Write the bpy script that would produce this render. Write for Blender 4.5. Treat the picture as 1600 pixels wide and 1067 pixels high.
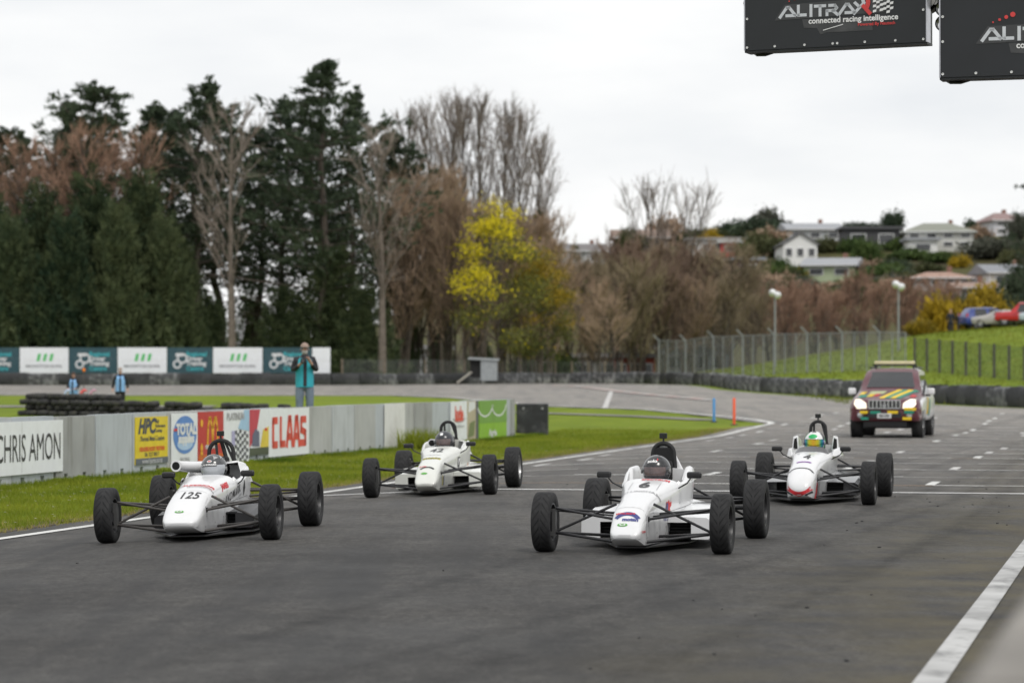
import bpy, bmesh, math, random
import numpy as np
from mathutils import Vector, Matrix
from mathutils.bvhtree import BVHTree
R = math.radians
scene = bpy.context.scene
for o in list(bpy.data.objects): bpy.data.objects.remove(o, do_unlink=True)
col = scene.collection

# ------------------------------------------------------------------ camera, sky, sun, exposure
CAM_H = 1.58; FPX = 4400.0; HY = 588.0          # eye height, focal length in photo pixels, horizon row
cam = bpy.data.objects.new('camera', bpy.data.cameras.new('camera')); col.objects.link(cam)
cam.data.sensor_width = 36; cam.data.lens = FPX/1600*36
cam.location = (0, 0, CAM_H); cam.rotation_euler = (R(90)+math.atan((HY-533.5)/FPX), 0, 0)
cam.data.clip_start = .1; cam.data.clip_end = 9000
cam.data.dof.use_dof = True; cam.data.dof.focus_distance = 27.5; cam.data.dof.aperture_fstop = 2.5
scene.camera = cam
w = bpy.data.worlds.new('World'); scene.world = w; w.use_nodes = True
SUN_EL, SUN_AZ = R(52), R(152)
def world_nodes():
    nt = w.node_tree; nt.nodes.clear(); N = nt.nodes.new; L = nt.links.new
    out = N('ShaderNodeOutputWorld'); mix = N('ShaderNodeMixShader'); b1 = N('ShaderNodeBackground'); b2 = N('ShaderNodeBackground')
    sky = N('ShaderNodeTexSky'); sky.sky_type = 'NISHITA'; sky.sun_disc = False
    sky.sun_elevation = SUN_EL; sky.sun_rotation = SUN_AZ
    b1.inputs[1].default_value = .1; L(sky.outputs[0], b1.inputs[0])
    tc = N('ShaderNodeTexCoord'); mp = N('ShaderNodeMapping'); mp.inputs['Scale'].default_value = (1.6, 1.6, 5.5)
    mp.inputs['Rotation'].default_value = (0, R(6), 0)
    L(tc.outputs['Generated'], mp.inputs[0])
    n1 = N('ShaderNodeTexNoise'); n1.inputs['Scale'].default_value = 3.1; n1.inputs['Detail'].default_value = 6; n1.inputs['Roughness'].default_value = .52
    L(mp.outputs[0], n1.inputs['Vector'])
    cr = N('ShaderNodeValToRGB'); e = cr.color_ramp.elements
    e[0].position = .32; e[0].color = (.78, .80, .825, 1); e[1].position = .62; e[1].color = (.955, .955, .95, 1)
    L(n1.outputs[0], cr.inputs[0]); L(cr.outputs[0], b2.inputs[0]); b2.inputs[1].default_value = .96
    mix.inputs[0].default_value = .96
    L(b1.outputs[0], mix.inputs[1]); L(b2.outputs[0], mix.inputs[2]); L(mix.outputs[0], out.inputs[0])
world_nodes()
sun = bpy.data.objects.new('sun', bpy.data.lights.new('sun', 'SUN')); col.objects.link(sun)
sun.data.energy = 1.5; sun.data.angle = R(18); sun.data.color = (1, .965, .91)
sdir = Vector((math.sin(SUN_AZ)*math.cos(SUN_EL), math.cos(SUN_AZ)*math.cos(SUN_EL), math.sin(SUN_EL)))
sun.rotation_euler = sdir.to_track_quat('Z', 'Y').to_euler()
sun.location = (0, 0, 60)
vs = scene.view_settings; vs.view_transform = 'Standard'; vs.look = 'None'; vs.gamma = 1; vs.exposure = 0.18; vs.use_curve_mapping = False

# ------------------------------------------------------------------ helpers
def tag(o, label=None, cat=None, group=None, kind=None):
    if label: o['label'] = label
    if cat: o['category'] = cat
    if group: o['group'] = group
    if kind: o['kind'] = kind
    return o
def empty(name, loc=(0,0,0), rz=0):
    o = bpy.data.objects.new(name, None); col.objects.link(o); o.location = loc; o.rotation_euler = (0,0,rz)
    o.empty_display_size = .2
    return o
def link(name, me, parent=None, mats=None):
    o = bpy.data.objects.new(name, me); col.objects.link(o)
    if parent is not None: o.parent = parent
    if mats is not None and not me.materials:
        for m in (mats if isinstance(mats, (list,tuple)) else [mats]): me.materials.append(m)
    return o
def dup(root, parent=None):
    c = root.copy(); col.objects.link(c); c.parent = parent
    if parent is not None: c.matrix_parent_inverse = root.matrix_parent_inverse
    for ch in list(root.children): dup(ch, c)
    return c
def mesh_np(name, v, f, smooth=False):
    """v (N,3) float, f (M,k) int with constant k"""
    v = np.asarray(v, np.float32); f = np.asarray(f, np.int32); k = f.shape[1]
    me = bpy.data.meshes.new(name)
    me.vertices.add(len(v)); me.vertices.foreach_set('co', v.ravel())
    me.loops.add(f.size); me.loops.foreach_set('vertex_index', f.ravel())
    me.polygons.add(len(f)); me.polygons.foreach_set('loop_start', np.arange(0, f.size, k, dtype=np.int32))
    me.polygons.foreach_set('loop_total', np.full(len(f), k, np.int32))
    if smooth: me.polygons.foreach_set('use_smooth', np.ones(len(f), bool))
    me.update(calc_edges=True); me.validate()
    return me
class MB:
    def __init__(s): s.v = []; s.f = []; s.m = []
    def add(s, v, f, mi=0):
        b = len(s.v); s.v += [tuple(p) for p in v]; s.f += [tuple(i+b for i in q) for q in f]; s.m += [mi]*len(f); return s
    def box(s, c, size, mi=0, rz=0, M=None, taper=1.0):
        x,y,z = [a/2 for a in size]; pts = []
        for dz in (-1,1):
            k = taper if dz > 0 else 1
            for dx,dy in ((-1,-1),(1,-1),(1,1),(-1,1)): pts.append(Vector((dx*x*k, dy*y*k, dz*z)))
        T = M or Matrix.Rotation(rz, 3, 'Z')
        pts = [T @ p + Vector(c) for p in pts]
        return s.add(pts, [(3,2,1,0),(4,5,6,7),(0,1,5,4),(1,2,6,5),(2,3,7,6),(3,0,4,7)], mi)
    def tube(s, p0, p1, r0, r1=None, n=8, mi=0, caps=True, flat=1.0, flatdir=None):
        r1 = r0 if r1 is None else r1; p0 = Vector(p0); p1 = Vector(p1); d = (p1-p0)
        if d.length < 1e-6: return s
        d.normalize(); a = Vector(flatdir) if flatdir else (Vector((0,0,1)) if abs(d.z) < .9 else Vector((1,0,0)))
        u = (a - d*a.dot(d)).normalized(); w_ = d.cross(u); v = []
        for p, r in ((p0,r0),(p1,r1)):
            for i in range(n):
                t = 2*math.pi*i/n; v.append(p + u*(r*flat*math.cos(t)) + w_*(r*math.sin(t)))
        f = [(i, (i+1)%n, n+(i+1)%n, n+i) for i in range(n)]
        if caps: f += [tuple(range(n-1,-1,-1)), tuple(range(n, 2*n))]
        return s.add(v, f, mi)
    def path(s, pts, r, n=8, mi=0):
        pts = [Vector(p) for p in pts]; rr = r if isinstance(r,(list,tuple)) else [r]*len(pts); v = []; f = []
        prev = None
        for k, p in enumerate(pts):
            d = (pts[min(k+1,len(pts)-1)] - pts[max(k-1,0)]).normalized()
            if prev is None:
                a = Vector((0,0,1)) if abs(d.z) < .9 else Vector((1,0,0))
                u = (a-d*a.dot(d)).normalized()
            else: u = (prev - d*prev.dot(d)).normalized()
            prev = u; w_ = d.cross(u)
            for i in range(n):
                t = 2*math.pi*i/n; v.append(p + u*rr[k]*math.cos(t) + w_*rr[k]*math.sin(t))
        for k in range(len(pts)-1):
            f += [(k*n+i, k*n+(i+1)%n, (k+1)*n+(i+1)%n, (k+1)*n+i) for i in range(n)]
        f += [tuple(range(n-1,-1,-1)), tuple(range((len(pts)-1)*n, len(pts)*n))]
        return s.add(v, f, mi)
    def lathe(s, prof, c=(0,0,0), axis='X', n=32, mi=0):
        """prof: (along axis, radius)"""
        v = []; f = []; c = Vector(c)
        for a, r in prof:
            for i in range(n):
                t = 2*math.pi*i/n; q = (r*math.cos(t), r*math.sin(t))
                p = {'X':(a,q[0],q[1]), 'Y':(q[0],a,q[1]), 'Z':(q[0],q[1],a)}[axis]
                v.append(c+Vector(p))
        for k in range(len(prof)-1):
            f += [(k*n+i, k*n+(i+1)%n, (k+1)*n+(i+1)%n, (k+1)*n+i) for i in range(n)]
        return s.add(v, f, mi)
    def prism(s, outline, fn, t0, t1, mi=0):
        """outline 2D polygon; fn(u,v,t)->3D; extruded t0..t1"""
        n = len(outline); v = [fn(u,v_,t0) for u,v_ in outline] + [fn(u,v_,t1) for u,v_ in outline]
        f = [tuple(range(n-1,-1,-1)), tuple(range(n,2*n))] + [(i,(i+1)%n,n+(i+1)%n,n+i) for i in range(n)]
        return s.add(v, f, mi)
    def build(s, name, mats, parent=None, smooth=False, bevel=0, loc=None, rot=None, autos=None):
        me = bpy.data.meshes.new(name); me.from_pydata([tuple(p) for p in s.v], [], s.f)
        mats = mats if isinstance(mats,(list,tuple)) else [mats]
        for m in mats: me.materials.append(m)
        if len(mats) > 1: me.polygons.foreach_set('material_index', s.m)
        bm = bmesh.new(); bm.from_mesh(me); bmesh.ops.recalc_face_normals(bm, faces=bm.faces); bm.to_mesh(me); bm.free()
        if smooth: me.polygons.foreach_set('use_smooth', [True]*len(me.polygons))
        if autos: me.set_sharp_from_angle(angle=R(autos))
        o = link(name, me, parent)
        if bevel:
            b = o.modifiers.new('bevel', 'BEVEL'); b.width = bevel; b.segments = 2; b.limit_method = 'ANGLE'; b.angle_limit = R(35)
        if loc is not None: o.location = loc
        if rot is not None: o.rotation_euler = rot
        return o

# ------------------------------------------------------------------ materials
MATS = {}
def nodes_of(m):
    m.use_nodes = True; nt = m.node_tree; return nt, nt.nodes['Principled BSDF'], nt.nodes.new, nt.links.new
def mat(name, c, rough=.6, metal=0, var=.12, scale=6, bump=0, coat=0, spec=.5, detail=4, bscale=None, dirt=None):
    if name in MATS: return MATS[name]
    m = bpy.data.materials.new(name); MATS[name] = m
    nt, P, N, L = nodes_of(m)
    P.inputs['Roughness'].default_value = rough; P.inputs['Metallic'].default_value = metal
    P.inputs['Coat Weight'].default_value = coat; P.inputs['Coat Roughness'].default_value = .06
    P.inputs['Specular IOR Level'].default_value = spec
    tc = N('ShaderNodeTexCoord'); no = N('ShaderNodeTexNoise'); no.inputs['Scale'].default_value = scale; no.inputs['Detail'].default_value = detail
    L(tc.outputs['Object'], no.inputs['Vector'])
    cr = N('ShaderNodeValToRGB'); e = cr.color_ramp.elements
    lo = [max(0, x*(1-var)) for x in c]; hi = [min(1, x*(1+var)) for x in c]
    e[0].position = .3; e[0].color = (*lo, 1); e[1].position = .7; e[1].color = (*hi, 1)
    L(no.outputs[0], cr.inputs[0]); src = cr.outputs[0]
    if dirt:
        n2 = N('ShaderNodeTexNoise'); n2.inputs['Scale'].default_value = dirt[1]; n2.inputs['Detail'].default_value = 8; n2.inputs['Roughness'].default_value = .65
        mp = N('ShaderNodeMapping'); mp.inputs['Scale'].default_value = dirt[3] if len(dirt) > 3 else (1,1,1)
        L(tc.outputs['Object'], mp.inputs[0]); L(mp.outputs[0], n2.inputs['Vector'])
        r2 = N('ShaderNodeValToRGB'); r2.color_ramp.elements[0].position = .5; r2.color_ramp.elements[1].position = .75
        r2.color_ramp.elements[1].color = (dirt[2],)*3+(1,)
        L(n2.outputs[0], r2.inputs[0]); mx = N('ShaderNodeMix'); mx.data_type = 'RGBA'
        L(r2.outputs[0], mx.inputs[0]); L(src, mx.inputs[6]); mx.inputs[7].default_value = (*dirt[0],1); src = mx.outputs[2]
    L(src, P.inputs['Base Color'])
    if bump:
        nb = N('ShaderNodeTexNoise'); nb.inputs['Scale'].default_value = bscale or scale*4; nb.inputs['Detail'].default_value = 6
        L(tc.outputs['Object'], nb.inputs['Vector'])
        b = N('ShaderNodeBump'); b.inputs['Strength'].default_value = bump; b.inputs['Distance'].default_value = .02
        L(nb.outputs[0], b.inputs['Height']); L(b.outputs[0], P.inputs['Normal'])
    return m
def foliage(name, c1, c2, rough=.75, scale=.35, trans=.25):
    m = bpy.data.materials.new(name); MATS[name] = m
    nt, P, N, L = nodes_of(m)
    P.inputs['Roughness'].default_value = rough; P.inputs['Specular IOR Level'].default_value = .2
    tc = N('ShaderNodeTexCoord'); no = N('ShaderNodeTexNoise'); no.inputs['Scale'].default_value = scale; no.inputs['Detail'].default_value = 5
    L(tc.outputs['Object'], no.inputs['Vector'])
    oi = N('ShaderNodeObjectInfo'); ad = N('ShaderNodeMath'); ad.operation = 'MULTIPLY_ADD'
    L(oi.outputs['Random'], ad.inputs[0]); ad.inputs[1].default_value = .25; L(no.outputs[0], ad.inputs[2])
    cr = N('ShaderNodeValToRGB'); e = cr.color_ramp.elements
    e[0].position = .4; e[0].color = (*c1,1); e[1].position = .8; e[1].color = (*c2,1)
    L(ad.outputs[0], cr.inputs[0]); L(cr.outputs[0], P.inputs['Base Color'])
    if trans:
        tr = N('ShaderNodeBsdfTranslucent'); L(cr.outputs[0], tr.inputs[0]); mx = N('ShaderNodeMixShader'); mx.inputs[0].default_value = trans
        L(P.outputs[0], mx.inputs[1]); L(tr.outputs[0], mx.inputs[2]); L(mx.outputs[0], nt.nodes['Material Output'].inputs[0])
    return m
BLACK = mat('black_plastic', (.012,.012,.013), .45)
SATIN = mat('satin_black_steel', (.018,.018,.02), .35, var=.2)
RUBBER = mat('rubber', (.022,.022,.023), .8, var=.3, scale=9, bump=.15)
STEEL = mat('steel', (.35,.35,.36), .35, metal=.8)
WHITEP = mat('white_car_paint', (.73,.735,.745), .28, coat=.6, var=.02, scale=3, dirt=((.45,.43,.40), 3, .25))
CONC = mat('concrete', (.46,.48,.50), .85, var=.10, scale=1.5, bump=.25, dirt=((.18,.175,.165), 2.2, .6, (2,2,.35)))
CONC3 = mat('stained_concrete', (.33,.335,.335), .85, var=.15, scale=1.1, bump=.25, dirt=((.15,.145,.13), 1.6, .7, (2,2,.3)))
CONC4 = mat('bluish_concrete', (.43,.46,.49), .8, var=.06, scale=1.5, bump=.2, dirt=((.25,.25,.25), 2.4, .5, (2,2,.35)))
CONC2 = mat('weathered_concrete', (.41,.415,.41), .85, var=.12, scale=1.2, bump=.25, dirt=((.16,.155,.145), 1.8, .6, (2,2,.35)))
WHITEB = mat('white_board', (.78,.80,.83), .5, var=.03, dirt=((.5,.49,.46), 1.6, .35))
GLASSD = mat('dark_glass', (.02,.022,.025), .06, spec=.8, coat=.3)
def asphalt_mat():
    m = bpy.data.materials.new('asphalt'); nt, P, N, L = nodes_of(m)
    tc = N('ShaderNodeTexCoord')
    def noise(scale, detail=5, rough=.55, mapping=None, rot=0):
        n = N('ShaderNodeTexNoise'); n.inputs['Scale'].default_value = scale; n.inputs['Detail'].default_value = detail; n.inputs['Roughness'].default_value = rough
        if mapping:
            mp = N('ShaderNodeMapping'); mp.inputs['Scale'].default_value = mapping; mp.inputs['Rotation'].default_value = (0,0,rot)
            L(tc.outputs['Object'], mp.inputs[0]); L(mp.outputs[0], n.inputs['Vector'])
        else: L(tc.outputs['Object'], n.inputs['Vector'])
        return n
    def ramp(src, p0, c0, p1, c1):
        r = N('ShaderNodeValToRGB'); e = r.color_ramp.elements; e[0].position = p0; e[1].position = p1
        e[0].color = (*c0,1) if len(c0)==3 else c0; e[1].color = (*c1,1) if len(c1)==3 else c1
        L(src, r.inputs[0]); return r
    def mixc(fac, a, b, mode='MIX'):
        x = N('ShaderNodeMix'); x.data_type = 'RGBA'; x.blend_type = mode
        (L(fac, x.inputs[0]) if not isinstance(fac, float) else setattr(x.inputs[0], 'default_value', fac))
        for i, q in ((6,a),(7,b)):
            if isinstance(q, tuple): x.inputs[i].default_value = (*q,1)
            else: L(q, x.inputs[i])
        return x.outputs[2]
    big = ramp(noise(.35, 6, .6).outputs[0], .33, (.036,.0358,.0360), .68, (.064,.0628,.0612))
    fine = ramp(noise(30, 4, .8).outputs[0], .32, (.35,.35,.35), .72, (1.85,1.80,1.72))
    # paler up the straight: grazing sky sheen painted into the older asphalt's colour
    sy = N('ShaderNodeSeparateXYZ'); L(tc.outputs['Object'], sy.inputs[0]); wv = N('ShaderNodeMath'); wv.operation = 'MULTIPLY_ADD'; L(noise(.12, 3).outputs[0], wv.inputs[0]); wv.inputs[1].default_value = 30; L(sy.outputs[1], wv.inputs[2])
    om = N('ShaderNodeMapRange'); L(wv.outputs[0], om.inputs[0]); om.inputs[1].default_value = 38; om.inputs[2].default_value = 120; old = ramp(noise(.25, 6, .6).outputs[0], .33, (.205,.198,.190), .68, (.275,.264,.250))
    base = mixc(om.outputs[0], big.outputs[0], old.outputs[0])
    c = mixc(1.0, base, fine.outputs[0], 'MULTIPLY')
    mid = ramp(noise(7, 5, .65, (1,.45,1), R(12.5)).outputs[0], .3, (.70,.70,.70), .7, (1.30,1.29,1.28)); c = mixc(1.0, c, mid.outputs[0], 'MULTIPLY')
    # rubber laid down in streaks along the straight
    st = ramp(noise(1.0, 6, .6, (1.5,.10,1), R(12.5)).outputs[0], .47, (0,0,0), .66, (.8,.8,.8))
    c = mixc(st.outputs[0], c, mixc(om.outputs[0], (.027,.027,.028), (.165,.159,.152)))  # streak tone carries the same painted sheen further off
    st2 = ramp(noise(.8, 7, .7, (.75,.5,1), R(-30)).outputs[0], .52, (0,0,0), .68, (.65,.65,.65))
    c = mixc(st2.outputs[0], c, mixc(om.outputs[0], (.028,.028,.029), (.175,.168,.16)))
    # damp mossy film along the pit side
    sx = N('ShaderNodeSeparateXYZ'); L(tc.outputs['Object'], sx.inputs[0])
    a = N('ShaderNodeMath'); a.operation = 'MULTIPLY_ADD'; L(sx.outputs[1], a.inputs[0]); a.inputs[1].default_value = -.2217; L(sx.outputs[0], a.inputs[2])
    gm = ramp(a.outputs[0], .0, (0,0,0), 1.0, (1,1,1)); mr = N('ShaderNodeMapRange'); L(a.outputs[0], mr.inputs[0])
    mr.inputs[1].default_value = -3.4; mr.inputs[2].default_value = -1.2; mr.inputs[4].default_value = .9
    mn = ramp(noise(.9, 6, .65).outputs[0], .38, (0,0,0), .66, (1,1,1)); mm = N('ShaderNodeMath'); mm.operation = 'MULTIPLY'
    L(mr.outputs[0], mm.inputs[0]); L(mn.outputs[0], mm.inputs[1])
    c = mixc(mm.outputs[0], c, (.092,.078,.045))
    L(c, P.inputs['Base Color']); P.inputs['Specular IOR Level'].default_value = .28
    rr = ramp(noise(.5, 4).outputs[0], .3, (.68,.68,.68), .7, (.9,.9,.9)); L(rr.outputs[0], P.inputs['Roughness'])
    b = N('ShaderNodeBump'); b.inputs['Strength'].default_value = .5; b.inputs['Distance'].default_value = .012
    L(noise(45, 4, .7).outputs[0], b.inputs['Height']); L(b.outputs[0], P.inputs['Normal'])
    return m
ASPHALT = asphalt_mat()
def grass_mat():
    m = bpy.data.materials.new('grass_ground'); nt, P, N, L = nodes_of(m)
    tc = N('ShaderNodeTexCoord')
    def noise(s, d=5, r=.6):
        n = N('ShaderNodeTexNoise'); n.inputs['Scale'].default_value = s; n.inputs['Detail'].default_value = d; n.inputs['Roughness'].default_value = r
        L(tc.outputs['Object'], n.inputs['Vector']); return n.outputs[0]
    cr = N('ShaderNodeValToRGB'); e = cr.color_ramp.elements
    e[0].position = .3; e[0].color = (.078,.130,.008,1); e[1].position = .62; e[1].color = (.180,.235,.017,1)
    k = e.new(.70); k.color = (.30,.255,.075,1)
    mx = N('ShaderNodeMath'); mx.operation = 'MULTIPLY_ADD'; L(noise(2.2), mx.inputs[0]); mx.inputs[1].default_value = .45
    m2 = N('ShaderNodeMath'); m2.operation = 'MULTIPLY'; L(noise(.30, 6, .7), m2.inputs[0]); m2.inputs[1].default_value = .62
    L(m2.outputs[0], mx.inputs[2]); L(mx.outputs[0], cr.inputs[0]); # rough scrub and leaf litter beyond the bank, green only in patches
    sc = N('ShaderNodeValToRGB'); q = sc.color_ramp.elements; q[0].position = .35; q[0].color = (.050,.042,.026,1); q[1].position = .75; q[1].color = (.105,.105,.035,1); L(noise(.06, 6), sc.inputs[0])
    sp = N('ShaderNodeSeparateXYZ'); L(tc.outputs['Object'], sp.inputs[0]); sr = N('ShaderNodeMapRange'); L(sp.outputs[1], sr.inputs[0]); sr.inputs[1].default_value = 226; sr.inputs[2].default_value = 240
    sm_ = N('ShaderNodeMix'); sm_.data_type = 'RGBA'; L(sr.outputs[0], sm_.inputs[0]); L(cr.outputs[0], sm_.inputs[6]); L(sc.outputs[0], sm_.inputs[7]); L(sm_.outputs[2], P.inputs['Base Color'])
    P.inputs['Roughness'].default_value = .9; P.inputs['Specular IOR Level'].default_value = .15
    b = N('ShaderNodeBump'); b.inputs['Strength'].default_value = .8; b.inputs['Distance'].default_value = .05
    L(noise(14,6,.7), b.inputs['Height']); L(b.outputs[0], P.inputs['Normal'])
    return m
GRASS = grass_mat()
PAINTW = mat('road_paint_white', (.62,.62,.60), .6, var=.12, scale=3, dirt=((.05,.05,.05), 1.1, .97, (1.8,.55,1)))
PAINTF = mat('road_paint_worn', (.50,.49,.475), .65, var=.15, scale=2, dirt=((.13,.125,.12), 4.5, .75))
PAINTO = mat('road_paint_orange_worn', (.36,.22,.11), .65, var=.2, scale=2, dirt=((.06,.058,.056), 3.5, 1.0))

# ------------------------------------------------------------------ the lie of the land
TA = R(12.5); DX, DY = math.sin(TA), math.cos(TA); NX, NY = DY, -DX     # along / across the straight
EX, EY = .38, 56.0                                                     # a point on its left edge
def sm(a, b, x):
    t = np.clip((np.asarray(x, float)-a)/(b-a), 0, 1); return t*t*(3-2*t)
def tt(x, y): return (x-EX)*NX+(y-EY)*NY
BARR = [(-130,186),(-60,186),(-11,187),(2.3,205),(9.1,200),(12.6,185),(12.7,160),(13.6,150),(14.6,143),(16.5,132),(18.8,118),(20.4,112),(26,100),(34,84),(44,62)]
def g(x, y):
    x = np.asarray(x, float); y = np.asarray(y, float)
    t = tt(x, y); c = np.clip(3.3-t, 0, 3.5)
    z = -.0535*c*c/(c+.8)*(1-sm(80,102,y))
    z = z + .0105*np.clip(y-80, 0, 90) + .0035*np.clip(y-170, 0, 60)
    z = z + .68*sm(5.75,6.6,-t)*(1-sm(72,92,y))*sm(10,40,y)
    yb = np.interp(x, [9,12.6,13.6,16.5,18.8,20.4,26,34,60], [206,190,155,137,123,117,105,89,60])
    amp = np.interp(x, [9,15,20,25,30,31.5,34,40,60,100,300], [0,.7,1.4,2.25,3.05,3.5,3.9,4.4,6,7,9])
    z = z + amp*sm(0,1,(y-yb-2)/(216-yb))*(1-.55*sm(240,285,y))
    z = z + (20.5+.02*np.clip(x,0,200))*sm(280,480,y)*sm(-45,5,x)
    return z
def gz(x, y): return float(g(x, y))
def X(px, d): return (px-800)/FPX*d
def hit(px, py, lo=30, hi=900):
    """where the ray through a photo pixel meets the land"""
    d = np.arange(lo, hi, .5); x = (px-800)/FPX*d; z = CAM_H+(HY-py)/FPX*d; h = g(x, d) >= z
    i = int(np.argmax(h)) if h.any() else int(np.argmax((g(x, d)-CAM_H)/d))      # above the skyline: stand on the ridge
    return float(x[i]), float(d[i]), gz(x[i], d[i])
def left_edge(y):
    return float(np.interp(y, [-30, 88.6, 90.2, 92, 108.5, 114, 133, 140, 140.6, 184.4, 185, 204], [EX-.62+(-30-EY)*DX/DY, EX-.45+(88.6-EY)*DX/DY, 8.3, 8.0, 4.9, 1.3, -3, -6.4, -128, -128, -10, 2.0]))
def right_edge(y):
    return float(np.interp(y, [-30, 40, 84, 100, 112, 118, 132, 143, 150, 160, 185, 200, 204], [-30*DX/DY+4, 22, 32, 24.6, 19.2, 17.3, 15.0, 13.2, 12.3, 11.5, 11.3, 7.6, 3]))
def build_land():
    xs = np.concatenate([[-4000,-1500,-700], np.arange(-400,-60,20), np.arange(-60,60,1.0), np.arange(60,401,20), [700,1500,4000]])
    ys = np.concatenate([[-400,-100], np.arange(-30,250,1.0), np.arange(250,620,6), [700,900,1500,3000,6000]])
    XX, YY = np.meshgrid(xs, ys); Z = g(XX, YY)
    le = np.array([left_edge(v) for v in ys])[:,None]; re = np.array([right_edge(v) for v in ys])[:,None]
    ins = (XX > le+.3) & (XX < re-.3) & (YY > -29) & (YY < 203.5)
    Z = Z - .05*ins
    v = np.stack([XX,YY,Z],-1).reshape(-1,3); nx = len(xs)
    i = (np.arange(len(ys)-1)[:,None]*nx+np.arange(nx-1)[None]).ravel()
    tag(link('ground', mesh_np('ground', v, np.stack([i,i+1,i+1+nx,i+nx],1), True), None, GRASS), kind='structure')
    ry = np.concatenate([np.arange(-28,140,1.0), [140.1,140.6], np.arange(141,184.5,1.0), [184.6,185.0], np.arange(186,204,1.0)])
    u = np.linspace(0,1,60); V = []
    for y in ry:
        x = left_edge(y)+(right_edge(y)-left_edge(y))*u; V.append(np.stack([x, np.full_like(x,y), g(x,np.full_like(x,y))+.012],1))
    V = np.concatenate(V); nx = len(u); i = (np.arange(len(ry)-1)[:,None]*nx+np.arange(nx-1)[None]).ravel()
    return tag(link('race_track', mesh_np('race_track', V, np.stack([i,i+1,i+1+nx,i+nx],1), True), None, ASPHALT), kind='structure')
TRACK = build_land()
def ribbon(name, pts, wd, m, dz=.02, step=.6, parent=None, wobble=0):
    """painted band of width wd along a ground polyline"""
    P = []; 
    for a, b in zip(pts[:-1], pts[1:]):
        n = max(1, int(math.hypot(b[0]-a[0], b[1]-a[1])/step))
        for k in range(n): P.append((a[0]+(b[0]-a[0])*k/n, a[1]+(b[1]-a[1])*k/n))
    P.append(pts[-1]); V = []
    for k, p in enumerate(P):
        q0 = P[max(k-1,0)]; q1 = P[min(k+1,len(P)-1)]; l = math.hypot(q1[0]-q0[0], q1[1]-q0[1]); nx, ny = (q1[1]-q0[1])/l, -(q1[0]-q0[0])/l
        for s in (-.5,0,.5):
            x, y = p[0]+nx*wd*s, p[1]+ny*wd*s; V.append((x, y, gz(x,y)+dz))
    f = []
    for k in range(len(P)-1):
        for j in (0,1): f.append((k*3+j, k*3+j+1, k*3+j+4, k*3+j+3))
    o = link(name, mesh_np(name, np.array(V), np.array(f)), parent or TRACK, m)
    at_ = o.data.attributes.new('centre', 'FLOAT', 'POINT'); n = len(V); at_.data.foreach_set('value', [(1.0 if i % 3 == 1 else 0.0)*min(1.0, (i//3)/5, (n//3-1-i//3)/5) for i in range(n)])
    if (parent or TRACK) is None: tag(o, kind='structure')
    return o
def st(s, t): return (EX+DX*s+NX*t, EY+DY*s+NY*t)                       # straight's own coordinates
def markings():
    # left edge line, round the tip of the infield and back
    pts = [st(s, .12) for s in np.arange(-60, 32, 2.0)]
    pts += [(7.95,89.2),(8.35,90.6),(8.45,92.2),(8.2,94.5),(7.4,98),(6.4,102),(5.1,108.5),(1.5,114.3),(-2.8,133),(-6,140),(-12,142.5),(-60,143)]
    ribbon('edge_line', pts, .22, PAINTW)
    ribbon('edge_line', [st(s, 10.70+.005*(s+42.5)) for s in np.arange(-60, -5, 2.0)], .165, mat('edge_paint_scuffed', (.40,.40,.395), .65, var=.35, scale=.9, detail=8, dirt=((.045,.045,.045), 1.7, 1.0, (1.5,.8,1))))
    s0 = -16.6
    ribbon('finish_line', [st(s0, t) for t in np.arange(.2, 12.1, .5)], .22, mat('finish_line_paint', (.66,.66,.65), .6, var=.1, scale=2, dirt=((.07,.068,.066), 3, .6)))
    rng = random.Random(5)
    # starting-grid boxes: short cross bars with a thin line beside, staggered across the width
    k = 0
    for s in np.arange(s0+2.6, s0+66, 3.4):
        for t in (1.5, 3.6, 5.6, 7.6, 9.4):
            if (k % 2) == (0 if t in (1.5, 5.6, 9.4) else 1) or rng.random() < .75:
                a = t+rng.uniform(-.15,.15)
                ribbon('grid_mark', [st(s,a-.55), st(s,a+.75)], .16, PAINTF if rng.random() < .6 else PAINTW)
                if rng.random() < .7: ribbon('grid_mark', [st(s+.1,a-.6), st(s+1.5,a-.6)], .14, PAINTW if rng.random() < .5 else PAINTF)
        ribbon('grid_line', [st(s-.05,.9), st(s-.05,10.2)], .07, PAINTF if k % 4 else PAINTO, dz=.017)
        k += 1
    ribbon('cross_line', [(3.66,111),(5.4,153)], .22, PAINTF)
    red = mat('kerb_red_faded', (.44,.30,.275), .7, var=.2, scale=1); wk = mat('kerb_white_faded', (.42,.41,.395), .7, var=.2, scale=1)
    pk = [Vector((2.6,178)),Vector((4.6,164)),Vector((5.6,152)),Vector((6.8,141)),Vector((8.6,128)),Vector((8.9,125.2))]; n = 0
    for a, b in zip(pk[:-1], pk[1:]):
        m_ = max(1, round((b-a).length/2.6))
        for k in range(m_): ribbon('kerb_block', [tuple(a.lerp(b,k/m_)), tuple(a.lerp(b,(k+.97)/m_))], .62, wk if n % 2 else red, dz=.05); n += 1
    ribbon('far_line', [(10.5,100),(17.5,100.5)], .2, PAINTF); ribbon('far_line', [(-9,146),(4,152)], .2, PAINTF)
    ribbon('infield_path', [(-2,106),(1.5,101.5),(4.6,97.5),(6.6,94)], 1.0, ASPHALT, dz=.03)
    ribbon('infield_path', [(-60,113),(-30,113.3),(-12,113.6)], 3.2, ASPHALT, dz=.03)
markings()
ribbon('soil_edge', [st(s, -.66+.10*math.sin(s*1.7)+.06*math.sin(s*4.1)) for s in np.arange(-36,31,.5)], .26, mat('bare_soil', (.075,.056,.036), .95, var=.4, scale=5, bump=.6), dz=.018)
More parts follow.
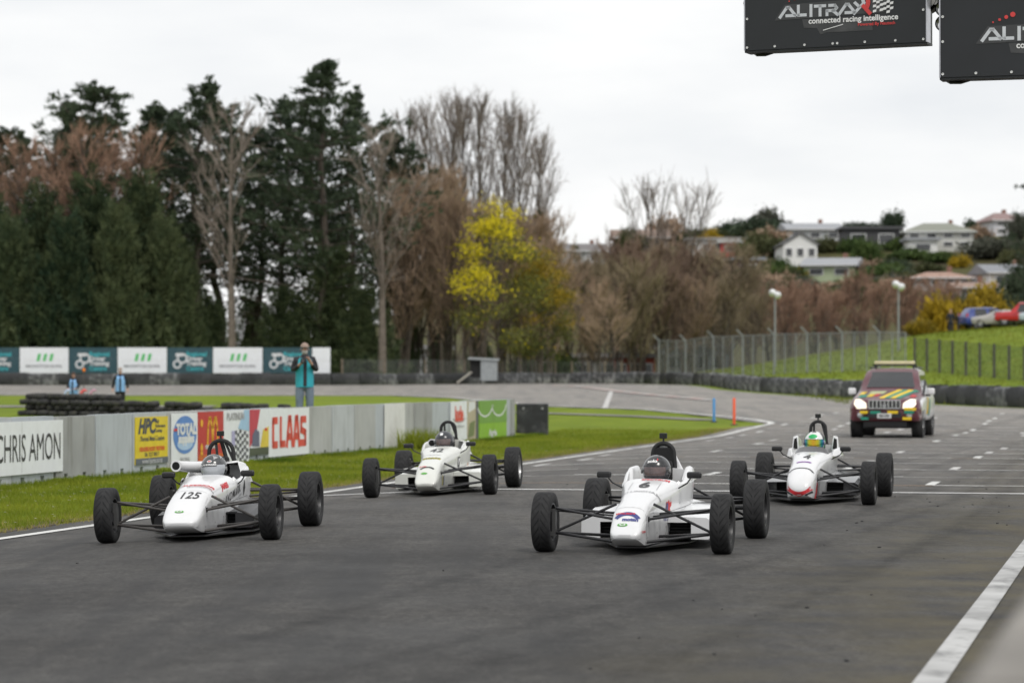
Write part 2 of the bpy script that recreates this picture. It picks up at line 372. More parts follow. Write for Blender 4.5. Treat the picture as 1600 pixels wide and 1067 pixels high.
def skid_marks():
    m = bpy.data.materials.new('tyre_mark'); nt, P, N, L = nodes_of(m); P.inputs['Base Color'].default_value = (.016,.016,.017,1); P.inputs['Roughness'].default_value = .8
    tc = N('ShaderNodeTexCoord'); no = N('ShaderNodeTexNoise'); no.inputs['Scale'].default_value = 1.7; no.inputs['Detail'].default_value = 7; no.inputs['Roughness'].default_value = .7; L(tc.outputs['Object'], no.inputs['Vector'])
    mr = N('ShaderNodeMapRange'); L(no.outputs[0], mr.inputs[0]); mr.inputs[1].default_value = .35; mr.inputs[2].default_value = .75; mr.inputs[3].default_value = .0; mr.inputs[4].default_value = .38
    tr = N('ShaderNodeBsdfTransparent'); mx = N('ShaderNodeMixShader'); at_ = N('ShaderNodeAttribute'); at_.attribute_name = 'centre'; mu = N('ShaderNodeMath'); mu.operation = 'MULTIPLY'; L(at_.outputs['Fac'], mu.inputs[0]); L(mr.outputs[0], mu.inputs[1]); L(mu.outputs[0], mx.inputs[0]); L(tr.outputs[0], mx.inputs[1]); L(P.outputs[0], mx.inputs[2]); L(mx.outputs[0], nt.nodes['Material Output'].inputs[0])
    for s0, s1, t0, t1, wd, bow in ((-44,-6,8.9,9.9,.2,.5),(-43,-2,7.3,9.5,.22,.9),(-42,10,6.6,8.4,.2,-.6),(-30,30,8.2,10.2,.3,.4),(-20,36,7.5,9.4,.24,.4),(-34,-18,9.3,10.1,.35,.3),(-47,-33,8.2,8.8,.3,-.2),(-28,-17,6.9,9.8,.16,.5),(10,70,5.5,8.5,.4,.8)):
        pts = [st(s0+(s1-s0)*k/24, t0+(t1-t0)*k/24+bow*math.sin(math.pi*k/24)) for k in range(25)]; ribbon('tyre_mark', pts, wd*1.6, m, dz=.0155)
skid_marks()
# ------------------------------------------------------------------ lettering
_FONT = {}
def text_geo(body, size=1.0, weight=0.0, xs=1.0, shear=0.0, align='CENTER', spacing=1.0):
    key = (body, size, weight, xs, shear, align, spacing)
    if key in _FONT: return _FONT[key]
    cu = bpy.data.curves.new('lettering', 'FONT'); cu.body = body; cu.size = size; cu.offset = weight; cu.shear = shear
    cu.align_x = align; cu.align_y = 'CENTER'; cu.resolution_u = 3; cu.space_character = spacing
    o = bpy.data.objects.new('lettering', cu); col.objects.link(o); bpy.context.view_layer.update()
    me = bpy.data.meshes.new_from_object(o); bpy.data.objects.remove(o); bpy.data.curves.remove(cu)
    v = [(p.co.x*xs, p.co.y) for p in me.vertices]; f = [tuple(p.vertices) for p in me.polygons]; bpy.data.meshes.remove(me)
    _FONT[key] = (v, f); return v, f
def stroke_geo(lines, wd):
    v = []; f = []
    for ln in lines:
        for a, b in zip(ln[:-1], ln[1:]):
            l = math.hypot(b[0]-a[0], b[1]-a[1]); dx, dy = (b[0]-a[0])/l, (b[1]-a[1])/l; e = wd*.35; n = len(v)
            v += [(a[0]-dx*e-dy*wd/2, a[1]-dy*e+dx*wd/2), (a[0]-dx*e+dy*wd/2, a[1]-dy*e-dx*wd/2), (b[0]+dx*e+dy*wd/2, b[1]+dy*e-dx*wd/2), (b[0]+dx*e-dy*wd/2, b[1]+dy*e+dx*wd/2)]
            f.append((n,n+1,n+2,n+3))
    return v, f
def ellipse_geo(cx, cy, rx, ry, n=28, rin=0, a0=0, a1=360):
    v = []; f = []
    if rin <= 0:
        return [(cx+rx*math.cos(2*math.pi*i/n), cy+ry*math.sin(2*math.pi*i/n)) for i in range(n)], [tuple(range(n))]
    for i in range(n+1):
        t = R(a0+(a1-a0)*i/n); v += [(cx+rx*math.cos(t), cy+ry*math.sin(t)), (cx+rx*rin*math.cos(t), cy+ry*rin*math.sin(t))]
    return v, [(2*i,2*i+1,2*i+3,2*i+2) for i in range(n)]
def rect_geo(x0, y0, x1, y1, sk=0): return [(x0,y0),(x1,y0),(x1+sk,y1),(x0+sk,y1)], [(0,1,2,3)]
def flat(name, geo, m, parent, O, U, V, off, du=0, dv=0):
    """flat print on a plane: O origin, U right, V up, off along U x V"""
    v, f = geo; O = Vector(O); U = Vector(U); V = Vector(V); n = U.cross(V).normalized()
    me = bpy.data.meshes.new(name); me.from_pydata([tuple(O+U*(a+du)+V*(b+dv)+n*off) for a,b in v], [], f)
    return link(name, me, parent, m)
INK = mat('print_black', (.03,.03,.033), .5, var=.2, dirt=((.3,.3,.3), 9, .35))
def ink(n, c): return mat('print_'+n, c, .5, var=.08, dirt=(tuple(x*.6+.1 for x in c), 3, .4))

# ------------------------------------------------------------------ concrete wall along the grass, with its boards
WX0, WY0 = -4.35, 60.0
def wall_y(px): return 17.652/(.2217-(px-800)/FPX)
def wall_s(px): return (wall_y(px)-WY0)/DY
WU = Vector((DX, DY, 0)); WN = Vector((NX, NY, 0)); WZ = -.19; WTOP = .93
def wp(s, z, off=0): return Vector((WX0,WY0,0))+WU*s+WN*off+Vector((0,0,z))
def build_wall():
    root = empty('concrete_wall', wp(0,-.2)); tag(root, 'long low grey concrete wall of upright panels along the grass verge', 'wall')
    s0 = wall_s(150); s1 = wall_s(806); rng = random.Random(3); L = 1.8
    edges = []; s = s0-L*9
    while s < s1-.3: edges.append(s); s += L
    for i, a in enumerate(edges):
        b = min(a+L, s1)-.06; z0, z1 = WZ-.06, WTOP+rng.uniform(-.012,.012); w_ = b-a
        out = [(a,z0),(a+w_*.2,z0),(a+w_*.2,WZ+.17),(a+w_*.2+.16,WZ+.17),(a+w_*.2+.16,z0),(a+w_*.68,z0),(a+w_*.68,WZ+.17),(a+w_*.68+.16,WZ+.17),(a+w_*.68+.16,z0),(b,z0),(b,z1),(a,z1)]
        off = rng.uniform(-.022,.012); mb = MB(); mb.prism(out, lambda u,v,t: wp(u,v,t)-wp(0,-.2), -.16+off, off)
        mb.build('wall_panel', rng.choice([CONC,CONC2,CONC3,CONC4,CONC4]), root)
    mb = MB(); mb.box((0,0,0), (.1,.1,.1))
    out = [(edges[0], WZ-.1),(s1-.1,WZ-.1),(s1-.1,WTOP-.1),(edges[0],WTOP-.1)]
    mb = MB(); mb.prism(out, lambda u,v,t: wp(u,v,t)-wp(0,-.2), -.26, -.175); mb.build('back_board', mat('dark_timber', (.04,.037,.033), .9), root)
    return root
build_wall()
def board(name, px0, px1, zb, zt, m, label, cat='sign', frame=True):
    a, b = wall_s(px0), wall_s(px1); root = empty(name, wp(a, zb, .03)); tag(root, label, cat)
    mb = MB(); mb.prism([(0,0),(b-a,0),(b-a,zt-zb),(0,zt-zb)], lambda u,v,t: WU*u+WN*t+Vector((0,0,v)), -.015, .0)
    mb.build('panel', m, root)
    return root, b-a, zt-zb
def bflat(root, name, geo, m, du, dv, off=.005): return flat(name, geo, m, root, (0,0,0), WU, (0,0,1), off, du, dv)
def boards():
    r, w_, h = board('advertising_board', -95, 96, WZ+.22, WTOP-.06, WHITEB, 'large white board with tall black capital letters at the left end of the wall')
    t = text_geo('CHRIS AMON', .62, 0, 1.0, spacing=.98); x0 = min(p[0] for p in t[0]); x1 = max(p[0] for p in t[0]); k = 2.67/(x1-x0)
    bflat(r, 'lettering', ([((a-x1)*k, b*1.0) for a,b in t[0]], t[1]), INK, w_-.12, h*.47)
    for u in (w_-1.75, w_-3.5): bflat(r, 'joint', rect_geo(-.006,0,.006,h), mat('board_joint', (.5,.5,.5), .6), u, 0, .003)
    r, w_, h = board('advertising_board', 209.5, 260, WZ+.21, WTOP-.07, ink('yellow', (.72,.55,.02)), 'yellow board with slanted dark initials and red line of small print')
    navy = ink('navy', (.05,.06,.09)); redk = ink('orange_red', (.68,.13,.02))
    bflat(r, 'footer_band', rect_geo(0,0,w_,.13*h), ink('slate', (.11,.125,.15)), 0, 0)
    bflat(r, 'web_address', text_geo('www.hpcnz.co.nz', .13, .002, 1.15), ink('pale', (.6,.6,.62)), w_*.5, h*.065, .009)
    bflat(r, 'initials', text_geo('HPC', .36, .016, 1.25, .3), navy, w_*.33, h*.79)
    for q, (tx, y) in enumerate((('High', .90), ('Performance', .80), ('Coatings', .70))): bflat(r, 'small_print', text_geo(tx, .085, .002, 1.2, align='LEFT'), navy, w_*.6, h*y)
    bflat(r, 'script_line', text_geo('Thermal Metal Coatings', .12, .002, 1.1, .35), navy, w_*.5, h*.535)
    bflat(r, 'red_line', text_geo('HEADERS BODY PISTONS', .10, .006, 1.15), redk, w_*.5, h*.315)
    bflat(r, 'phone_line', text_geo('06 323 0817', .10, .001, 1.5), navy, w_*.5, h*.2)
    r, w_, h = board('advertising_board', 266, 306.5, WZ+.14, WTOP-.03, WHITEB, 'white board with a big blue oval and white lettering')
    blue = ink('blue', (.10,.24,.58)); bflat(r, 'oval', ellipse_geo(w_*.5, h*.58, w_*.45, h*.37), blue, 0, 0, .005)
    bflat(r, 'oval_highlight', ellipse_geo(w_*.5, h*.40, w_*.3, h*.12), ink('lightblue', (.42,.58,.80)), 0, 0, .008)
    wh = ink('white', (.72,.73,.74)); bflat(r, 'lettering', text_geo('TOTAL', .27, .016, 1.3), wh, w_*.54, h*.68, .012)
    bflat(r, 'red_dash', rect_geo(w_*.06,h*.66,w_*.19,h*.71), ink('red', (.62,.03,.03)), 0, 0, .013)
    bflat(r, 'lettering', text_geo('supplies', .22, .014, 1.25), wh, w_*.54, h*.50, .012)
    bflat(r, 'small_print', text_geo('FEILDING', .1, .002, 1.3), ink('grey', (.4,.4,.42)), w_*.5, h*.1)
    r, w_, h = board('advertising_board', 307.5, 347, WZ+.14, WTOP-.02, ink('red_panel', (.50,.035,.03)), 'red board with tall golden arches')
    gold = ink('gold', (.80,.42,.02)); bflat(r, 'emblem', stroke_geo([[(-.3,0),(-.27,.3),(-.2,.46),(-.12,.46),(-.05,.3),(0,.02)],[(0,.02),(.05,.3),(.12,.46),(.2,.46),(.27,.3),(.3,0)]], .085), gold, w_*.56, h*.38)
    for dv in (.78,.3,.18): bflat(r, 'dot', ellipse_geo(0,0,.07,.075), gold, w_*.13, h*dv)
    bflat(r, 'small_print', text_geo('FEILDING', .1, .004, 1.6), wh, w_*.5, h*.30)
    bflat(r, 'orange_band', rect_geo(0,0,w_,h*.16), ink('deep_orange', (.60,.12,.02)), 0, 0)
    r, w_, h = board('advertising_board', 347.5, 387, WZ+.05, WTOP-.01, WHITEB, 'white board with a chequered flag and pale blue corner')
    bflat(r, 'blue_corner', ([(w_*.55,h*.66),(w_,h*.6),(w_,h),(w_*.8,h)], [(0,1,2,3)]), ink('sky', (.36,.55,.74)), 0, 0)
    bflat(r, 'lettering', text_geo('PLATINUM', .19, .008, 1.2), ink('grey', (.25,.26,.28)), w_*.45, h*.88, .008)
    v = []; f = []
    for i in range(6):
        for j in range(9):
            if (i+j) % 2: continue
            n = len(v); a = w_*(.42+.09*i); b = h*(.04+.065*j)+.02*math.sin(i*1.1); v += [(a,b),(a+w_*.09,b),(a+w_*.09,b+h*.065),(a,b+h*.065)]; f.append((n,n+1,n+2,n+3))
    bflat(r, 'chequered_flag', (v,f), ink('charcoal', (.10,.10,.12)), 0, 0, .007)
    bflat(r, 'lilac_patch', rect_geo(w_*.3,h*.35,w_*.44,h*.62), ink('lilac', (.42,.40,.62)), 0, 0, .006)
    r, w_, h = board('advertising_board', 387.5, 417.5, WZ+.2, WTOP-.01, WHITEB, 'collage poster in crimson, white and yellow with a dark green foot')
    bflat(r, 'crimson_panel', ([(0,.16*h),(.35*w_,.45*h),(.55*w_,h),(0,h)], [(0,1,2,3)]), ink('crimson', (.52,.05,.08)), 0, 0)
    bflat(r, 'green_foot', rect_geo(0,0,w_,h*.16), ink('olive', (.07,.085,.05)), 0, 0, .006)
    bflat(r, 'yellow_panel', ([(w_*.55,.16*h),(w_,.16*h),(w_,.62*h),(w_*.7,.55*h)], [(0,1,2,3)]), ink('lemon', (.72,.55,.06)), 0, 0, .006)
    bflat(r, 'picture', ([(.12*w_,.2*h),(.5*w_,.18*h),(.5*w_,.5*h),(.3*w_,.58*h),(.14*w_,.44*h)], [(0,1,2,3,4)]), ink('bluegrey', (.12,.13,.2)), 0, 0, .008)
    bflat(r, 'red_tab', rect_geo(w_*.78,h*.52,w_*.92,h*.58), ink('red', (.62,.03,.03)), 0, 0, .009)
    r, w_, h = board('advertising_board', 418, 481, WZ+.13, WTOP-.01, WHITEB, 'white board with thick red block capitals')
    red = ink('poppy', (.68,.075,.045)); LH, LW = h*.56, w_*.155
    glyph = {'C': [[(.72,.95),(.12,.95),(.12,.05),(.72,.05)]], 'L': [[(.2,1),(.2,.06),(.80,.06)]], 'A': [[(.06,0),(.38,1),(.62,1),(.94,0)],[(.2,.32),(.8,.32)]], 'S': [[(.85,.95),(.15,.95),(.15,.55),(.82,.45),(.82,.05),(.1,.05)]]}
    for k, ch in enumerate('CLAAS'):
        v, f = stroke_geo([[(a*LW,b*LH) for a,b in ln] for ln in glyph[ch]], LW*.33)
        bflat(r, 'letter', (v,f), red, w_*.08+k*w_*.172, h*.22, .006+.0004*k)
    r, w_, h = board('blank_board', 599.5, 631, WZ+.02, WTOP+.005, mat('blank_white_sheet', (.70,.70,.68), .6, var=.04, dirt=((.4,.38,.33), 1.2, .6)), 'plain white upright sheet on the wall between bare grey panels')
    r, w_, h = board('advertising_board', 703, 728, WZ+.1, WTOP, WHITEB, 'narrow white board with fat red lettering and an arc')
    bflat(r, 'lettering', text_geo('lude', .52, .03, 1.05), red, w_*.5, h*.66)
    bflat(r, 'arc', ellipse_geo(w_*.5, h*.62, w_*.44, h*.16, 20, .82, 200, 340), ink('grey', (.4,.4,.42)), 0, 0)
    bflat(r, 'small_print', text_geo('www.ludeltd.co.nz', .12, .001, 1.2), ink('grey', (.4,.4,.42)), w_*.5, h*.37)
    r, w_, h = board('advertising_board', 728.5, 745.5, WZ+.1, WTOP, ink('beige', (.46,.40,.28)), 'narrow beige and green photo poster with a dark right edge')
    bflat(r, 'dark_edge', rect_geo(w_*.78,0,w_,h), ink('charcoal', (.10,.10,.12)), 0, 0)
    bflat(r, 'green_patch', ([(.05*w_,.05*h),(.6*w_,.1*h),(.7*w_,.5*h),(.2*w_,.42*h)], [(0,1,2,3)]), ink('leafgreen', (.16,.2,.07)), 0, 0)
    bflat(r, 'pale_patch', ([(.1*w_,.7*h),(.7*w_,.8*h),(.7*w_,.98*h),(.1*w_,.98*h)], [(0,1,2,3)]), wh, 0, 0)
    r, w_, h = board('advertising_board', 747, 790, WZ+.1, WTOP, ink('lime', (.24,.46,.025)), 'lime green board with two white swooping curves near the wall end')
    bflat(r, 'upper_field', rect_geo(0,h*.4,w_,h), ink('green', (.17,.34,.05)), 0, 0, .004)
    for k in (0,1): bflat(r, 'swoosh', ellipse_geo(w_*(.2+.5*k), h*.98, w_*.3, h*.42, 16, .90, 205, 345), wh, 0, 0, .008)
    bflat(r, 'centre_joint', rect_geo(w_*.5-.01,0,w_*.5+.01,h), ink('leafgreen', (.16,.2,.07)), 0, 0, .010)
    bflat(r, 'lettering', text_geo('Agria', .24, .01, 1.8), wh, w_*.48, h*.13, .008)
boards()
def end_box():
    d = wall_y(832); x = X(832, d); root = empty('rubber_crash_block', (x, d, -.2), -TA*.2); tag(root, 'big black rubber block standing at the far end of the concrete wall', 'barrier')
    mb = MB(); mb.box((0,0,.5), (.92,.7,.98)); mb.build('block', mat('black_conveyor_rubber', (.018,.019,.022), .5, var=.4, scale=3, dirt=((.16,.16,.16), 2.5, .5)), root, bevel=.03)
    for dx in (-.25,.3):
        m2 = MB(); m2.lathe([(-.385,0),(-.385,.035),(-.35,.035)], (dx,0,.85), 'Y', 12); m2.build('bolt', STEEL, root)
end_box()

# ------------------------------------------------------------------ tyres stacked behind the wall
def tyre_mesh(Rr, hh, m, n=20):
    mb = MB(); mb.lathe([(-hh*.7,Rr*.55),(-hh,Rr*.75),(-hh*.75,Rr*.97),(0,Rr),(hh*.75,Rr*.97),(hh,Rr*.75),(hh*.7,Rr*.55),(-hh*.7,Rr*.55)], (0,0,0), 'Z', n)
    o = mb.build('barrier_tyre', m, None, True); me = o.data; bpy.data.objects.remove(o); return me
def tyre_row():
    rng = random.Random(8); mm = [tyre_mesh(.29,.115, mat('old_tyre_a', (.028,.028,.029), .85, var=.35, scale=4, dirt=((.14,.13,.07), 4, .45))), tyre_mesh(.31,.12, mat('old_tyre_b', (.022,.022,.023), .75, var=.35, scale=4, dirt=((.13,.125,.09), 3, .4)))]
    a, b = Vector((-17.2,99.5,0)), Vector((-7.5,93.0,0)); n = 24
    for lane in (0,1):
        for i in range(n+1):
            p = a.lerp(b, i/n); nlay = 4 if i < 9 else 3
            if lane: p = p+Vector((.2,.55,0)); nlay = nlay-1
            for k in range(nlay):
                if k == nlay-1 and 4 < i and rng.random() < .18: continue
                x = p.x+rng.uniform(-.06,.06)+(.22 if k % 2 else 0); y = p.y+rng.uniform(-.08,.08)
                o = link('barrier_tyre', rng.choice(mm)); o.location = (x, y, gz(p.x,p.y)+.10+k*.195); o.rotation_euler = (rng.uniform(-.09,.09), rng.uniform(-.09,.09), rng.uniform(0,6)); s = rng.uniform(.70,.9); o.scale = (s,s,.83)
                lay = {4: ('bottom','second','third','top'), 3: ('bottom','middle','top'), 2: ('bottom','top')}[nlay][k]; side = 'left' if i < 8 else ('middle' if i < 16 else 'right'); rw = ('front','rear')[lane]
                tag(o, 'worn tyre, %s layer, %s part, %s row behind the wall' % (lay, side, rw), 'tyre', 'tyres stacked behind the concrete wall: %s layer, %s part, %s row' % (lay, side, rw))
tyre_row()

# ------------------------------------------------------------------ wrapped tyre barrier round the outside of the bend
def barrier():
    rng = random.Random(21); L = 2.0; pts = BARR; seg = []
    tot = [0]
    for p, q in zip(pts[:-1], pts[1:]): tot.append(tot[-1]+math.hypot(q[0]-p[0], q[1]-p[1]))
    def at(s):
        for i in range(len(pts)-1):
            if s <= tot[i+1]:
                k = (s-tot[i])/(tot[i+1]-tot[i]); return pts[i][0]+(pts[i+1][0]-pts[i][0])*k, pts[i][1]+(pts[i+1][1]-pts[i][1])*k
        return pts[-1]
    ms = [mat('belting_black', (.020,.021,.023), .6, var=.4, scale=2, dirt=((.12,.12,.12), 1.5, .5)), mat('belting_grey', (.07,.072,.075), .75, var=.6, scale=2.6, dirt=((.34,.34,.34), 2.6, .8)), mat('belting_pale', (.09,.09,.09), .8, var=.7, scale=2.2, dirt=((.52,.52,.51), 2.2, .95))]
    s = tot[0]+82; meshes = {}
    def seg_mesh(k, mi):
        if (k,mi) in meshes: return meshes[k,mi]
        r2 = random.Random(k); n = 7; v = []; f = []
        for i in range(n):
            u = (i/(n-1)-.5)*1.96
            for (y, z) in ((-.32,-.06),(-.36,.1),(-.38,.35),(-.35,.62),(-.28,.74),(.28,.76),(.34,.6),(.36,-.06)):
                v.append((u, y+r2.uniform(-.05,.05), z+(r2.uniform(-.03,.03) if z > 0 else 0)))
        for i in range(n-1):
            f += [(i*8+j, i*8+(j+1)%8, i*8+8+(j+1)%8, i*8+8+j) for j in range(8)]
        f += [tuple(range(8)), tuple(range((n-1)*8+7,(n-1)*8-1,-1))]
        mb = MB(); mb.add(v,f); o = mb.build('tyre_barrier', ms[mi], None, True, autos=50); me = o.data; bpy.data.objects.remove(o); meshes[k,mi] = me; return me
    while s < tot[-1]-L:
        p, q = at(s), at(s+L); c = ((p[0]+q[0])/2, (p[1]+q[1])/2); px = 800+c[0]/c[1]*FPX
        if -60 < px < 1680:
            if px < 590: mi = rng.choice([0,0,0,1]); where = 'below the row of banners'
            elif px < 990: mi = rng.choice([1,1,2,0]); where = 'along the foot of the trees'
            elif px < 1330: mi = rng.choice([1,2,2,0,1]); where = 'in front of the wire fence'
            else: mi = rng.choice([0,0,0,0,0,1]); where = 'below the grass bank on the right'
            o = link('tyre_barrier', seg_mesh(rng.randrange(4), mi)); o.location = (*c, min(gz(*p), gz(*q)))
            o.scale = (1.02, 1, rng.uniform(.95,1.1)*(1.0 if px < 1100 else 1.03)); o.rotation_euler = (0, 0, math.atan2(q[1]-p[1], q[0]-p[0]))
            shade = ('black','dark grey','scuffed pale grey')[mi]
            tag(o, '%s tyre-barrier block %s' % (shade, where), 'barrier', '%s tyre barrier blocks %s' % (shade, where))
        s += L
barrier()

# ------------------------------------------------------------------ row of banners behind the far track
def banners():
    d = 188.2; ppm = FPX/d; teal = ink('teal_dark', (.022,.068,.085)); cy = ink('cyan', (.04,.34,.38)); gr = ink('leaf', (.06,.48,.11)); wh = ink('white2', (.62,.63,.64)); gy = ink('grey2', (.22,.22,.24))
    edges = [-46, 31, 108, 184, 261.5, 333, 411, 488]; zt, zb = CAM_H+45/ppm, CAM_H+5/ppm
    names = ['teal banner cut by the left picture edge','white banner with three green slashes, first from the left','teal banner with white ring emblem, first full one from the left','white banner with three green slashes, second from the left','teal banner with white ring emblem, second full one from the left','white banner with three green slashes, third from the left','teal banner with white ring emblem behind the photographer']
    def one(x0, x1, label, kind):
        w_ = x1-x0-.04; r = empty('banner', (x0, d, gz(x0,d))); tag(r, label, 'banner'); z0 = gz(x0,d)
        mb = MB(); mb.box((w_/2,0,(zt+zb)/2-z0), (w_,.03,zt-zb)); mb.build('sheet', teal if kind == 'teal' else WHITEB, r)
        for u in (.08, w_-.08):
            m2 = MB(); m2.box((u,.07,(zt-z0)/2-.1), (.09,.09,zt-z0)); m2.build('post', mat('grey_post', (.2,.2,.2), .7), r)
        O = (0,-.017,zb-z0); h = zt-zb
        def F(n, geo, m, du, dv, off=.004): flat(n, geo, m, r, O, (1,0,0), (0,0,1), off, du, dv)
        if kind == 'white':
            for k in range(3): F('green_slash', rect_geo(0,0,.2,.5,.12), gr, w_*.34+k*.42, h*.47)
            F('lettering', text_geo('MACKINTOSH RURAL', .27, .008, .92), gy, w_*.5, h*.27)
        elif kind == 'teal':
            F('ring', ellipse_geo(w_*.22,h*.35,.3,.3,20,.6), wh, 0, 0); F('ring', ellipse_geo(w_*.33,h*.58,.36,.36,20,.66), wh, 0, 0, .007); F('bar', rect_geo(w_*.18,h*.66,w_*.36,h*.78), wh, 0, 0, .01)
            for tx, dv, m in (('Regional',.74,cy),('Driver',.56,wh),('Training',.38,wh),('Centre',.18,cy)): F('lettering', text_geo(tx, .40, .016, 1.0, align='LEFT'), m, w_*.42, h*dv)
    for i, lab in enumerate(names): one(X(edges[i],d), X(edges[i+1],d), lab, 'teal' if i % 2 == 0 else 'white')
    one(X(488,d), X(517,d), 'plain white end panel of the banner row, right of the photographer', 'plain')
banners()

# ------------------------------------------------------------------ fences, lamps, hut, marker poles
def chain_link(name, f):
    m = bpy.data.materials.new(name); nt, P, N, L = nodes_of(m); P.inputs['Base Color'].default_value = (.34,.36,.36,1); P.inputs['Roughness'].default_value = .5; P.inputs['Metallic'].default_value = .3
    tc = N('ShaderNodeTexCoord'); no = N('ShaderNodeTexNoise'); no.inputs['Scale'].default_value = 3; L(tc.outputs['Object'], no.inputs['Vector'])
    mr = N('ShaderNodeMapRange'); L(no.outputs[0], mr.inputs[0]); mr.inputs[3].default_value = f*.7; mr.inputs[4].default_value = f*1.3
    tr = N('ShaderNodeBsdfTransparent'); mx = N('ShaderNodeMixShader'); L(mr.outputs[0], mx.inputs[0]); L(tr.outputs[0], mx.inputs[1]); L(P.outputs[0], mx.inputs[2])
    L(mx.outputs[0], nt.nodes['Material Output'].inputs[0]); return m
MESH1 = chain_link('fine_wire_netting', .30); MESH2 = chain_link('thin_wire_netting', .13); MESH3 = chain_link('green_wire_netting', .34); MESH3.node_tree.nodes['Principled BSDF'].inputs['Base Color'].default_value = (.10,.16,.085,1)
GALV = mat('galvanised_post', (.28,.295,.30), .5, metal=.3); WOOD = mat('weathered_wood', (.16,.13,.10), .85, var=.3, scale=3); DWOOD = mat('dark_wood_post', (.085,.078,.07), .85, var=.3, scale=3)
def fence(name, pts, hts, n, label, pm, mesh, big=0, pr=.035, wood=False):
    root = empty(name, (pts[0][0], pts[0][1], gz(*pts[0]))); tag(root, label, 'fence'); o = Vector(root.location)
    P = []
    for i in range(n):
        k = i/(n-1)*(len(pts)-1); j = min(int(k), len(pts)-2); k -= j
        x = pts[j][0]+(pts[j+1][0]-pts[j][0])*k; y = pts[j][1]+(pts[j+1][1]-pts[j][1])*k; h = hts[j]+(hts[j+1]-hts[j])*k
        P.append((Vector((x,y,gz(x,y)))-o, h))
    for i, (p, h) in enumerate(P):
        b = big and i % big == 0; mb = MB(); top = p+Vector((0,0,h)); r = pr*(1.7 if b else 1)
        mb.tube(p-Vector((0,0,.2)), top, r, r, 6)
        if b: mb.tube(top-Vector((0,0,.03)), top+Vector((-.42,-.1,.38)), r*.8, r*.7, 6)
        mb.build('post', pm, root)
    v = []; f = []
    for p, h in P: v += [p+Vector((0,-.03,.02)), p+Vector((0,-.03,h-.03))]
    for i in range(len(P)-1): f.append((2*i,2*i+2,2*i+3,2*i+1))
    mb = MB(); mb.add(v,f); mb.build('wire_netting', mesh, root)
    if not wood:
        mb = MB(); mb.path([p+Vector((0,0,h-.03)) for p,h in P], .02, 5); mb.build('top_wire', pm, root)
    return root
fence('wire_fence', [(10.8,207),(23.2,166)], [3.1,2.3], 24, 'tall galvanised wire fence with angled post tops below the grass bank', GALV, MESH1, big=3)
fence('wire_fence', [(23.6,165),(26.9,139)], [1.95,1.75], 11, 'dark wooden post fence with thin wire right of the safety car', DWOOD, MESH3, pr=.075, wood=True)
fence('wire_fence', [(-11.5,190.5),(2.0,208.5),(8,206)], [1.75,1.7,1.6], 11, 'low wire fence with pale timber posts in front of the bare trees', WOOD, MESH2, pr=.085, wood=True)
def lamp(px, d, top, label):
    x = X(px,d); z0 = gz(x,d); h = CAM_H+(HY-top)/FPX*d-z0; r = empty('floodlight_pole', (x,d,z0)); tag(r, label, 'lamp post', 'floodlight poles by the wire fence')
    mb = MB(); mb.tube((0,0,-.3),(0,0,h),.09,.06,8); mb.build('pole', GALV, r)
    mb = MB(); mb.tube((-.3,0,h),(.3,0,h),.04,.04,6); mb.build('crossarm', GALV, r)
    for s, dz in ((-1,.1),(1,-.08)):
        mb = MB(); mb.lathe([(-.28,.02),(-.26,.12),(-.05,.25),(.16,.27),(.17,.22)], (0,0,0), 'Y', 14)
        mb.build('lamp_head', mat('lamp_white', (.75,.76,.78), .3), r, True, loc=(.2*s,-.05,h+.12+dz), rot=(R(-20),0,R(25*s)))
lamp(1211, 204, 462, 'floodlight pole with white twin heads at the middle of the wire fence')
lamp(1404, 196, 449, 'taller-looking floodlight pole with white twin heads left above the safety car')
def hut():
    d = 195; x = X(762,d); z = gz(x,d); r = empty('marshal_hut', (x,d,z)); tag(r, 'small grey sheet-metal hut with dark open side behind the tyre barrier', 'hut')
    gm = mat('grey_sheet', (.30,.32,.33), .5, metal=.2); ppm = FPX/d
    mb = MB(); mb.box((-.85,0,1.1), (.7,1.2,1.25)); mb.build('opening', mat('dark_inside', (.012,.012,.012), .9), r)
    mb = MB(); mb.box((.1,-.1,1.0), (1.15,1.4,1.5)); mb.build('wall', gm, r, bevel=.02)
    mb = MB(); mb.add([(-1.35,-.9,1.72),(.8,-.9,1.62),(.8,.8,1.72),(-1.35,.8,1.82),(-1.35,-.9,1.78),(.8,-.9,1.68),(.8,.8,1.78),(-1.35,.8,1.88)], [(0,1,2,3),(4,5,6,7),(0,1,5,4),(1,2,6,5),(2,3,7,6),(3,0,4,7)]); mb.build('roof', gm, r)
    mb = MB(); mb.tube((-2.1,-.8,.1),(-1.1,-.75,.85),.07,.07,6); mb.build('ramp_rail', mat('pale_timber', (.4,.38,.33), .8), r)
    for s in (-.5,.6):
        mb = MB(); mb.box((s,-.2,.1), (.12,.12,.5)); mb.build('leg', DWOOD, r)
hut()
def marker(px, pyb, top, c, n):
    x, y, z = hit(px, pyb, 60); h = (pyb-top)/FPX*y; r = empty('marker_pole', (x,y,z)); tag(r, '%s plastic marker pole standing on the infield tip' % n, 'pole', 'marker poles on the infield tip')
    mb = MB(); mb.lathe([(0,.001),(0,.08),(.02,.085),(.03,.045),(h-.03,.045),(h-.005,.03),(h,.001)], (0,0,0), 'Z', 12); mb.build('tube', mat('marker_'+n, c, .5), r, True, autos=40)
    mb = MB(); mb.lathe([(0,.001),(0,.13),(.03,.12),(.04,.05)], (0,0,0), 'Z', 12); mb.build('foot', BLACK, r)
marker(1115.5, 660, 622, (.06,.25,.55), 'blue'); marker(1147, 665, 622, (.78,.10,.03), 'red')

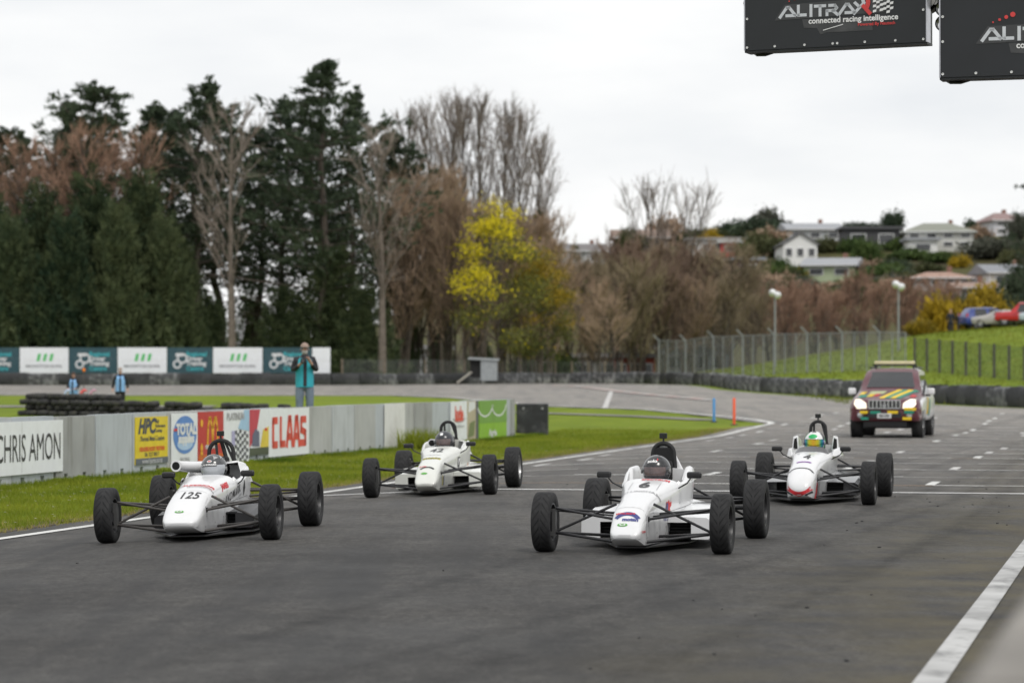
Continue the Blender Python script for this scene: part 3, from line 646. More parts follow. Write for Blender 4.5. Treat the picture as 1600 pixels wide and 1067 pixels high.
# ------------------------------------------------------------------ start-light boxes hung over the track on a cantilever arm
def light_box(px, py, d, ang, w_, h, label, seed, logo=True):
    x = X(px,d); z = CAM_H+(HY-py)/FPX*d; r = empty('start_light_box', (x,d,z), -ang); tag(r, label, 'sign box', 'start light boxes hung over the track')
    DB = mat('box_black', (.014,.016,.020), .5, var=.15, scale=2); alu = mat('alu_edge', (.5,.5,.55), .35, metal=.7)
    mb = MB(); mb.box((w_/2,.13,h/2), (w_,.22,h)); mb.build('case', DB, r)
    mb = MB(); mb.box((w_/2,.008,h/2), (w_,.014,h)); mb.build('face_panel', DB, r)
    for u in (-.006, w_+.006):
        mb = MB(); mb.box((u,.06,h/2), (.012,.14,h)); mb.build('edge_trim', alu, r)
    mb = MB(); mb.box((w_/2,.11,-.012), (w_+.02,.2,.018)); mb.build('bottom_trim', DB, r)
    scr = MB(); scr.lathe([(0,.0),(-.006,.007),(-.006,.012),(0,.014)], (0,0,0), 'Y', 8); sm_ = None
    for (u, v) in [(.02,.03),(w_-.03,.03)]+[(w_*k/6,.03) for k in (1,2,4,5)]+[(w_*.49,.03),(w_*.515,.03)]+[(.02,.33),(w_-.03,.33),(.02,.56),(w_*.49,.56),(w_*.515,.56)]:
        if sm_ is None: o = scr.build('screw', mat('screw_head', (.75,.75,.75), .3, metal=.5), r); sm_ = o.data
        else: o = link('screw', sm_, r)
        o.location = (u, 0, v)
    for u, v in ((w_+.02,.52),(w_+.02,.95),(-.03,.52),(-.03,.66)):                    # rims of the lamp hoods on the far side
        mb = MB(); rad = .22 if u > 0 else .075; mb.lathe([(.16,rad),(.30,rad),(.30,rad*.85),(.16,rad*.85)], (u-(.13 if u > 0 else -.03),0,v), 'Y', 20); mb.build('lamp_hood', BLACK, r, True, autos=40)
    mb = MB(); mb.box((w_+.04,.2,.95), (.06,.05,1.1)); mb.build('bracket', mat('bracket_grey', (.4,.4,.38), .5), r)
    m2 = MB(); m2.path([(.02,.25,-.005),(.06,.2,-.03),(.16,.18,-.035),(.24,.2,-.01)], .014, 6); m2.build('cable', BLACK, r)
    pale = ink('logo_silver', (.58,.60,.64)); red = ink('logo_red', (.62,.05,.05)); gray = ink('logo_shadow', (.045,.046,.05)); wht = ink('logo_white', (.78,.78,.79))
    O = (w_*.197,0,.327)
    def F(n, geo, m, du, dv, off=.004): flat(n, geo, m, r, O, (1,0,0), (0,0,1), off, du, dv)
    H = .112
    F('logo_backing', ([(-.06,-.03),(.98,-.03),(1.0,-.18),(.5,-.18),(.44,-.2),(.40,-.13),(.26,-.12),(.24,-.03)], [tuple(range(8))]), gray, 0, 0, .002)
    F('logo_backing', ([(-.06,-.03),(1.12,.0),(1.15,.16),(.05,.13)], [(0,1,2,3)]), gray, 0, 0, .0026)
    def S(lines, wd, du, n='letter', m=pale, off=.005): F(n, stroke_geo(lines, wd), m, du, 0, off)
    W = .031
    S([[(0,0),(.075,H-.012),(.10,H-.012),(.17,.012)],[(.07,.014),(.165,.014)]], W, .0)
    S([[(.195,H),(.195,.014),(.275,.014)]], W, .005)
    S([[(.332,0),(.332,H)]], W, .005)
    S([[(.375,H-.014),(.485,H-.014)],[(.43,0),(.43,H-.014)]], W, .005)
    S([[(.50,0),(.50,.045),(.58,.045),(.605,.07),(.585,H-.014),(.525,H-.014)],[(.56,.045),(.615,.0)]], W, .01)
    S([[(.64,0),(.715,H-.012),(.74,H-.012),(.81,.012)],[(.71,.014),(.805,.014)]], W, .0)
    S([[(.79,0),(.90,H)],[(.80,H),(.845,.07)]], W, .01)
    F('swoosh', ellipse_geo(.62, .10, .30, .19, 20, .88, -10, 100), pale, 0, 0, .007)
    F('swoosh', ellipse_geo(.64, .115, .335, .215, 20, .86, -22, 105), red, 0, 0, .009)
    S([[(.90,.075),(.97,-.005)]], .04, 0, 'red_leg', red, .010)
    for k, rr in enumerate((.008,.013,.018,.024)): F('red_dot', ellipse_geo(.10+.052*k+.008*k, .165+.022*k, rr, rr, 14), red, 0, 0, .006)
    v = []; f = []
    for i in range(6):
        for j in range(5):
            if (i+j) % 2: continue
            n = len(v); a = 1.0+.036*i; b = .0+.026*j+.014*math.sin(i*1.2); v += [(a,b),(a+.036,b+.006),(a+.040,b+.032),(a+.004,b+.026)]; f.append((n,n+1,n+2,n+3))
    F('chequered_flag', (v,f), wht, 0, 0, .006)
    F('tagline', text_geo('connected racing intelligence', .082, .0022, 1.0, align='LEFT'), wht, .31, -.055, .006)
    F('credit', text_geo('Powered By Nautech', .046, .001, 1.0, align='LEFT'), red, .84, -.115, .006)
    m3 = stroke_geo([[(.47,-.155),(.68,-.105)]], .008); F('scratch', m3, wht, 0, 0, .006)
    for u in (.3, w_-.3):
        mb = MB(); mb.tube((u,.13,h-.02),(u,.13,6.55-z),.03,.03,8); mb.build('hanger', GALV, r)
    return r
light_box(1165, 79, 29.5, R(23.5), 1.945, 1.25, 'black hanging start-light box with logo, complete one left of the other', 1)
light_box(1470.5, 121, 26.0, R(17), 1.95, 1.5, 'larger black hanging box with logo cut off by the right picture edge', 2)
def arm():
    r = empty('gantry_arm', (11.0,25.0,gz(11.0,25.0))); tag(r, 'steel cantilever arm over the track that carries the two black boxes', 'gantry'); o = Vector(r.location)
    a, b = Vector((11.0,25.0,6.6))-o, Vector((2.3,29.9,6.6))-o; c = Vector((11.0,23.0,6.6))-o
    mb = MB(); mb.tube((0,0,-.2),(0,0,7.3),.16,.13,12); mb.build('mast', GALV, r)
    for dz in (0,.6):
        mb = MB(); mb.tube(a+Vector((0,0,dz)), b+Vector((0,0,dz)), .05, .05, 8); mb.build('chord', GALV, r)
    for k in range(12):
        p = a.lerp(b,k/12); q = a.lerp(b,(k+1)/12); mb = MB(); mb.tube(p+Vector((0,0,0 if k%2 else .6)), q+Vector((0,0,.6 if k%2 else 0)), .025, .025, 6); mb.build('lacing', GALV, r)
    q = Vector((3.8,26.1,6.58))-o; mb = MB(); mb.tube(a, q, .05,.05,8); mb.build('outrigger', GALV, r)
arm()
def pit_wall():
    r = empty('pit_wall', (.9,4.0,0)); tag(r, 'pale concrete pit wall blurred in the bottom right corner', 'wall'); q = .40
    u = Vector((DX*1.07,DY,0)).normalized(); n = Vector((u.y,-u.x,0)); p0 = Vector((1.419*q, 9.18*q, 0))-Vector(r.location)
    out = [(0,-.15),(0,CAM_H-q-.03),(.03,CAM_H-q),(.30,CAM_H-q),(.33,CAM_H-q-.03),(.33,-.15)]
    s = -3.0
    while s < 40:
        mb = MB(); mb.prism(out, lambda a,b,t: p0+u*(s+t)+n*a+Vector((0,0,b)), 0, 2.96); mb.build('wall_block', mat('pit_concrete', (.22,.205,.185), .8, var=.25, scale=2.5, bump=.3, dirt=((.09,.085,.07),2,.7)), r); s += 3.0
        if s > 2.9: break
pit_wall()
# ------------------------------------------------------------------ single-seater racing cars
def tread_mat():
    m = bpy.data.materials.new('treaded_racing_rubber'); nt, P, N, L = nodes_of(m)
    tc = N('ShaderNodeTexCoord'); sx = N('ShaderNodeSeparateXYZ'); L(tc.outputs['Object'], sx.inputs[0])
    def M_(op, a, b=None, c=None):
        n = N('ShaderNodeMath'); n.operation = op
        for i, q in enumerate((a,b,c)):
            if q is None: continue
            if isinstance(q,(int,float)): n.inputs[i].default_value = q
            else: L(q, n.inputs[i])
        return n.outputs[0]
    an = M_('MULTIPLY', M_('ARCTAN2', sx.outputs[1], sx.outputs[2]), 22/math.pi/2*1.0)
    ab = M_('ABSOLUTE', sx.outputs[0]); 
    ph = M_('FRACT', M_('ADD', an, M_('MULTIPLY', ab, -19.0)))
    gr = M_('LESS_THAN', M_('ABSOLUTE', M_('SUBTRACT', ph, .5)), M_('MULTIPLY_ADD', ab, -1.9, .19))
    gr = M_('MULTIPLY', gr, M_('GREATER_THAN', ab, .008)); gr = M_('MULTIPLY', gr, M_('LESS_THAN', ab, .085))
    rr = M_('SQRT', M_('ADD', M_('MULTIPLY', sx.outputs[1], sx.outputs[1]), M_('MULTIPLY', sx.outputs[2], sx.outputs[2])))
    gr = M_('MULTIPLY', gr, M_('GREATER_THAN', rr, .248))
    no = N('ShaderNodeTexNoise'); no.inputs['Scale'].default_value = 14; no.inputs['Detail'].default_value = 6; L(tc.outputs['Object'], no.inputs['Vector'])
    cr = N('ShaderNodeValToRGB'); e = cr.color_ramp.elements; e[0].position = .3; e[0].color = (.013,.013,.014,1); e[1].position = .7; e[1].color = (.030,.030,.031,1); L(no.outputs[0], cr.inputs[0])
    mx = N('ShaderNodeMix'); mx.data_type = 'RGBA'; L(gr, mx.inputs[0]); L(cr.outputs[0], mx.inputs[6]); mx.inputs[7].default_value = (.009,.009,.010,1)
    L(mx.outputs[2], P.inputs['Base Color']); P.inputs['Roughness'].default_value = .75; P.inputs['Specular IOR Level'].default_value = .3
    b = N('ShaderNodeBump'); b.inputs['Strength'].default_value = .8; b.inputs['Distance'].default_value = .006; b.invert = True
    L(gr, b.inputs['Height']); L(b.outputs[0], P.inputs['Normal']); return m
TREAD = tread_mat()
_W = {}
def wheel_meshes(kind, rimc):
    if (kind,rimc) in _W: return _W[kind,rimc]
    Rr, hw = (.267,.086) if kind == 'front' else (.286,.102)
    ri = .168
    mb = MB(); mb.lathe([(-hw*.80,ri-.005),(-hw*.93,ri+.01),(-hw,ri+.045),(-hw*.99,Rr*.87),(-hw*.93,Rr*.955),(-hw*.80,Rr*.99),(-hw*.4,Rr),(hw*.4,Rr),(hw*.80,Rr*.99),(hw*.93,Rr*.955),(hw*.99,Rr*.87),(hw,ri+.045),(hw*.93,ri+.01),(hw*.80,ri-.005)], (0,0,0), 'X', 56)
    t = mb.build('tyre', TREAD, None, True, autos=45); tm = t.data; bpy.data.objects.remove(t)
    mb = MB(); mb.lathe([(hw*.86,ri+.004),(hw*.84,ri-.012),(hw*.55,ri-.02),(-hw*.6,ri-.018),(-hw*.84,ri-.01),(-hw*.86,ri+.004)], (0,0,0), 'X', 40)
    for k in range(6):
        a = k*math.pi/3; c, s = math.cos(a), math.sin(a)
        mb.add([(hw*.42, c*.05-s*.028, s*.05+c*.028),(hw*.42, c*.05+s*.028, s*.05-c*.028),(hw*.62,c*.152+s*.018,s*.152-c*.018),(hw*.62,c*.152-s*.018,s*.152+c*.018),
                (hw*.22, c*.05-s*.028, s*.05+c*.028),(hw*.22, c*.05+s*.028, s*.05-c*.028),(hw*.42,c*.152+s*.018,s*.152-c*.018),(hw*.42,c*.152-s*.018,s*.152+c*.018)], [(0,1,2,3),(7,6,5,4),(0,4,5,1),(1,5,6,2),(2,6,7,3),(3,7,4,0)])
    mb.lathe([(hw*.2,.001),(hw*.2,.058),(hw*.44,.058),(hw*.5,.04),(hw*.62,.036),(hw*.64,.001)], (0,0,0), 'X', 20)
    rm = {'dark': mat('rim_graphite', (.035,.035,.037), .4, metal=.3, var=.2), 'silver': mat('rim_silver', (.42,.42,.42), .35, metal=.7)}[rimc]
    o = mb.build('rim', rm, None, True, autos=40); rmsh = o.data; bpy.data.objects.remove(o)
    mb = MB(); mb.lathe([(-.035,.03),(-.035,.125),(-.022,.125),(-.022,.03)], (0,0,0), 'X', 28, 0); mb.box((-.045,0,0), (.05,.09,.20), 1); mb.box((-.03,.09,.05),(.06,.07,.10),1)
    o = mb.build('wheel', [mat('brake_disc', (.16,.15,.145), .4, metal=.6), SATIN], None); hub = o.data; bpy.data.objects.remove(o)
    _W[kind,rimc] = (hub, tm, rmsh, Rr); return _W[kind,rimc]
def wheel(root, kind, x, y, side, rimc):
    hub, tm, rm, Rr = wheel_meshes(kind, rimc)
    h = link('wheel', hub, root); h.location = (x, y, Rr-.003); h.rotation_euler = (random.uniform(0,6), 0, 0 if side > 0 else math.pi)
    link('tyre', tm, h); link('rim', rm, h)
    return h
def catmull(rows, ys, n_per=5):
    rows = np.array(rows, float); ys = np.array(ys, float); out = []; oy = []
    from bisect import bisect
    yy = []
    for i in range(len(ys)-1):
        k = max(1, min(n_per, int(round((ys[i+1]-ys[i])/.03))))
        yy += list(ys[i]+(ys[i+1]-ys[i])*np.arange(k)/k)
    yy.append(ys[-1])
    # monotone cubic (Fritsch-Carlson) per channel
    h = np.diff(ys); dl = np.diff(rows,axis=0)/h[:,None]; m = np.zeros_like(rows); m[0] = dl[0]; m[-1] = dl[-1]
    for i in range(1,len(ys)-1):
        a, b = dl[i-1], dl[i]; ok = a*b > 0; w1 = 2*h[i]+h[i-1]; w2 = h[i]+2*h[i-1]
        m[i] = np.where(ok, (w1+w2)/(w1/np.where(ok,a,1)+w2/np.where(ok,b,1)), 0)
    for y in yy:
        i = min(max(np.searchsorted(ys, y, side='right')-1, 0), len(ys)-2); t = (y-ys[i])/h[i]
        h00 = 2*t**3-3*t**2+1; h10 = t**3-2*t**2+t; h01 = -2*t**3+3*t**2; h11 = t**3-t**2
        out.append(h00*rows[i]+h10*h[i]*m[i]+h01*rows[i+1]+h11*h[i]*m[i+1]); oy.append(y)
    return np.array(out), np.array(oy)
def body_shell(secs, c0, c1, rim, floor=.24, p=.62, ntop=15):
    """secs: (y, z_bottom, z_top, w_bottom, w_shoulder, z_shoulder); cockpit open between c0 and c1; rim(y)->z of cockpit side"""
    rows, ys = catmull([s[1:] for s in secs], [s[0] for s in secs]); V = []; 
    extra = sorted(set(list(ys)+[c0-.012, c0, c0+.03, c1-.05, c1, c1+.012])); 
    R2 = np.stack([np.interp(extra, ys, rows[:,k]) for k in range(rows.shape[1])],1); ys = np.array(extra)
    for y, (zb,zt,wb,ws,zs) in zip(ys, R2):
        half = [(0,zb),(wb*.7,zb),(wb*.96,zb+.004),(wb,zb+.02),(wb+(ws-wb)*.35,zb+(zs-zb)*.35),(wb+(ws-wb)*.75,zb+(zs-zb)*.72)]
        top = []
        if c0 <= y <= c1:
            rz = rim(y); q = [(1.0,zs),(1.0,zs+(rz-zs)*.45),(.985,zs+(rz-zs)*.78),(.955,rz-.012),(.915,rz),(.87,rz-.003),(.84,rz-.02),(.82,rz-.06),(.80,rz-.13),(.78,rz-.2),(.74,floor+.06),(.66,floor+.01),(.45,floor),(.2,floor),(0,floor)]
            top = [(ws*a,z) for a,z in q]
        else:
            for k in range(ntop):
                t = k/(ntop-1)*math.pi/2; top.append((ws*max(0,math.cos(t))**p, zs+(zt-zs)*math.sin(t)**p))
        half += top; n = len(half)
        V.append([(x,y,z) for x,z in half]+[(-x,y,z) for x,z in half[-2:0:-1]])
    n = len(V[0]); v = [q for r_ in V for q in r_]; f = []
    for i in range(len(V)-1): f += [(i*n+j, i*n+(j+1)%n, (i+1)*n+(j+1)%n, (i+1)*n+j) for j in range(n)]
    f += [tuple(range(n)), tuple(range(len(v)-1, len(v)-n-1, -1))]
    return v, f
def drape(name, geo, m, root, bvh, O, U, V, du=0, dv=0, off=.004, cut=.035):
    """print on a curved panel: flat shape projected onto the shell along -(U x V)"""
    v, f = geo; O = Vector(O); U = Vector(U).normalized(); V = Vector(V).normalized(); n = U.cross(V).normalized()
    bm = bmesh.new(); bv = [bm.verts.new((a+du, b+dv, 0)) for a,b in v]
    for q in f:
        try: bm.faces.new([bv[i] for i in q])
        except ValueError: pass
    bmesh.ops.triangulate(bm, faces=bm.faces[:])
    for _ in range(3):
        le = [e for e in bm.edges if e.calc_length() > cut]
        if not le: break
        bmesh.ops.subdivide_edges(bm, edges=le, cuts=1); bmesh.ops.triangulate(bm, faces=bm.faces[:])
    bad = []
    for q in bm.verts:
        p = O+U*q.co.x+V*q.co.y; loc, nn, idx, dist = bvh.ray_cast(p+n*.8, -n)
        if loc is None: bad.append(q); q.co = p
        else:
            if nn.dot(n) < 0: nn = -nn
            q.co = loc+nn*off
    bmesh.ops.delete(bm, geom=bad, context='VERTS')
    me = bpy.data.meshes.new(name); bm.to_mesh(me); bm.free()
    return link(name, me, root, m)

def helmet_mesh(parent, m, vis, c, tilt, extras, face=True):
    def surf(az, el, k=1.0):
        # az 0 = forward (-y)
        ce = math.cos(el); x = .134*math.sin(az)*ce; y = -.158*math.cos(az)*ce; z = .142*math.sin(el)
        if el < 0:
            z = .155*math.sin(el)*(1 if math.cos(az) > -.2 else .8); y -= .022*max(0,math.cos(az))*min(1,-el*1.6); x *= 1-.10*(-el)
        return Vector((x*k, y*k, z*k))
    n1, n2 = 36, 22; v = []; f = []
    for j in range(n2+1):
        el = -1.08+(math.pi/2+1.08)*j/n2
        for i in range(n1): v.append(surf(2*math.pi*i/n1, el))
    for j in range(n2): f += [(j*n1+i, j*n1+(i+1)%n1, (j+1)*n1+(i+1)%n1, (j+1)*n1+i) for i in range(n1)]
    mb = MB(); mb.add(v,f); f0 = [tuple(range(n1))]; mb.add([surf(2*math.pi*i/n1, -1.08, .93) for i in range(n1)], f0)
    h = mb.build('helmet', m, parent, True); h.location = c; h.rotation_euler = (tilt, 0, 0)
    def patch(name, a0, a1, e0, e1, k, mm, na=24, ne=8):
        v = []; f = []
        for j in range(ne+1):
            for i in range(na+1): v.append(surf(a0+(a1-a0)*i/na, e0+(e1-e0)*j/ne, k))
        for j in range(ne): f += [(j*(na+1)+i, j*(na+1)+i+1, (j+1)*(na+1)+i+1, (j+1)*(na+1)+i) for i in range(na)]
        b = MB(); b.add(v,f); return b.build(name, mm, h, True)
    if face: patch('face_opening', -.85,.85,-.33,.22,1.006, mat('shaded_face', (.36,.20,.17), .6, var=.35, scale=14))
    patch('visor', -1.15,1.15,-.42,.27,1.028, vis)
    patch('visor_rim', -1.18,1.18,.27,.31,1.03, BLACK, 24, 1)
    for s in (-1,1):
        p = surf(s*1.32,-.05,1.02); b = MB(); b.lathe([(-.008,.024),(.008,.022),(.010,.001)], p, 'X', 14); b.build('visor_pivot', mat('pivot_grey', (.2,.2,.2), .4), h)
    vv = [q.co.copy() for q in h.data.vertices]; bvh = BVHTree.FromPolygons(vv, [tuple(p.vertices) for p in h.data.polygons])
    extras(h, bvh)
    return h
def skin_obj(name, V, E, rad, m, parent=None, root=0, sub=2):
    me = bpy.data.meshes.new(name); me.from_pydata([tuple(p) for p in V], E, []); me.materials.append(m)
    o = link(name, me, parent); sk = o.modifiers.new('skin','SKIN'); sk.use_smooth_shade = True
    for i, d in enumerate(me.skin_vertices[0].data):
        r = rad[i]; d.radius = (r,r) if isinstance(r,(int,float)) else r; d.use_root = (i == root)
    ss = o.modifiers.new('sub','SUBSURF'); ss.levels = sub; ss.render_levels = sub
    return o
def visor_mat(name, c, alpha):
    if name in MATS: return MATS[name]
    m = bpy.data.materials.new(name); MATS[name] = m; nt, P, N, L = nodes_of(m); P.inputs['Base Color'].default_value = (*c,1); P.inputs['Roughness'].default_value = .08; P.inputs['Coat Weight'].default_value = .6
    lw = N('ShaderNodeTexNoise'); lw.inputs['Scale'].default_value = 5; mr = N('ShaderNodeMapRange'); L(lw.outputs[0], mr.inputs[0]); mr.inputs[3].default_value = alpha*.9; mr.inputs[4].default_value = alpha*1.1; L(mr.outputs[0], P.inputs['Alpha'])
    return m
SUIT = mat('race_suit_black', (.015,.015,.017), .85, bump=.4, scale=9)
def driver(carroot, hm, vis, label, extras, zoff=0, face=True, yoff=0, tilt=.0):
    root = empty('person'); root.matrix_world = carroot.matrix_world.copy(); tag(root, label, 'person', 'drivers seated in the racing cars')
    V = [(0,1.52,.20),(0,1.50,.36),(0,1.46,.50),(0,1.40,.575),(0,1.36,.63),
         (.14,1.46,.51),(.19,1.30,.40),(.13,1.08,.42),(.11,1.02,.45),(-.14,1.46,.51),(-.19,1.30,.40),(-.13,1.08,.42),(-.11,1.02,.45),
         (.08,1.45,.19),(.09,.80,.33),(.075,.30,.24),(-.08,1.45,.19),(-.09,.80,.33),(-.075,.30,.24)]
    E = [(0,1),(1,2),(2,3),(3,4),(2,5),(5,6),(6,7),(7,8),(2,9),(9,10),(10,11),(11,12),(0,13),(13,14),(14,15),(0,16),(16,17),(17,18)]
    rad = [(.12,.10),(.13,.10),(.13,.10),.06,.055,.07,.05,.04,.035,.07,.05,.04,.035,.075,.06,.045,.075,.06,.045]
    b = skin_obj('body', V, E, rad, SUIT, root, 0)
    hl = helmet_mesh(root, hm, vis, (0,1.30+yoff,.69+zoff), tilt, extras, face)
    for s in (-1,1):
        mb = MB(); mb.path([(.075*s,1.33,.555),(.085*s,1.28,.50),(.06*s,1.25,.40)], .018, 6); mb.build('harness_strap', mat('strap', (.02,.02,.03), .8), root)
    return root

def race_car(cx, cy, theta, name, label, secs, c0, c1, rim, opt, paint=WHITEP):
    fx, fy = -math.sin(theta), -math.cos(theta); rx, ry = math.cos(theta), -math.sin(theta)
    zl = gz(cx-rx*.8, cy-ry*.8); zr = gz(cx+rx*.8, cy+ry*.8); bx, by = cx-fx*2.5, cy-fy*2.5; zbk = gz(bx,by); zf = (zl+zr)/2
    root = empty('racing_car', (cx, cy, zf+.015)); roll = math.atan2(zr-zl, 1.6); pitch = math.atan2(zbk-zf, 2.5)
    root.rotation_euler = (pitch, -roll, -theta); tag(root, label, 'racing car', 'single-seater racing cars on the straight'); bpy.context.view_layer.update()
    v, f = body_shell(secs, c0, c1, rim, p=opt.get('p',.62)); mb = MB(); mb.add(v, f)
    sh = mb.build('body_shell', paint, root, True, autos=38)
    bvh = BVHTree.FromPolygons([Vector(p) for p in v], f)
    ft = .80; rt = .785
    for s in (-1,1):
        wheel(root, 'front', ft*s, 0, s, 'dark'); wheel(root, 'rear', rt*s, 2.5, s, opt.get('rear_rim','dark'))
    nb = opt.get('nose_half',.15); AM = opt.get('arm', SATIN); fl = 1.5
    for s in (-1,1):
        def T(nm, segs, m=AM, r=.0125):
            mb = MB()
            for a, b in segs: mb.tube((a[0]*s,a[1],a[2]), (b[0]*s,b[1],b[2]), r, r*.95, 8, flat=1.0)
            return mb.build(nm, m, root, True, autos=60)
        uo = (ft-.10, .0, .385); lo = (ft-.085, 0, .17)
        T('upper_wishbone', [((nb,-.12,.30),uo), ((nb+.02,.38,.325),uo)]); T('lower_wishbone', [((nb-.01,-.14,.10),lo), ((nb+.01,.42,.12),lo)], r=.014)
        T('push_rod', [((nb+.02,.10,.425),(ft-.11,.02,.185))], r=.013)
        T('track_rod', [((nb,.13,.315),(ft-.10,.09,.36))], r=.009)
        mb = MB(); mb.box(((ft-.075)*s,0,.26), (.05,.07,.24)); mb.build('upright', mat('upright_grey', (.09,.09,.09), .5, metal=.4), root)
        mb = MB(); mb.box((nb*s,-.1,.30), (.03,.06,.045)); mb.build('pickup_bracket', SATIN, root)
        ru = (rt-.11,2.5,.38); rl = (rt-.10,2.5,.19)
        T('rear_upper_wishbone', [((.14,2.15,.40),ru),((.12,2.55,.40),ru)], r=.014); T('rear_lower_wishbone', [((.18,2.0,.15),rl),((.12,2.6,.15),rl)], r=.015)
        T('radius_rod', [((.27,1.65,.36),(rt-.13,2.45,.36))], r=.012); T('drive_shaft', [((.1,2.5,.29),(rt-.08,2.5,.29))], r=.022); T('rear_push_rod', [((.17,2.3,.5),(rt-.12,2.48,.22))], r=.013)
        mb = MB(); mb.box(((rt-.09)*s,2.5,.285), (.05,.1,.25)); mb.build('rear_upright', mat('upright_grey', (.09,.09,.09), .5), root)
    # gearbox, engine mass and floor
    mb = MB(); mb.box((0,2.25,.27),(.26,.7,.26)); mb.box((0,2.68,.27),(.2,.25,.2)); mb.build('gearbox', mat('gearbox_grey', (.11,.11,.115), .5, metal=.4), root, bevel=.03)
    mb = MB(); fw = opt.get('floor_w',.40); mb.add([(nb-.02,-.1,.058),(fw,.75,.058),(fw,1.95,.058),(.2,2.3,.058),(-.2,2.3,.058),(-fw,1.95,.058),(-fw,.75,.058),(-nb+.02,-.1,.058),
        (nb-.02,-.1,.045),(fw,.75,.045),(fw,1.95,.045),(.2,2.3,.045),(-.2,2.3,.045),(-fw,1.95,.045),(-fw,.75,.045),(-nb+.02,-.1,.045)],
        [tuple(range(8)), tuple(range(15,7,-1))]+[(i,(i+1)%8,8+(i+1)%8,8+i) for i in range(8)]); mb.build('floor', opt.get('floor', SATIN), root)
    # side pods
    pm = opt.get('pod', paint); pw = opt.get('pod_w',.60); pz = opt.get('pod_z',.31); py = opt.get('pod_y',.66); pe = opt.get('pod_end',1.95)
    for s in (-1,1):
        x0, x1, xi = .17, pw, pw-.18; zb = .085; zi = .235
        xin = .20; y1 = py+.05
        P = lambda x,y,z: (x*s,y,z)
        v = [P(x0,py,pz-.02),P(x1-.04,py,pz-.03),P(x1,py+.03,pz-.06),P(x1,py+.01,zb+.02),P(x1-.02,py,zb),P(xi,py,zb),P(xi,py,zi),P(x0,py,zi),   # 0-7 front frame
             P(x0,pe,pz+.10),P(x1-.10,pe,pz+.03),P(x1-.04,pe,pz-.04),P(x1-.04,pe,zb+.02),P(x1-.06,pe,zb),P(x0,pe,zb),               # 8-13 rear
             P(x0,py+.55,pz+.055),P(x1-.03,py+.55,pz+.03),P(x1+.005,py+.55,pz-.02),P(x1+.005,py+.5,zb+.02),P(x1-.02,py+.5,zb)]       # 14-18 middle
        f = [(0,1,6,7),(1,2,3,6),(3,4,5,6),(0,14,15,1),(1,15,16,2),(2,16,17,3),(3,17,18,4),(14,8,9,15),(15,9,10,16),(16,10,11,17),(17,11,12,18),(8,13,12,11,10,9),(4,18,12,13,5)]
        mb = MB(); mb.add(v,f); o = mb.build('side_pod', pm, root, True, autos=32)
        mb = MB(); mb.add([P(x0-.05,py+.10,zb+.005),P(xi+.002,py+.10,zb+.005),P(xi+.002,py+.10,zi+.004),P(x0-.05,py+.10,zi+.004),P(xi+.002,py+.004,zb+.005),P(xi+.002,py+.004,zi+.004),P(x0-.05,py+.004,zi+.004),P(x0-.05,py+.004,zb+.005)],
              [(0,1,2,3),(1,4,5,2),(3,2,5,6),(0,7,4,1)]); mb.build('radiator_inlet', mat('inlet_dark', (.006,.006,.006), .9), root)
        mb = MB()
        for k in range(4): mb.box((s*(x0+.05+(xi-x0)*.5-.02),py+.085,zb+.03+k*.032), ((xi-x0),.02,.004))
        mb.build('radiator_core', mat('radiator_fins', (.03,.03,.03), .6), root)
    # mirrors
    my, mz, mx = opt.get('mirror',(.86,.66,.42))
    for s in (-1,1):
        mb = MB(); mb.box((mx*s,my,mz),(.135,.055,.062)); mr = mb.build('mirror', opt.get('mirror_mat', BLACK), root, bevel=.018)
        mb = MB(); fx_ = opt.get('mirror_foot',.25); mb.path([(fx_*s,my+.08,mz-.13),((mx-.07)*s,my+.04,mz-.075),((mx-.03)*s,my+.01,mz-.02)], .0075, 6); mb.build('stalk', BLACK, mr)
    # roll hoop
    hy, hz, hw_ = opt.get('hoop',(1.68,.925,.115)); pts = []
    for k in range(13):
        t = math.pi*k/12; pts.append((math.cos(t)*hw_, hy, hz-hw_*.95+math.sin(t)*hw_*.95))
    pts = [(hw_*1.25,hy,.45),(hw_*1.08,hy,hz-hw_*1.9)]+pts+[(-hw_*1.08,hy,hz-hw_*1.9),(-hw_*1.25,hy,.45)]
    mb = MB(); mb.path(pts, .021, 10); mb.build('roll_hoop', mat('hoop_foam', (.014,.014,.015), .7, bump=.2), root, True, autos=60)
    mb = MB(); mb.tube((.05,hy,hz-.03),(.13,hy+.55,.45),.014,.014,8); mb.tube((-.05,hy,hz-.03),(-.13,hy+.55,.45),.014,.014,8); mb.build('hoop_brace', SATIN, root)
    mb = MB(); mb.box((0,hy-.10,.67),(.2,.1,.2)); mb.build('headrest', mat('headrest_foam', (.012,.012,.013), .9), root, bevel=.03)
    if opt.get('cam',True):
        mb = MB(); mb.tube((0,hy,hz),(0,hy,hz+.045),.011,.009,8); st_ = mb.build('camera_mount', BLACK, root)
        mb = MB(); mb.box((0,hy-.01,hz+.072),(.072,.035,.052)); c = mb.build('action_camera', BLACK, root, bevel=.006)
        mb = MB(); mb.lathe([(-.034,.001),(-.034,.012),(-.028,.013)], (.015,hy,hz+.08), 'Y', 12); mb.build('lens', GLASSD, c)
    # fasteners and panel joints
    FD = mat('fastener_dark', (.10,.10,.10), .5); SL = mat('seam_line', (.22,.22,.22), .7)
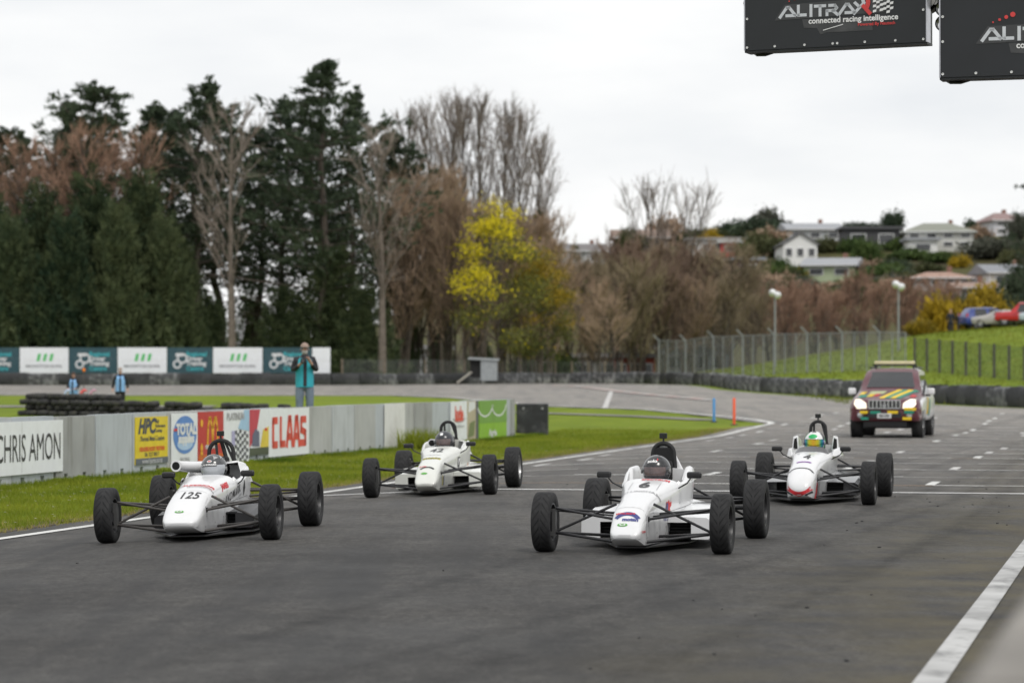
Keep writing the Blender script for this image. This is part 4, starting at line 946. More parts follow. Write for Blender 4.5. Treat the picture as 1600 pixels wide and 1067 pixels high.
    for s in (-1,1):
        U = Vector((0,s,0)); VV = Vector((0,0,1))
        for q, (yy, zz) in enumerate(((-.13,.14),(-.13,.24),(-.13,.33),(.30,.16),(.62,.20),(.62,.34),(.98,.22),(.98,.40),(1.30,.30),(1.58,.34))): drape('fastener', ellipse_geo(0,0,.008,.008,8), FD, root, bvh, (s*.2,yy,zz), U, VV, 0, 0, .003)
        drape('panel_joint', stroke_geo([[(s*yy,.30+.05*yy) for yy in (.02,.3,.6,.9,1.2,1.5)]], .005), SL, root, bvh, (s*.2,0,0), U, VV, 0, 0, .002)
        drape('panel_joint', stroke_geo([[(s*.64,.12),(s*.66,.30),(s*.70,.46)]], .005), SL, root, bvh, (s*.2,0,0), U, VV, 0, 0, .002)
    # steering wheel and dash
    mb = MB(); mb.lathe([(-.012,.115),(0,.128),(.012,.115),(0,.105),(-.012,.115)], (0,0,0), 'Y', 24); mb.box((0,0,0),(.21,.012,.03)); mb.build('steering_wheel', BLACK, root, loc=(0,1.02,.46), rot=(R(18),0,0))
    return root, bvh

def quilt(): pass
def cars():
    rimf = lambda y: float(np.interp(y, [.98,1.08,1.2,1.36,1.55,1.7], [.60,.585,.60,.675,.695,.70]))
    s6 = [(-.470,.158,.176,.05,.065,.168),(-.460,.143,.192,.095,.108,.168),(-.43,.130,.222,.118,.130,.175),(-.36,.108,.285,.132,.142,.19),(-.28,.086,.350,.140,.148,.21),(-.20,.070,.405,.145,.152,.25),(.10,.065,.475,.15,.158,.33),(.50,.06,.552,.17,.198,.39),(.80,.06,.60,.20,.245,.45),(.98,.06,.622,.225,.275,.49),(1.2,.06,.62,.25,.302,.52),(1.42,.06,.66,.26,.315,.55),(1.6,.06,.70,.26,.305,.56),(1.75,.06,.70,.25,.28,.54),(2.0,.07,.60,.20,.21,.46),(2.3,.12,.44,.13,.14,.34),(2.5,.2,.36,.08,.09,.28)]
    BLK = INK
    redd = ink('decal_red', (.6,.03,.04)); grn = ink('decal_green', (.10,.36,.06)); vio = ink('decal_violet', (.22,.05,.34)); yel = ink('decal_yellow', (.62,.55,.04)); blu = ink('decal_blue', (.05,.06,.22)); wht = ink('decal_white', (.78,.78,.78)); gry = ink('decal_grey', (.35,.35,.36))
    FR = (Vector((1,0,0)), Vector((0,.6,.8)))          # looking at the nose top
    SD = (Vector((.25,.97,0)), Vector((0,0,1)))        # car's left flank
    # --- number 6
    r6, b6 = race_car(1.08, 25.1, R(12.2), 'six', 'white single-seater numbered 6 in front, with black carbon helmet driver', s6, 1.0, 1.62, rimf, dict(pod_y=.66, nose_half=.148, hoop=(1.70,.93,.10)))
    def D(nm, geo, m, O, fr, du=0, dv=0, off=.004): return drape(nm, geo, m, R_[0], R_[1], O, fr[0], fr[1], du, dv, off)
    R_ = (r6, b6)
    D('number_decal', text_geo('6', .33, .012, .62), BLK, (0,.62,.57), (Vector((1,0,0)),Vector((0,.97,.2))))
    D('number_frame', stroke_geo([[(-.13,-.14),(-.13,.14)],[(.13,-.14),(.13,.14)]], .006), gry, (0,.62,.57), (Vector((1,0,0)),Vector((0,.97,.2))))
    D('sponsor_line', text_geo('BELLINGHAM', .07, .001, .9), gry, (0,.36,.53), (Vector((1,0,0)),Vector((0,.97,.2))))
    D('red_script', text_geo('SPECTRUM', .09, .002, .6), redd, (.06,.88,.6), (Vector((1,0,0)),Vector((0,.97,.2))))
    D('nose_band', ellipse_geo(0,-.12,.14,.16,18,.72,35,145), blu, (0,-.27,.33), FR, 0, 0)
    D('band_print', text_geo('MITSUBISHI', .028, .001, 1.2), redd, (-.02,-.27,.33), FR, 0, .014, .007)
    D('nose_lettering', text_geo('motan', .055, .003, 1.0), blu, (.03,-.29,.33), FR, 0, -.045)
    D('green_badge', ellipse_geo(0,0,.046,.02,20), grn, (-.03,-.34,.29), FR, 0, -.05); D('badge_ring', ellipse_geo(0,0,.028,.013,20,.6), wht, (-.03,-.34,.29), FR, 0, -.05, .007)
    D('small_red_print', text_geo('YOKOHAMA', .024, .001, 1.0), redd, (.1,-.30,.2), SD, 0, 0)
    D('flame_badge', ([(-.045,-.05),(0,-.058),(.05,-.05),(.085,-.02),(.06,-.005),(.10,.02),(.062,.025),(.09,.058),(.04,.045),(.02,.075),(-.01,.05),(-.05,.06),(-.06,0)], [tuple(range(13))]), redd, (.2,.62,.37), SD)
    D('flame_badge_dark', ellipse_geo(-.035,0,.03,.05,12), blu, (.2,.62,.37), SD, 0, 0, .007)
    D('badge_text', text_geo('FUEL LINE', .05, .001, 1.0), blu, (.2,.62,.37), SD, 0, -.1)
    D('panel_seam', stroke_geo([[(-.2,0),(-.1,0),(0,0),(.1,0),(.2,0)]], .005), mat('seam_grey', (.25,.25,.25), .7), (0,-.19,.4), (Vector((1,0,0)),Vector((0,.97,.2))), 0, 0, .0015)
    D('side_seam', stroke_geo([[(0,-.2),(0,.13)]], .006), mat('seam_dark', (.04,.04,.04), .7), (.15,-.19,.25), SD, 0, 0, .0015)
    # fairing behind the hoop
    mb = MB(); mb.add([(.07,1.72,.92),(-.07,1.72,.92),(-.2,1.74,.66),(.2,1.74,.66),(.05,2.15,.62),(-.05,2.15,.62),(.12,2.15,.5),(-.12,2.15,.5)], [(0,1,2,3),(0,4,5,1),(0,3,6,4),(1,5,7,2),(4,6,7,5)]); mb.build('hoop_fairing', WHITEP, r6, bevel=.02)
    mb = MB(); mb.box((0,1.695,.74),(.19,.02,.30)); mb.build('hoop_filler', mat('headrest_foam', (.012,.012,.013), .9), r6, bevel=.008)
    for s, k in ((1,'left'),(-1,'right')):
        mb = MB(); mb.add([(.23*s,1.30,.60),(.315*s,1.28,.57),(.318*s,1.72,.60),(.20*s,1.74,.60),(.25*s,1.42,.72),(.295*s,1.42,.70),(.29*s,1.68,.71),(.23*s,1.68,.73)], [(0,1,5,4),(1,2,6,5),(2,3,7,6),(3,0,4,7),(4,5,6,7)]); mb.build('cockpit_shoulder', WHITEP, r6, True, bevel=.03)
    # --- number 125
    s125 = [(-.50,.175,.20,.07,.09,.188),(-.485,.155,.215,.125,.14,.187),(-.44,.135,.248,.152,.166,.19),(-.35,.112,.305,.168,.182,.21),(-.20,.088,.39,.178,.19,.25),(.10,.07,.485,.18,.195,.31),(.45,.06,.545,.19,.215,.36),(.75,.06,.58,.205,.25,.41),(.95,.06,.602,.225,.28,.44),(1.2,.06,.62,.25,.30,.47),(1.42,.06,.64,.26,.31,.50),(1.6,.06,.68,.26,.305,.50),(1.75,.06,.71,.25,.29,.5),(2.0,.07,.60,.20,.22,.42),(2.3,.12,.44,.13,.14,.34),(2.5,.2,.36,.08,.09,.28)]
    rim5 = lambda y: float(np.interp(y, [.96,1.1,1.3,1.5,1.7], [.585,.545,.57,.65,.68]))
    r1, b1 = race_car(-3.11, 27.2, R(5.0), 'onetwentyfive', 'white single-seater numbered 125 on the left, with white side intake trumpet', s125, .99, 1.62, rim5, dict(nose_half=.185, pod=mat('pod_lower_black', (.02,.02,.022), .4), pod_w=.50, pod_z=.25, pod_y=.70, floor_w=.5, hoop=(1.70,.93,.125), mirror=(.98,.61,.40), arm=mat('brown_grey_arm', (.05,.045,.042), .45)))
    R_ = (r1, b1); FT = (Vector((1,0,0)), Vector((0,.80,.6)))
    D('number_decal', text_geo('125', .25, .004, .54, .12), BLK, (.02,-.06,.42), (Vector((1,0,0)),Vector((0,.93,.36))))
    D('green_badge', ellipse_geo(0,0,.045,.02,20), grn, (-.02,-.36,.29), FT); D('badge_ring', ellipse_geo(0,0,.027,.012,20,.6), wht, (-.02,-.36,.29), FT, 0,0,.007)
    D('red_script', text_geo('SUPERIOR', .06, .002, 1.15, .2), redd, (.03,.30,.53), FT); D('red_stroke', stroke_geo([[(-.1,-.03),(.17,-.055)]], .012), redd, (.03,.30,.53), FT)
    D('small_print', text_geo('MOTORSPORT', .03, .001, 1.4), gry, (.08,.22,.5), FT)
    D('flank_lettering', text_geo('LANDMARK', .12, .001, .78, 0, spacing=1.2), BLK, (.22,.86,.40), (Vector((.10,.97,.22)),Vector((0,-.05,1))))
    D('flank_underline', stroke_geo([[(-.05,0),(.32,0)]], .006), gry, (.22,.92,.34), (Vector((.10,.97,.22)),Vector((0,-.05,1))))
    D('flank_diamond', ([(0,-.085),(.045,0),(0,.085),(-.045,0)], [(0,1,2,3)]), BLK, (.28,1.30,.46), SD)
    D('red_name', text_geo('JAMES', .075, .004, 1.0, .25), redd, (.23,.66,.50), (Vector((.15,.98,.10)),Vector((-.5,0,.85))))
    D('panel_seam', stroke_geo([[(-.2,0),(-.1,0),(0,0),(.1,0),(.2,0)]], .004), mat('seam_grey', (.25,.25,.25), .7), (0,.08,.48), FT, 0, 0, .0015)
    mb = MB(); mb.path([(-.02,1.62,.66),(-.12,1.50,.665),(-.24,1.36,.675),(-.34,1.20,.69),(-.355,1.13,.695)], [.062,.062,.056,.054,.059], 20); tr = mb.build('intake_trumpet', WHITEP, r1, True, autos=50)
    mb = MB(); mb.lathe([(0,.0005),(0,.036),(.004,.042)], (0,0,0), 'Y', 20); q = mb.build('intake_opening', mat('inlet_dark', (.006,.006,.006), .9), tr, loc=(-.356,1.124,.695), rot=(0,0,R(-12)))
    mb = MB(); mb.add([(.30,1.30,.50),(.30,1.85,.50),(.20,1.95,.55),(.12,1.45,.70),(.22,1.42,.735),(.28,1.60,.70),(.10,1.85,.68),(.06,1.5,.72)], [(0,1,5,4),(1,2,6,5),(4,5,6,7),(7,3,4),(7,6,2)]); mb.build('engine_cover_shoulder', WHITEP, r1, True, bevel=.03)
    mb = MB(); mb.add([(-.25,.74,.515),(-.21,.74,.555),(-.235,.98,.575),(-.27,.98,.54),(-.252,.74,.525),(-.208,.74,.568),(-.232,.98,.588),(-.275,.98,.55)], [(4,5,6,7),(0,1,5,4),(3,2,6,7),(0,3,7,4),(1,2,6,5)]); mb.build('vent_slot', BLACK, r1)
    mb = MB(); mb.path([(.0,1.72,.93),(.02,1.74,.84),(.05,1.74,.72)], .022, 8); mb.build('camera_cable', BLACK, r1)
    mb = MB(); mb.box((-.15,1.70,.74),(.06,.05,.035)); mb.build('second_camera', BLACK, r1, bevel=.006)
    # --- number 42
    s42 = [(a,b,c+.015 if a > -.1 else c,d,e+.008,f_) for a,b,c,d,e,f_ in s6]
    r2, b2 = race_car(-1.08, 37.6, R(7.6), 'fortytwo', 'white single-seater numbered 42 beside the grass, behind the wall-side car', s42, 1.0, 1.62, rimf, dict(rear_rim='silver', nose_half=.155, hoop=(1.66,.96,.10), cam=False, mirror=(.86,.66,.43)), mat('warm_white_paint', (.67,.68,.64), .3, coat=.5, var=.03, dirt=((.4,.38,.34), 3, .3)))
    R_ = (r2, b2)
    D('number_decal', text_geo('42', .34, .006, .55), BLK, (0,.62,.58), (Vector((1,0,0)),Vector((0,.97,.2))))
    D('yellow_plate', rect_geo(-.12,-.028,.12,.028), yel, (0,.12,.5), FR); D('plate_print', text_geo('DUNLOP', .045, .002, 1.3), BLK, (0,.12,.5), FR, 0, 0, .008)
    D('nose_band', ellipse_geo(0,-.10,.13,.12,18,.8,40,140), BLK, (.0,-.22,.37), FR); D('red_print', text_geo('ROSS', .03, .001, 1.3), redd, (-.06,-.2,.38), FR, 0, .0, .007)
    D('green_badge', ellipse_geo(0,0,.045,.02,20), grn, (-.03,-.32,.30), FR)
    D('small_print', text_geo('MOTORSPORT', .035, .001, 1.2), gry, (-.04,.32,.53), FR)
    D('shield_badge', ([(-.05,-.06),(.05,-.06),(.05,.06),(-.05,.06)], [(0,1,2,3)]), yel, (.15,.06,.2), SD, 0, 0); D('shield_dark', rect_geo(-.01,-.06,.05,.06), blu, (.15,.06,.2), SD, 0, 0, .008)
    D('flank_badge', rect_geo(-.05,-.07,.05,.07), BLK, (.25,.85,.42), SD); D('flank_badge_white', ([(-.03,-.05),(.035,.05),(-.03,.05)], [(0,1,2)]), wht, (.25,.85,.42), SD, 0, 0, .008)
    D('orange_badge', ([(-.06,-.04),(.06,-.07),(.04,.05)], [(0,1,2)]), ink('decal_peach', (.62,.32,.2)), (.28,1.35,.36), SD)
    mb = MB(); mb.path([(-.02,1.62,.66),(-.10,1.5,.665),(-.165,1.36,.675),(-.175,1.28,.68)], [.06,.058,.055,.058], 18); tr = mb.build('intake_trumpet', WHITEP, r2, True, autos=50)
    mb = MB(); mb.lathe([(0,.0005),(0,.038),(.004,.044)], (0,0,0), 'Y', 18); mb.build('intake_opening', mat('inlet_dark', (.006,.006,.006), .9), tr, loc=(-.176,1.272,.68), rot=(0,0,R(-8)))
    mb = MB(); mb.add([(.31,1.25,.52),(.32,1.75,.50),(.2,1.9,.52),(.24,1.2,.60),(.26,1.36,.68),(.12,1.7,.70),(.27,1.6,.64)], [(0,1,6,4),(1,2,5,6),(4,6,5),(0,4,3)]); mb.build('cockpit_shoulder', WHITEP, r2, True, bevel=.02)
    # --- number 4
    s4 = [(-.52,.17,.20,.03,.04,.185),(-.50,.13,.25,.09,.10,.18),(-.45,.105,.305,.13,.14,.195),(-.36,.085,.37,.155,.165,.22),(-.20,.07,.44,.165,.178,.26),(.10,.065,.52,.17,.188,.32),(.45,.06,.585,.18,.21,.38),(.72,.06,.615,.19,.228,.43),(.95,.06,.63,.20,.25,.46),(1.2,.06,.64,.22,.265,.50),(1.42,.06,.66,.23,.27,.52),(1.6,.06,.70,.23,.26,.54),(1.8,.06,.66,.22,.24,.5),(2.05,.07,.56,.18,.19,.44),(2.3,.12,.44,.13,.14,.34),(2.5,.2,.36,.08,.09,.28)]
    rim4 = lambda y: float(np.interp(y, [.96,1.1,1.3,1.5,1.7], [.61,.60,.63,.68,.70]))
    pb = mat('pod_gloss_black', (.015,.015,.017), .25, coat=.4)
    r4, b4 = race_car(3.58, 34.6, R(12.2), 'four', 'white single-seater numbered 4 with red nose stripe and green helmet driver', s4, .99, 1.62, rim4, dict(nose_half=.175, pod=pb, pod_w=.60, pod_z=.27, pod_y=.72, floor_w=.52, hoop=(1.72,.985,.095), mirror=(.88,.655,.43)))
    R_ = (r4, b4)
    D('number_decal', text_geo('4', .36, .010, .5), BLK, (.01,.34,.55), (Vector((1,0,0)),Vector((0,.97,.2)))); D('violet_stroke', ellipse_geo(0,-.30,.17,.2,14,.82,55,125), vio, (0,.24,.52), FT, 0, -.02)
    D('black_arc', ellipse_geo(0,-.10,.17,.16,22,.86,25,155), BLK, (0,-.22,.42), FT, 0, .0)
    D('red_chin', ellipse_geo(0,.12,.19,.23,22,.84,215,325), redd, (0,-.42,.27), (Vector((1,0,0)),Vector((0,.35,.93))), 0, -.055)
    D('black_chin', ellipse_geo(0,.12,.205,.245,22,.94,215,325), BLK, (0,-.42,.27), (Vector((1,0,0)),Vector((0,.35,.93))), 0, -.058, .007)
    D('red_flash', ([(-.12,-.17),(.10,-.17),(.12,-.02),(.02,.03)], [(0,1,2,3)]), redd, (.17,-.16,.25), SD); D('black_flash', ([(-.0,-.15),(.05,-.17),(.10,.12),(.07,.12)], [(0,1,2,3)]), BLK, (.17,-.16,.25), SD, 0, 0, .008); D('black_flash', ([(.16,-.17),(.20,-.17),(.24,.10),(.22,.10)], [(0,1,2,3)]), BLK, (.17,-.16,.25), SD, 0, 0, .008)
    v = []; f = []
    for k in range(21):
        a = R(-78+156*k/20); x, y = .225*math.sin(a), .985-.27*math.cos(a); h = b4.ray_cast(Vector((x,y,2)), Vector((0,0,-1)))[0]; zz = h.z if h else .55
        v += [(x,y,zz-.012), (.215*math.sin(a), .99-.17*math.cos(a), .600+.035*math.cos(a)), (.19*math.sin(a), 1.0-.06*math.cos(a), .635+.05*math.cos(a))]
    for k in range(20): f += [(3*k,3*k+3,3*k+4,3*k+1),(3*k+1,3*k+4,3*k+5,3*k+2)]
    mb = MB(); mb.add(v,f); mb.build('windscreen', mat('tinted_screen', (.03,.03,.032), .12, coat=.4), r4, True)
    for s in (-1,1):
        mb = MB(); mb.add([(.205*s,1.34,.62),(.30*s,1.34,.60),(.285*s,1.40,.80),(.225*s,1.40,.815),(.20*s,1.70,.62),(.28*s,1.70,.60),(.27*s,1.68,.74),(.21*s,1.68,.75)], [(0,1,5,4),(1,2,6,5),(2,3,7,6),(3,0,4,7),(4,5,6,7),(0,1,2,3)]); bx_ = mb.build('intake_box', WHITEP, r4, bevel=.012)
        mb = MB(); mb.add([(.222*s,1.338,.645),(.282*s,1.338,.635),(.272*s,1.392,.775),(.236*s,1.392,.785)], [(0,1,2,3)]); mb.build('intake_mouth', mat('inlet_dark', (.006,.006,.006), .9), bx_)
        mb = MB(); mb.add([(.25*s,.98,.56),(.33*s,1.1,.56),(.34*s,1.6,.55),(.24*s,1.6,.55),(.26*s,1.05,.64),(.31*s,1.12,.66),(.31*s,1.58,.66),(.25*s,1.58,.66)], [(0,1,5,4),(1,2,6,5),(2,3,7,6),(3,0,4,7),(4,5,6,7)]); mb.build('cockpit_shoulder', WHITEP, r4, True, bevel=.02)
    # --- drivers
    carbon = mat('carbon_helmet', (.02,.021,.023), .22, coat=.5, var=.5, scale=25)
    def e6(h, b):
        drape('helmet_lettering', text_geo('solo', .045, .002, 1.2), wht, h, b, (-.02,-.1,.075), Vector((1,0,0)), Vector((0,.35,.93)), 0, 0, .004); drape('red_tick', ellipse_geo(.045,.02,.006,.012,8), redd, h, b, (-.02,-.1,.075), Vector((1,0,0)), Vector((0,.35,.93)), 0, 0, .004)
        for k,(y,z) in enumerate(((.0,.02),(.035,.035),(.02,-.03))): drape('vent', ellipse_geo(0,0,.009,.009,10), gry, h, b, (.1,y-.03,z), Vector((.3,.95,0)), Vector((0,0,1)), 0, 0, .003)
    driver(r6, carbon, visor_mat('smoke_visor', (.10,.10,.11), .55), 'driver of the car numbered 6, black glossy full-face helmet and black suit', e6)
    def e1(h, b):
        drape('helmet_badge', ellipse_geo(0,0,.026,.014,14), wht, h, b, (-.02,-.12,.065), Vector((1,0,0)), Vector((0,.35,.93)), 0, 0, .004); drape('badge_red', ellipse_geo(0,0,.018,.005,10), redd, h, b, (-.02,-.12,.065), Vector((1,0,0)), Vector((0,.35,.93)), 0, 0, .006)
        drape('visor_strip', rect_geo(-.075,-.014,.075,.016), BLK, h, b, (-.02,-.12,.03), Vector((1,0,0)), Vector((0,.2,.97)), 0, 0, .010)
        drape('strip_print', text_geo('LANDMARK', .022, .001, 1.2), wht, h, b, (-.02,-.12,.03), Vector((1,0,0)), Vector((0,.2,.97)), 0, 0, .012)
        for k in range(3): drape('silver_flash', ([(-.10+.07*k,.0),(-.04+.07*k,.015),(-.06+.07*k,.05)], [(0,1,2)]), gry, h, b, (.06,-.03,.08), Vector((.5,.85,0)), Vector((-.4,0,.9)), 0, 0, .004)
    driver(r1, mat('graphite_helmet', (.05,.052,.055), .2, coat=.5, var=.6, scale=9), visor_mat('silver_visor', (.42,.44,.47), 1.0), 'driver of the car numbered 125, dark helmet with silver mirrored visor', e1, face=False, zoff=-.03)
    def e2(h, b): drape('white_patch', rect_geo(-.02,-.022,.02,.022), wht, h, b, (-.02,-.1,.09), Vector((1,0,0)), Vector((0,.5,.85)), 0, 0, .004)
    driver(r2, mat('dark_blue_black_helmet', (.018,.02,.026), .3, coat=.4, var=.3), visor_mat('smoke_visor', (.10,.10,.11), .55), 'driver of the car numbered 42, black helmet with small white patch on the brow', e2, zoff=.01)
    def e4(h, b):
        gm = ink('helmet_green', (.02,.42,.12)); drape('green_brow', ellipse_geo(0,0,.055,.032,16), gm, h, b, (-.01,-.12,.075), Vector((1,0,0)), Vector((0,.35,.93)), 0, 0, .004)
        drape('black_point', ([(-.03,0),(.03,0),(0,.06)], [(0,1,2)]), BLK, h, b, (0,-.06,.12), Vector((1,0,0)), Vector((0,.8,.6)), 0, 0, .004)
        for s in (-1,1):
            drape('green_side', ([(-.06,-.1),(.05,-.08),(.07,.09),(-.01,.1)], [(0,1,2,3)]), gm, h, b, (.1*s,.03,.03), Vector((.3,.95*s,0)), Vector((0,0,1)), 0, 0, .004)
            drape('black_side', ([(-.10,.02),(-.05,.0),(-.02,.09),(-.07,.1)], [(0,1,2,3)]), BLK, h, b, (.1*s,.03*s,.02), Vector((.3,.95*s,0)), Vector((0,0,1)), 0, 0, .005)
        drape('green_chin', ellipse_geo(0,0,.10,.02,16), gm, h, b, (0,-.14,-.09), Vector((1,0,0)), Vector((0,0,1)), 0, 0, .004)
    irid = bpy.data.materials.new('iridescent_visor'); nt, P, N, L = nodes_of(irid); tc = N('ShaderNodeTexCoord'); sx = N('ShaderNodeSeparateXYZ'); L(tc.outputs['Object'], sx.inputs[0])
    ab = N('ShaderNodeMath'); ab.operation = 'ABSOLUTE'; L(sx.outputs[0], ab.inputs[0]); mr = N('ShaderNodeMapRange'); L(ab.outputs[0], mr.inputs[0]); mr.inputs[2].default_value = .13
    cr = N('ShaderNodeValToRGB'); e = cr.color_ramp.elements; e[0].color = (.55,.30,.02,1); e[1].color = (.03,.06,.35,1); k = e.new(.45); k.color = (.45,.42,.02,1); k = e.new(.7); k.color = (.02,.25,.2,1); L(mr.outputs[0], cr.inputs[0]); L(cr.outputs[0], P.inputs['Base Color']); P.inputs['Metallic'].default_value = .6; P.inputs['Roughness'].default_value = .15
    driver(r4, mat('white_helmet', (.72,.73,.72), .2, coat=.4, var=.03), irid, 'driver of the car numbered 4, green and white helmet with rainbow visor', e4, zoff=.035, face=False)
cars()
# ------------------------------------------------------------------ people
SKIN_C = mat('skin', (.48,.28,.21), .6, var=.12)
def person(label, loc, rz, height, pose, jacket, vest, trousers, hat=None, extra=None, hair=(.10,.08,.06), group=None):
    root = empty('person', loc, rz); tag(root, label, 'person', group); k = height/1.78; root.scale = (k,k,k)
    arms = {'camera': [((.27,.02,1.17),(.13,-.27,1.33),(.07,-.31,1.42)), ((-.27,.02,1.17),(-.13,-.25,1.30),(-.06,-.29,1.37))],
            'down': [((.29,.03,1.15),(.31,-.04,.90),(.31,-.07,.82)), ((-.29,.03,1.15),(-.32,-.03,.90),(-.32,-.06,.82))],
            'front': [((.27,0,1.17),(.20,-.22,1.03),(.14,-.28,1.02)), ((-.27,0,1.17),(-.20,-.22,1.03),(-.14,-.28,1.02))]}[pose]
    V = [(0,0,.95),(0,.01,1.15),(0,0,1.36),(0,0,1.50),(0,-.01,1.575),(0,-.02,1.625),(0,-.008,1.69),(0,-.115,1.635)]
    E = [(0,1),(1,2),(2,3),(3,4),(4,5),(5,6),(5,7)]; rad = [(.10,.08),(.11,.08),(.13,.09),(.06,.06),.052,.078,.088,.016]
    def leg(s):
        b = len(V); V.extend([(.10*s,0,.90),(.115*s,-.02,.50),(.12*s,.02,.09),(.13*s,-.15,.04)]); E.extend([(0,b),(b,b+1),(b+1,b+2),(b+2,b+3)]); rad.extend([.095,.065,.045,.035])
    leg(1); leg(-1)
    for s, (el, wr, hd) in zip((1,-1), arms):
        b = len(V); V.extend([(.18*s,0,1.43),el,wr,hd]); E.extend([(2,b),(b,b+1),(b+1,b+2),(b+2,b+3)]); rad.extend([.068,.047,.032,.038])
        d = (Vector(hd)-Vector(wr)).normalized(); side = d.cross(Vector((0,0,1))).normalized() if abs(d.z) < .9 else Vector((0,1,0)); up = side.cross(d)
        for q, (off, ln) in enumerate(((-.03,.055),(-.01,.07),(.01,.075),(.03,.065))):
            n = len(V); p = Vector(hd)+side*off+d*.02; V.extend([tuple(p+d*ln*.5), tuple(p+d*ln*.85-up*.02)]); E.extend([(b+3,n),(n,n+1)]); rad.extend([.011,.009])
        n = len(V); V.extend([tuple(Vector(hd)-side*.04*s+up*.01), tuple(Vector(hd)-side*.06*s+d*.035)]); E.extend([(b+3,n),(n,n+1)]); rad.extend([.013,.010])
    skin_obj('body', V, E, rad, SKIN_C, root, 0, 1)
    def sub(name, vs, es, rs, m): skin_obj(name, vs, es, rs, m, root, 0, 2)
    jv = [(0,0,.90),(0,.01,1.10),(0,0,1.34),(0,.005,1.475)]; je = [(0,1),(1,2),(2,3)]; jr = [(.185,.135),(.175,.135),(.185,.135),(.085,.085)]
    for s, (el, wr, hd) in zip((1,-1), arms):
        b = len(jv); jv += [(.19*s,0,1.42),el,tuple(Vector(el).lerp(Vector(wr),.93))]; je += [(2,b),(b,b+1),(b+1,b+2)]; jr += [.09,.068,.050]
    sub('jacket', jv, je, jr, jacket)
    if vest: 
        v = []; f = []; n_ = 24
        for z_, rx_, ry_ in ((.80,.205,.15),(.95,.205,.155),(1.15,.20,.155),(1.30,.205,.152),(1.40,.195,.135),(1.455,.155,.115),(1.485,.115,.10)):
            for i in range(n_):
                a = 2*math.pi*i/n_; v.append((rx_*math.sin(a), -ry_*math.cos(a)-.005, z_-(.10*max(0,math.cos(a))**6 if z_ > 1.4 else 0)))
        for j in range(6): f += [(j*n_+i, j*n_+(i+1)%n_, (j+1)*n_+(i+1)%n_, (j+1)*n_+i) for i in range(n_)]
        mb = MB(); mb.add(v,f); vo = mb.build('vest', vest, root, True); mb = MB(); mb.box((0,-.158,1.10),(.075,.02,.55)); mb.build('vest_zip', jacket, vo)
        mb = MB(); mb.lathe([(1.43,.10),(1.50,.085),(1.53,.075)], (0,-.01,0), 'Z', 16); mb.build('collar', jacket, root, True)
    tv = [(0,0,1.0),(0,0,.90)]; te = [(0,1)]; tr = [(.15,.115),(.175,.13)]
    for s in (1,-1):
        b = len(tv); tv += [(.105*s,0,.80),(.115*s,-.02,.50),(.12*s,.015,.10)]; te += [(1,b),(b,b+1),(b+1,b+2)]; tr += [.125,.095,.078]
    sub('trousers', tv, te, tr, trousers)
    for s in (1,-1):
        skin_obj('shoe', [(.12*s,.05,.05),(.125*s,-.08,.045),(.13*s,-.18,.035)], [(0,1),(1,2)], [.055,.05,.04], BLACK, root, 0, 1)
    def cap(name, m, zlo, peak):
        v = []; f = []; n1, n2 = 18, 7
        for j in range(n2+1):
            e = zlo+(math.pi/2-zlo)*j/n2
            for i in range(n1): a = 2*math.pi*i/n1; v.append((.100*math.cos(e)*math.sin(a), -.008-.112*math.cos(e)*math.cos(a), 1.685+.115*math.sin(e)))
        for j in range(n2): f += [(j*n1+i, j*n1+(i+1)%n1, (j+1)*n1+(i+1)%n1, (j+1)*n1+i) for i in range(n1)]
        mb = MB(); mb.add(v,f); h = mb.build(name, m, root, True)
        if peak:
            mb = MB(); out = [(math.sin(a)*.085, -.10-.085*math.cos(a)) for a in np.linspace(-1.45,1.45,12)]; mb.prism(out, lambda u,v_,t: (u,v_,1.70+t-.18*(v_+.1)*-1*.3), 0, .008); mb.build('peak', m, h)
    if hat is not None: cap('cap', hat, .10, True)
    else: cap('hair', mat('hair_%s' % label[:6], hair, .8), .12, False)
    for s in (-1,1):
        mb = MB(); mb.lathe([(-.004,.001),(-.003,.010),(.004,.001)], (.033*s,-.098,1.655), 'Y', 8); mb.build('eye', mat('eye_dark', (.03,.02,.02), .3), root)
        mb = MB(); mb.lathe([(-.01,.001),(0,.024),(.012,.016),(.014,.001)], (.088*s,.005,1.645), 'X', 8); mb.build('ear', SKIN_C, root, True)
    mb = MB(); mb.box((0,-.100,1.588),(.045,.008,.009)); mb.build('mouth', mat('lips', (.30,.12,.10), .6), root)
    if extra: extra(root)
    return root
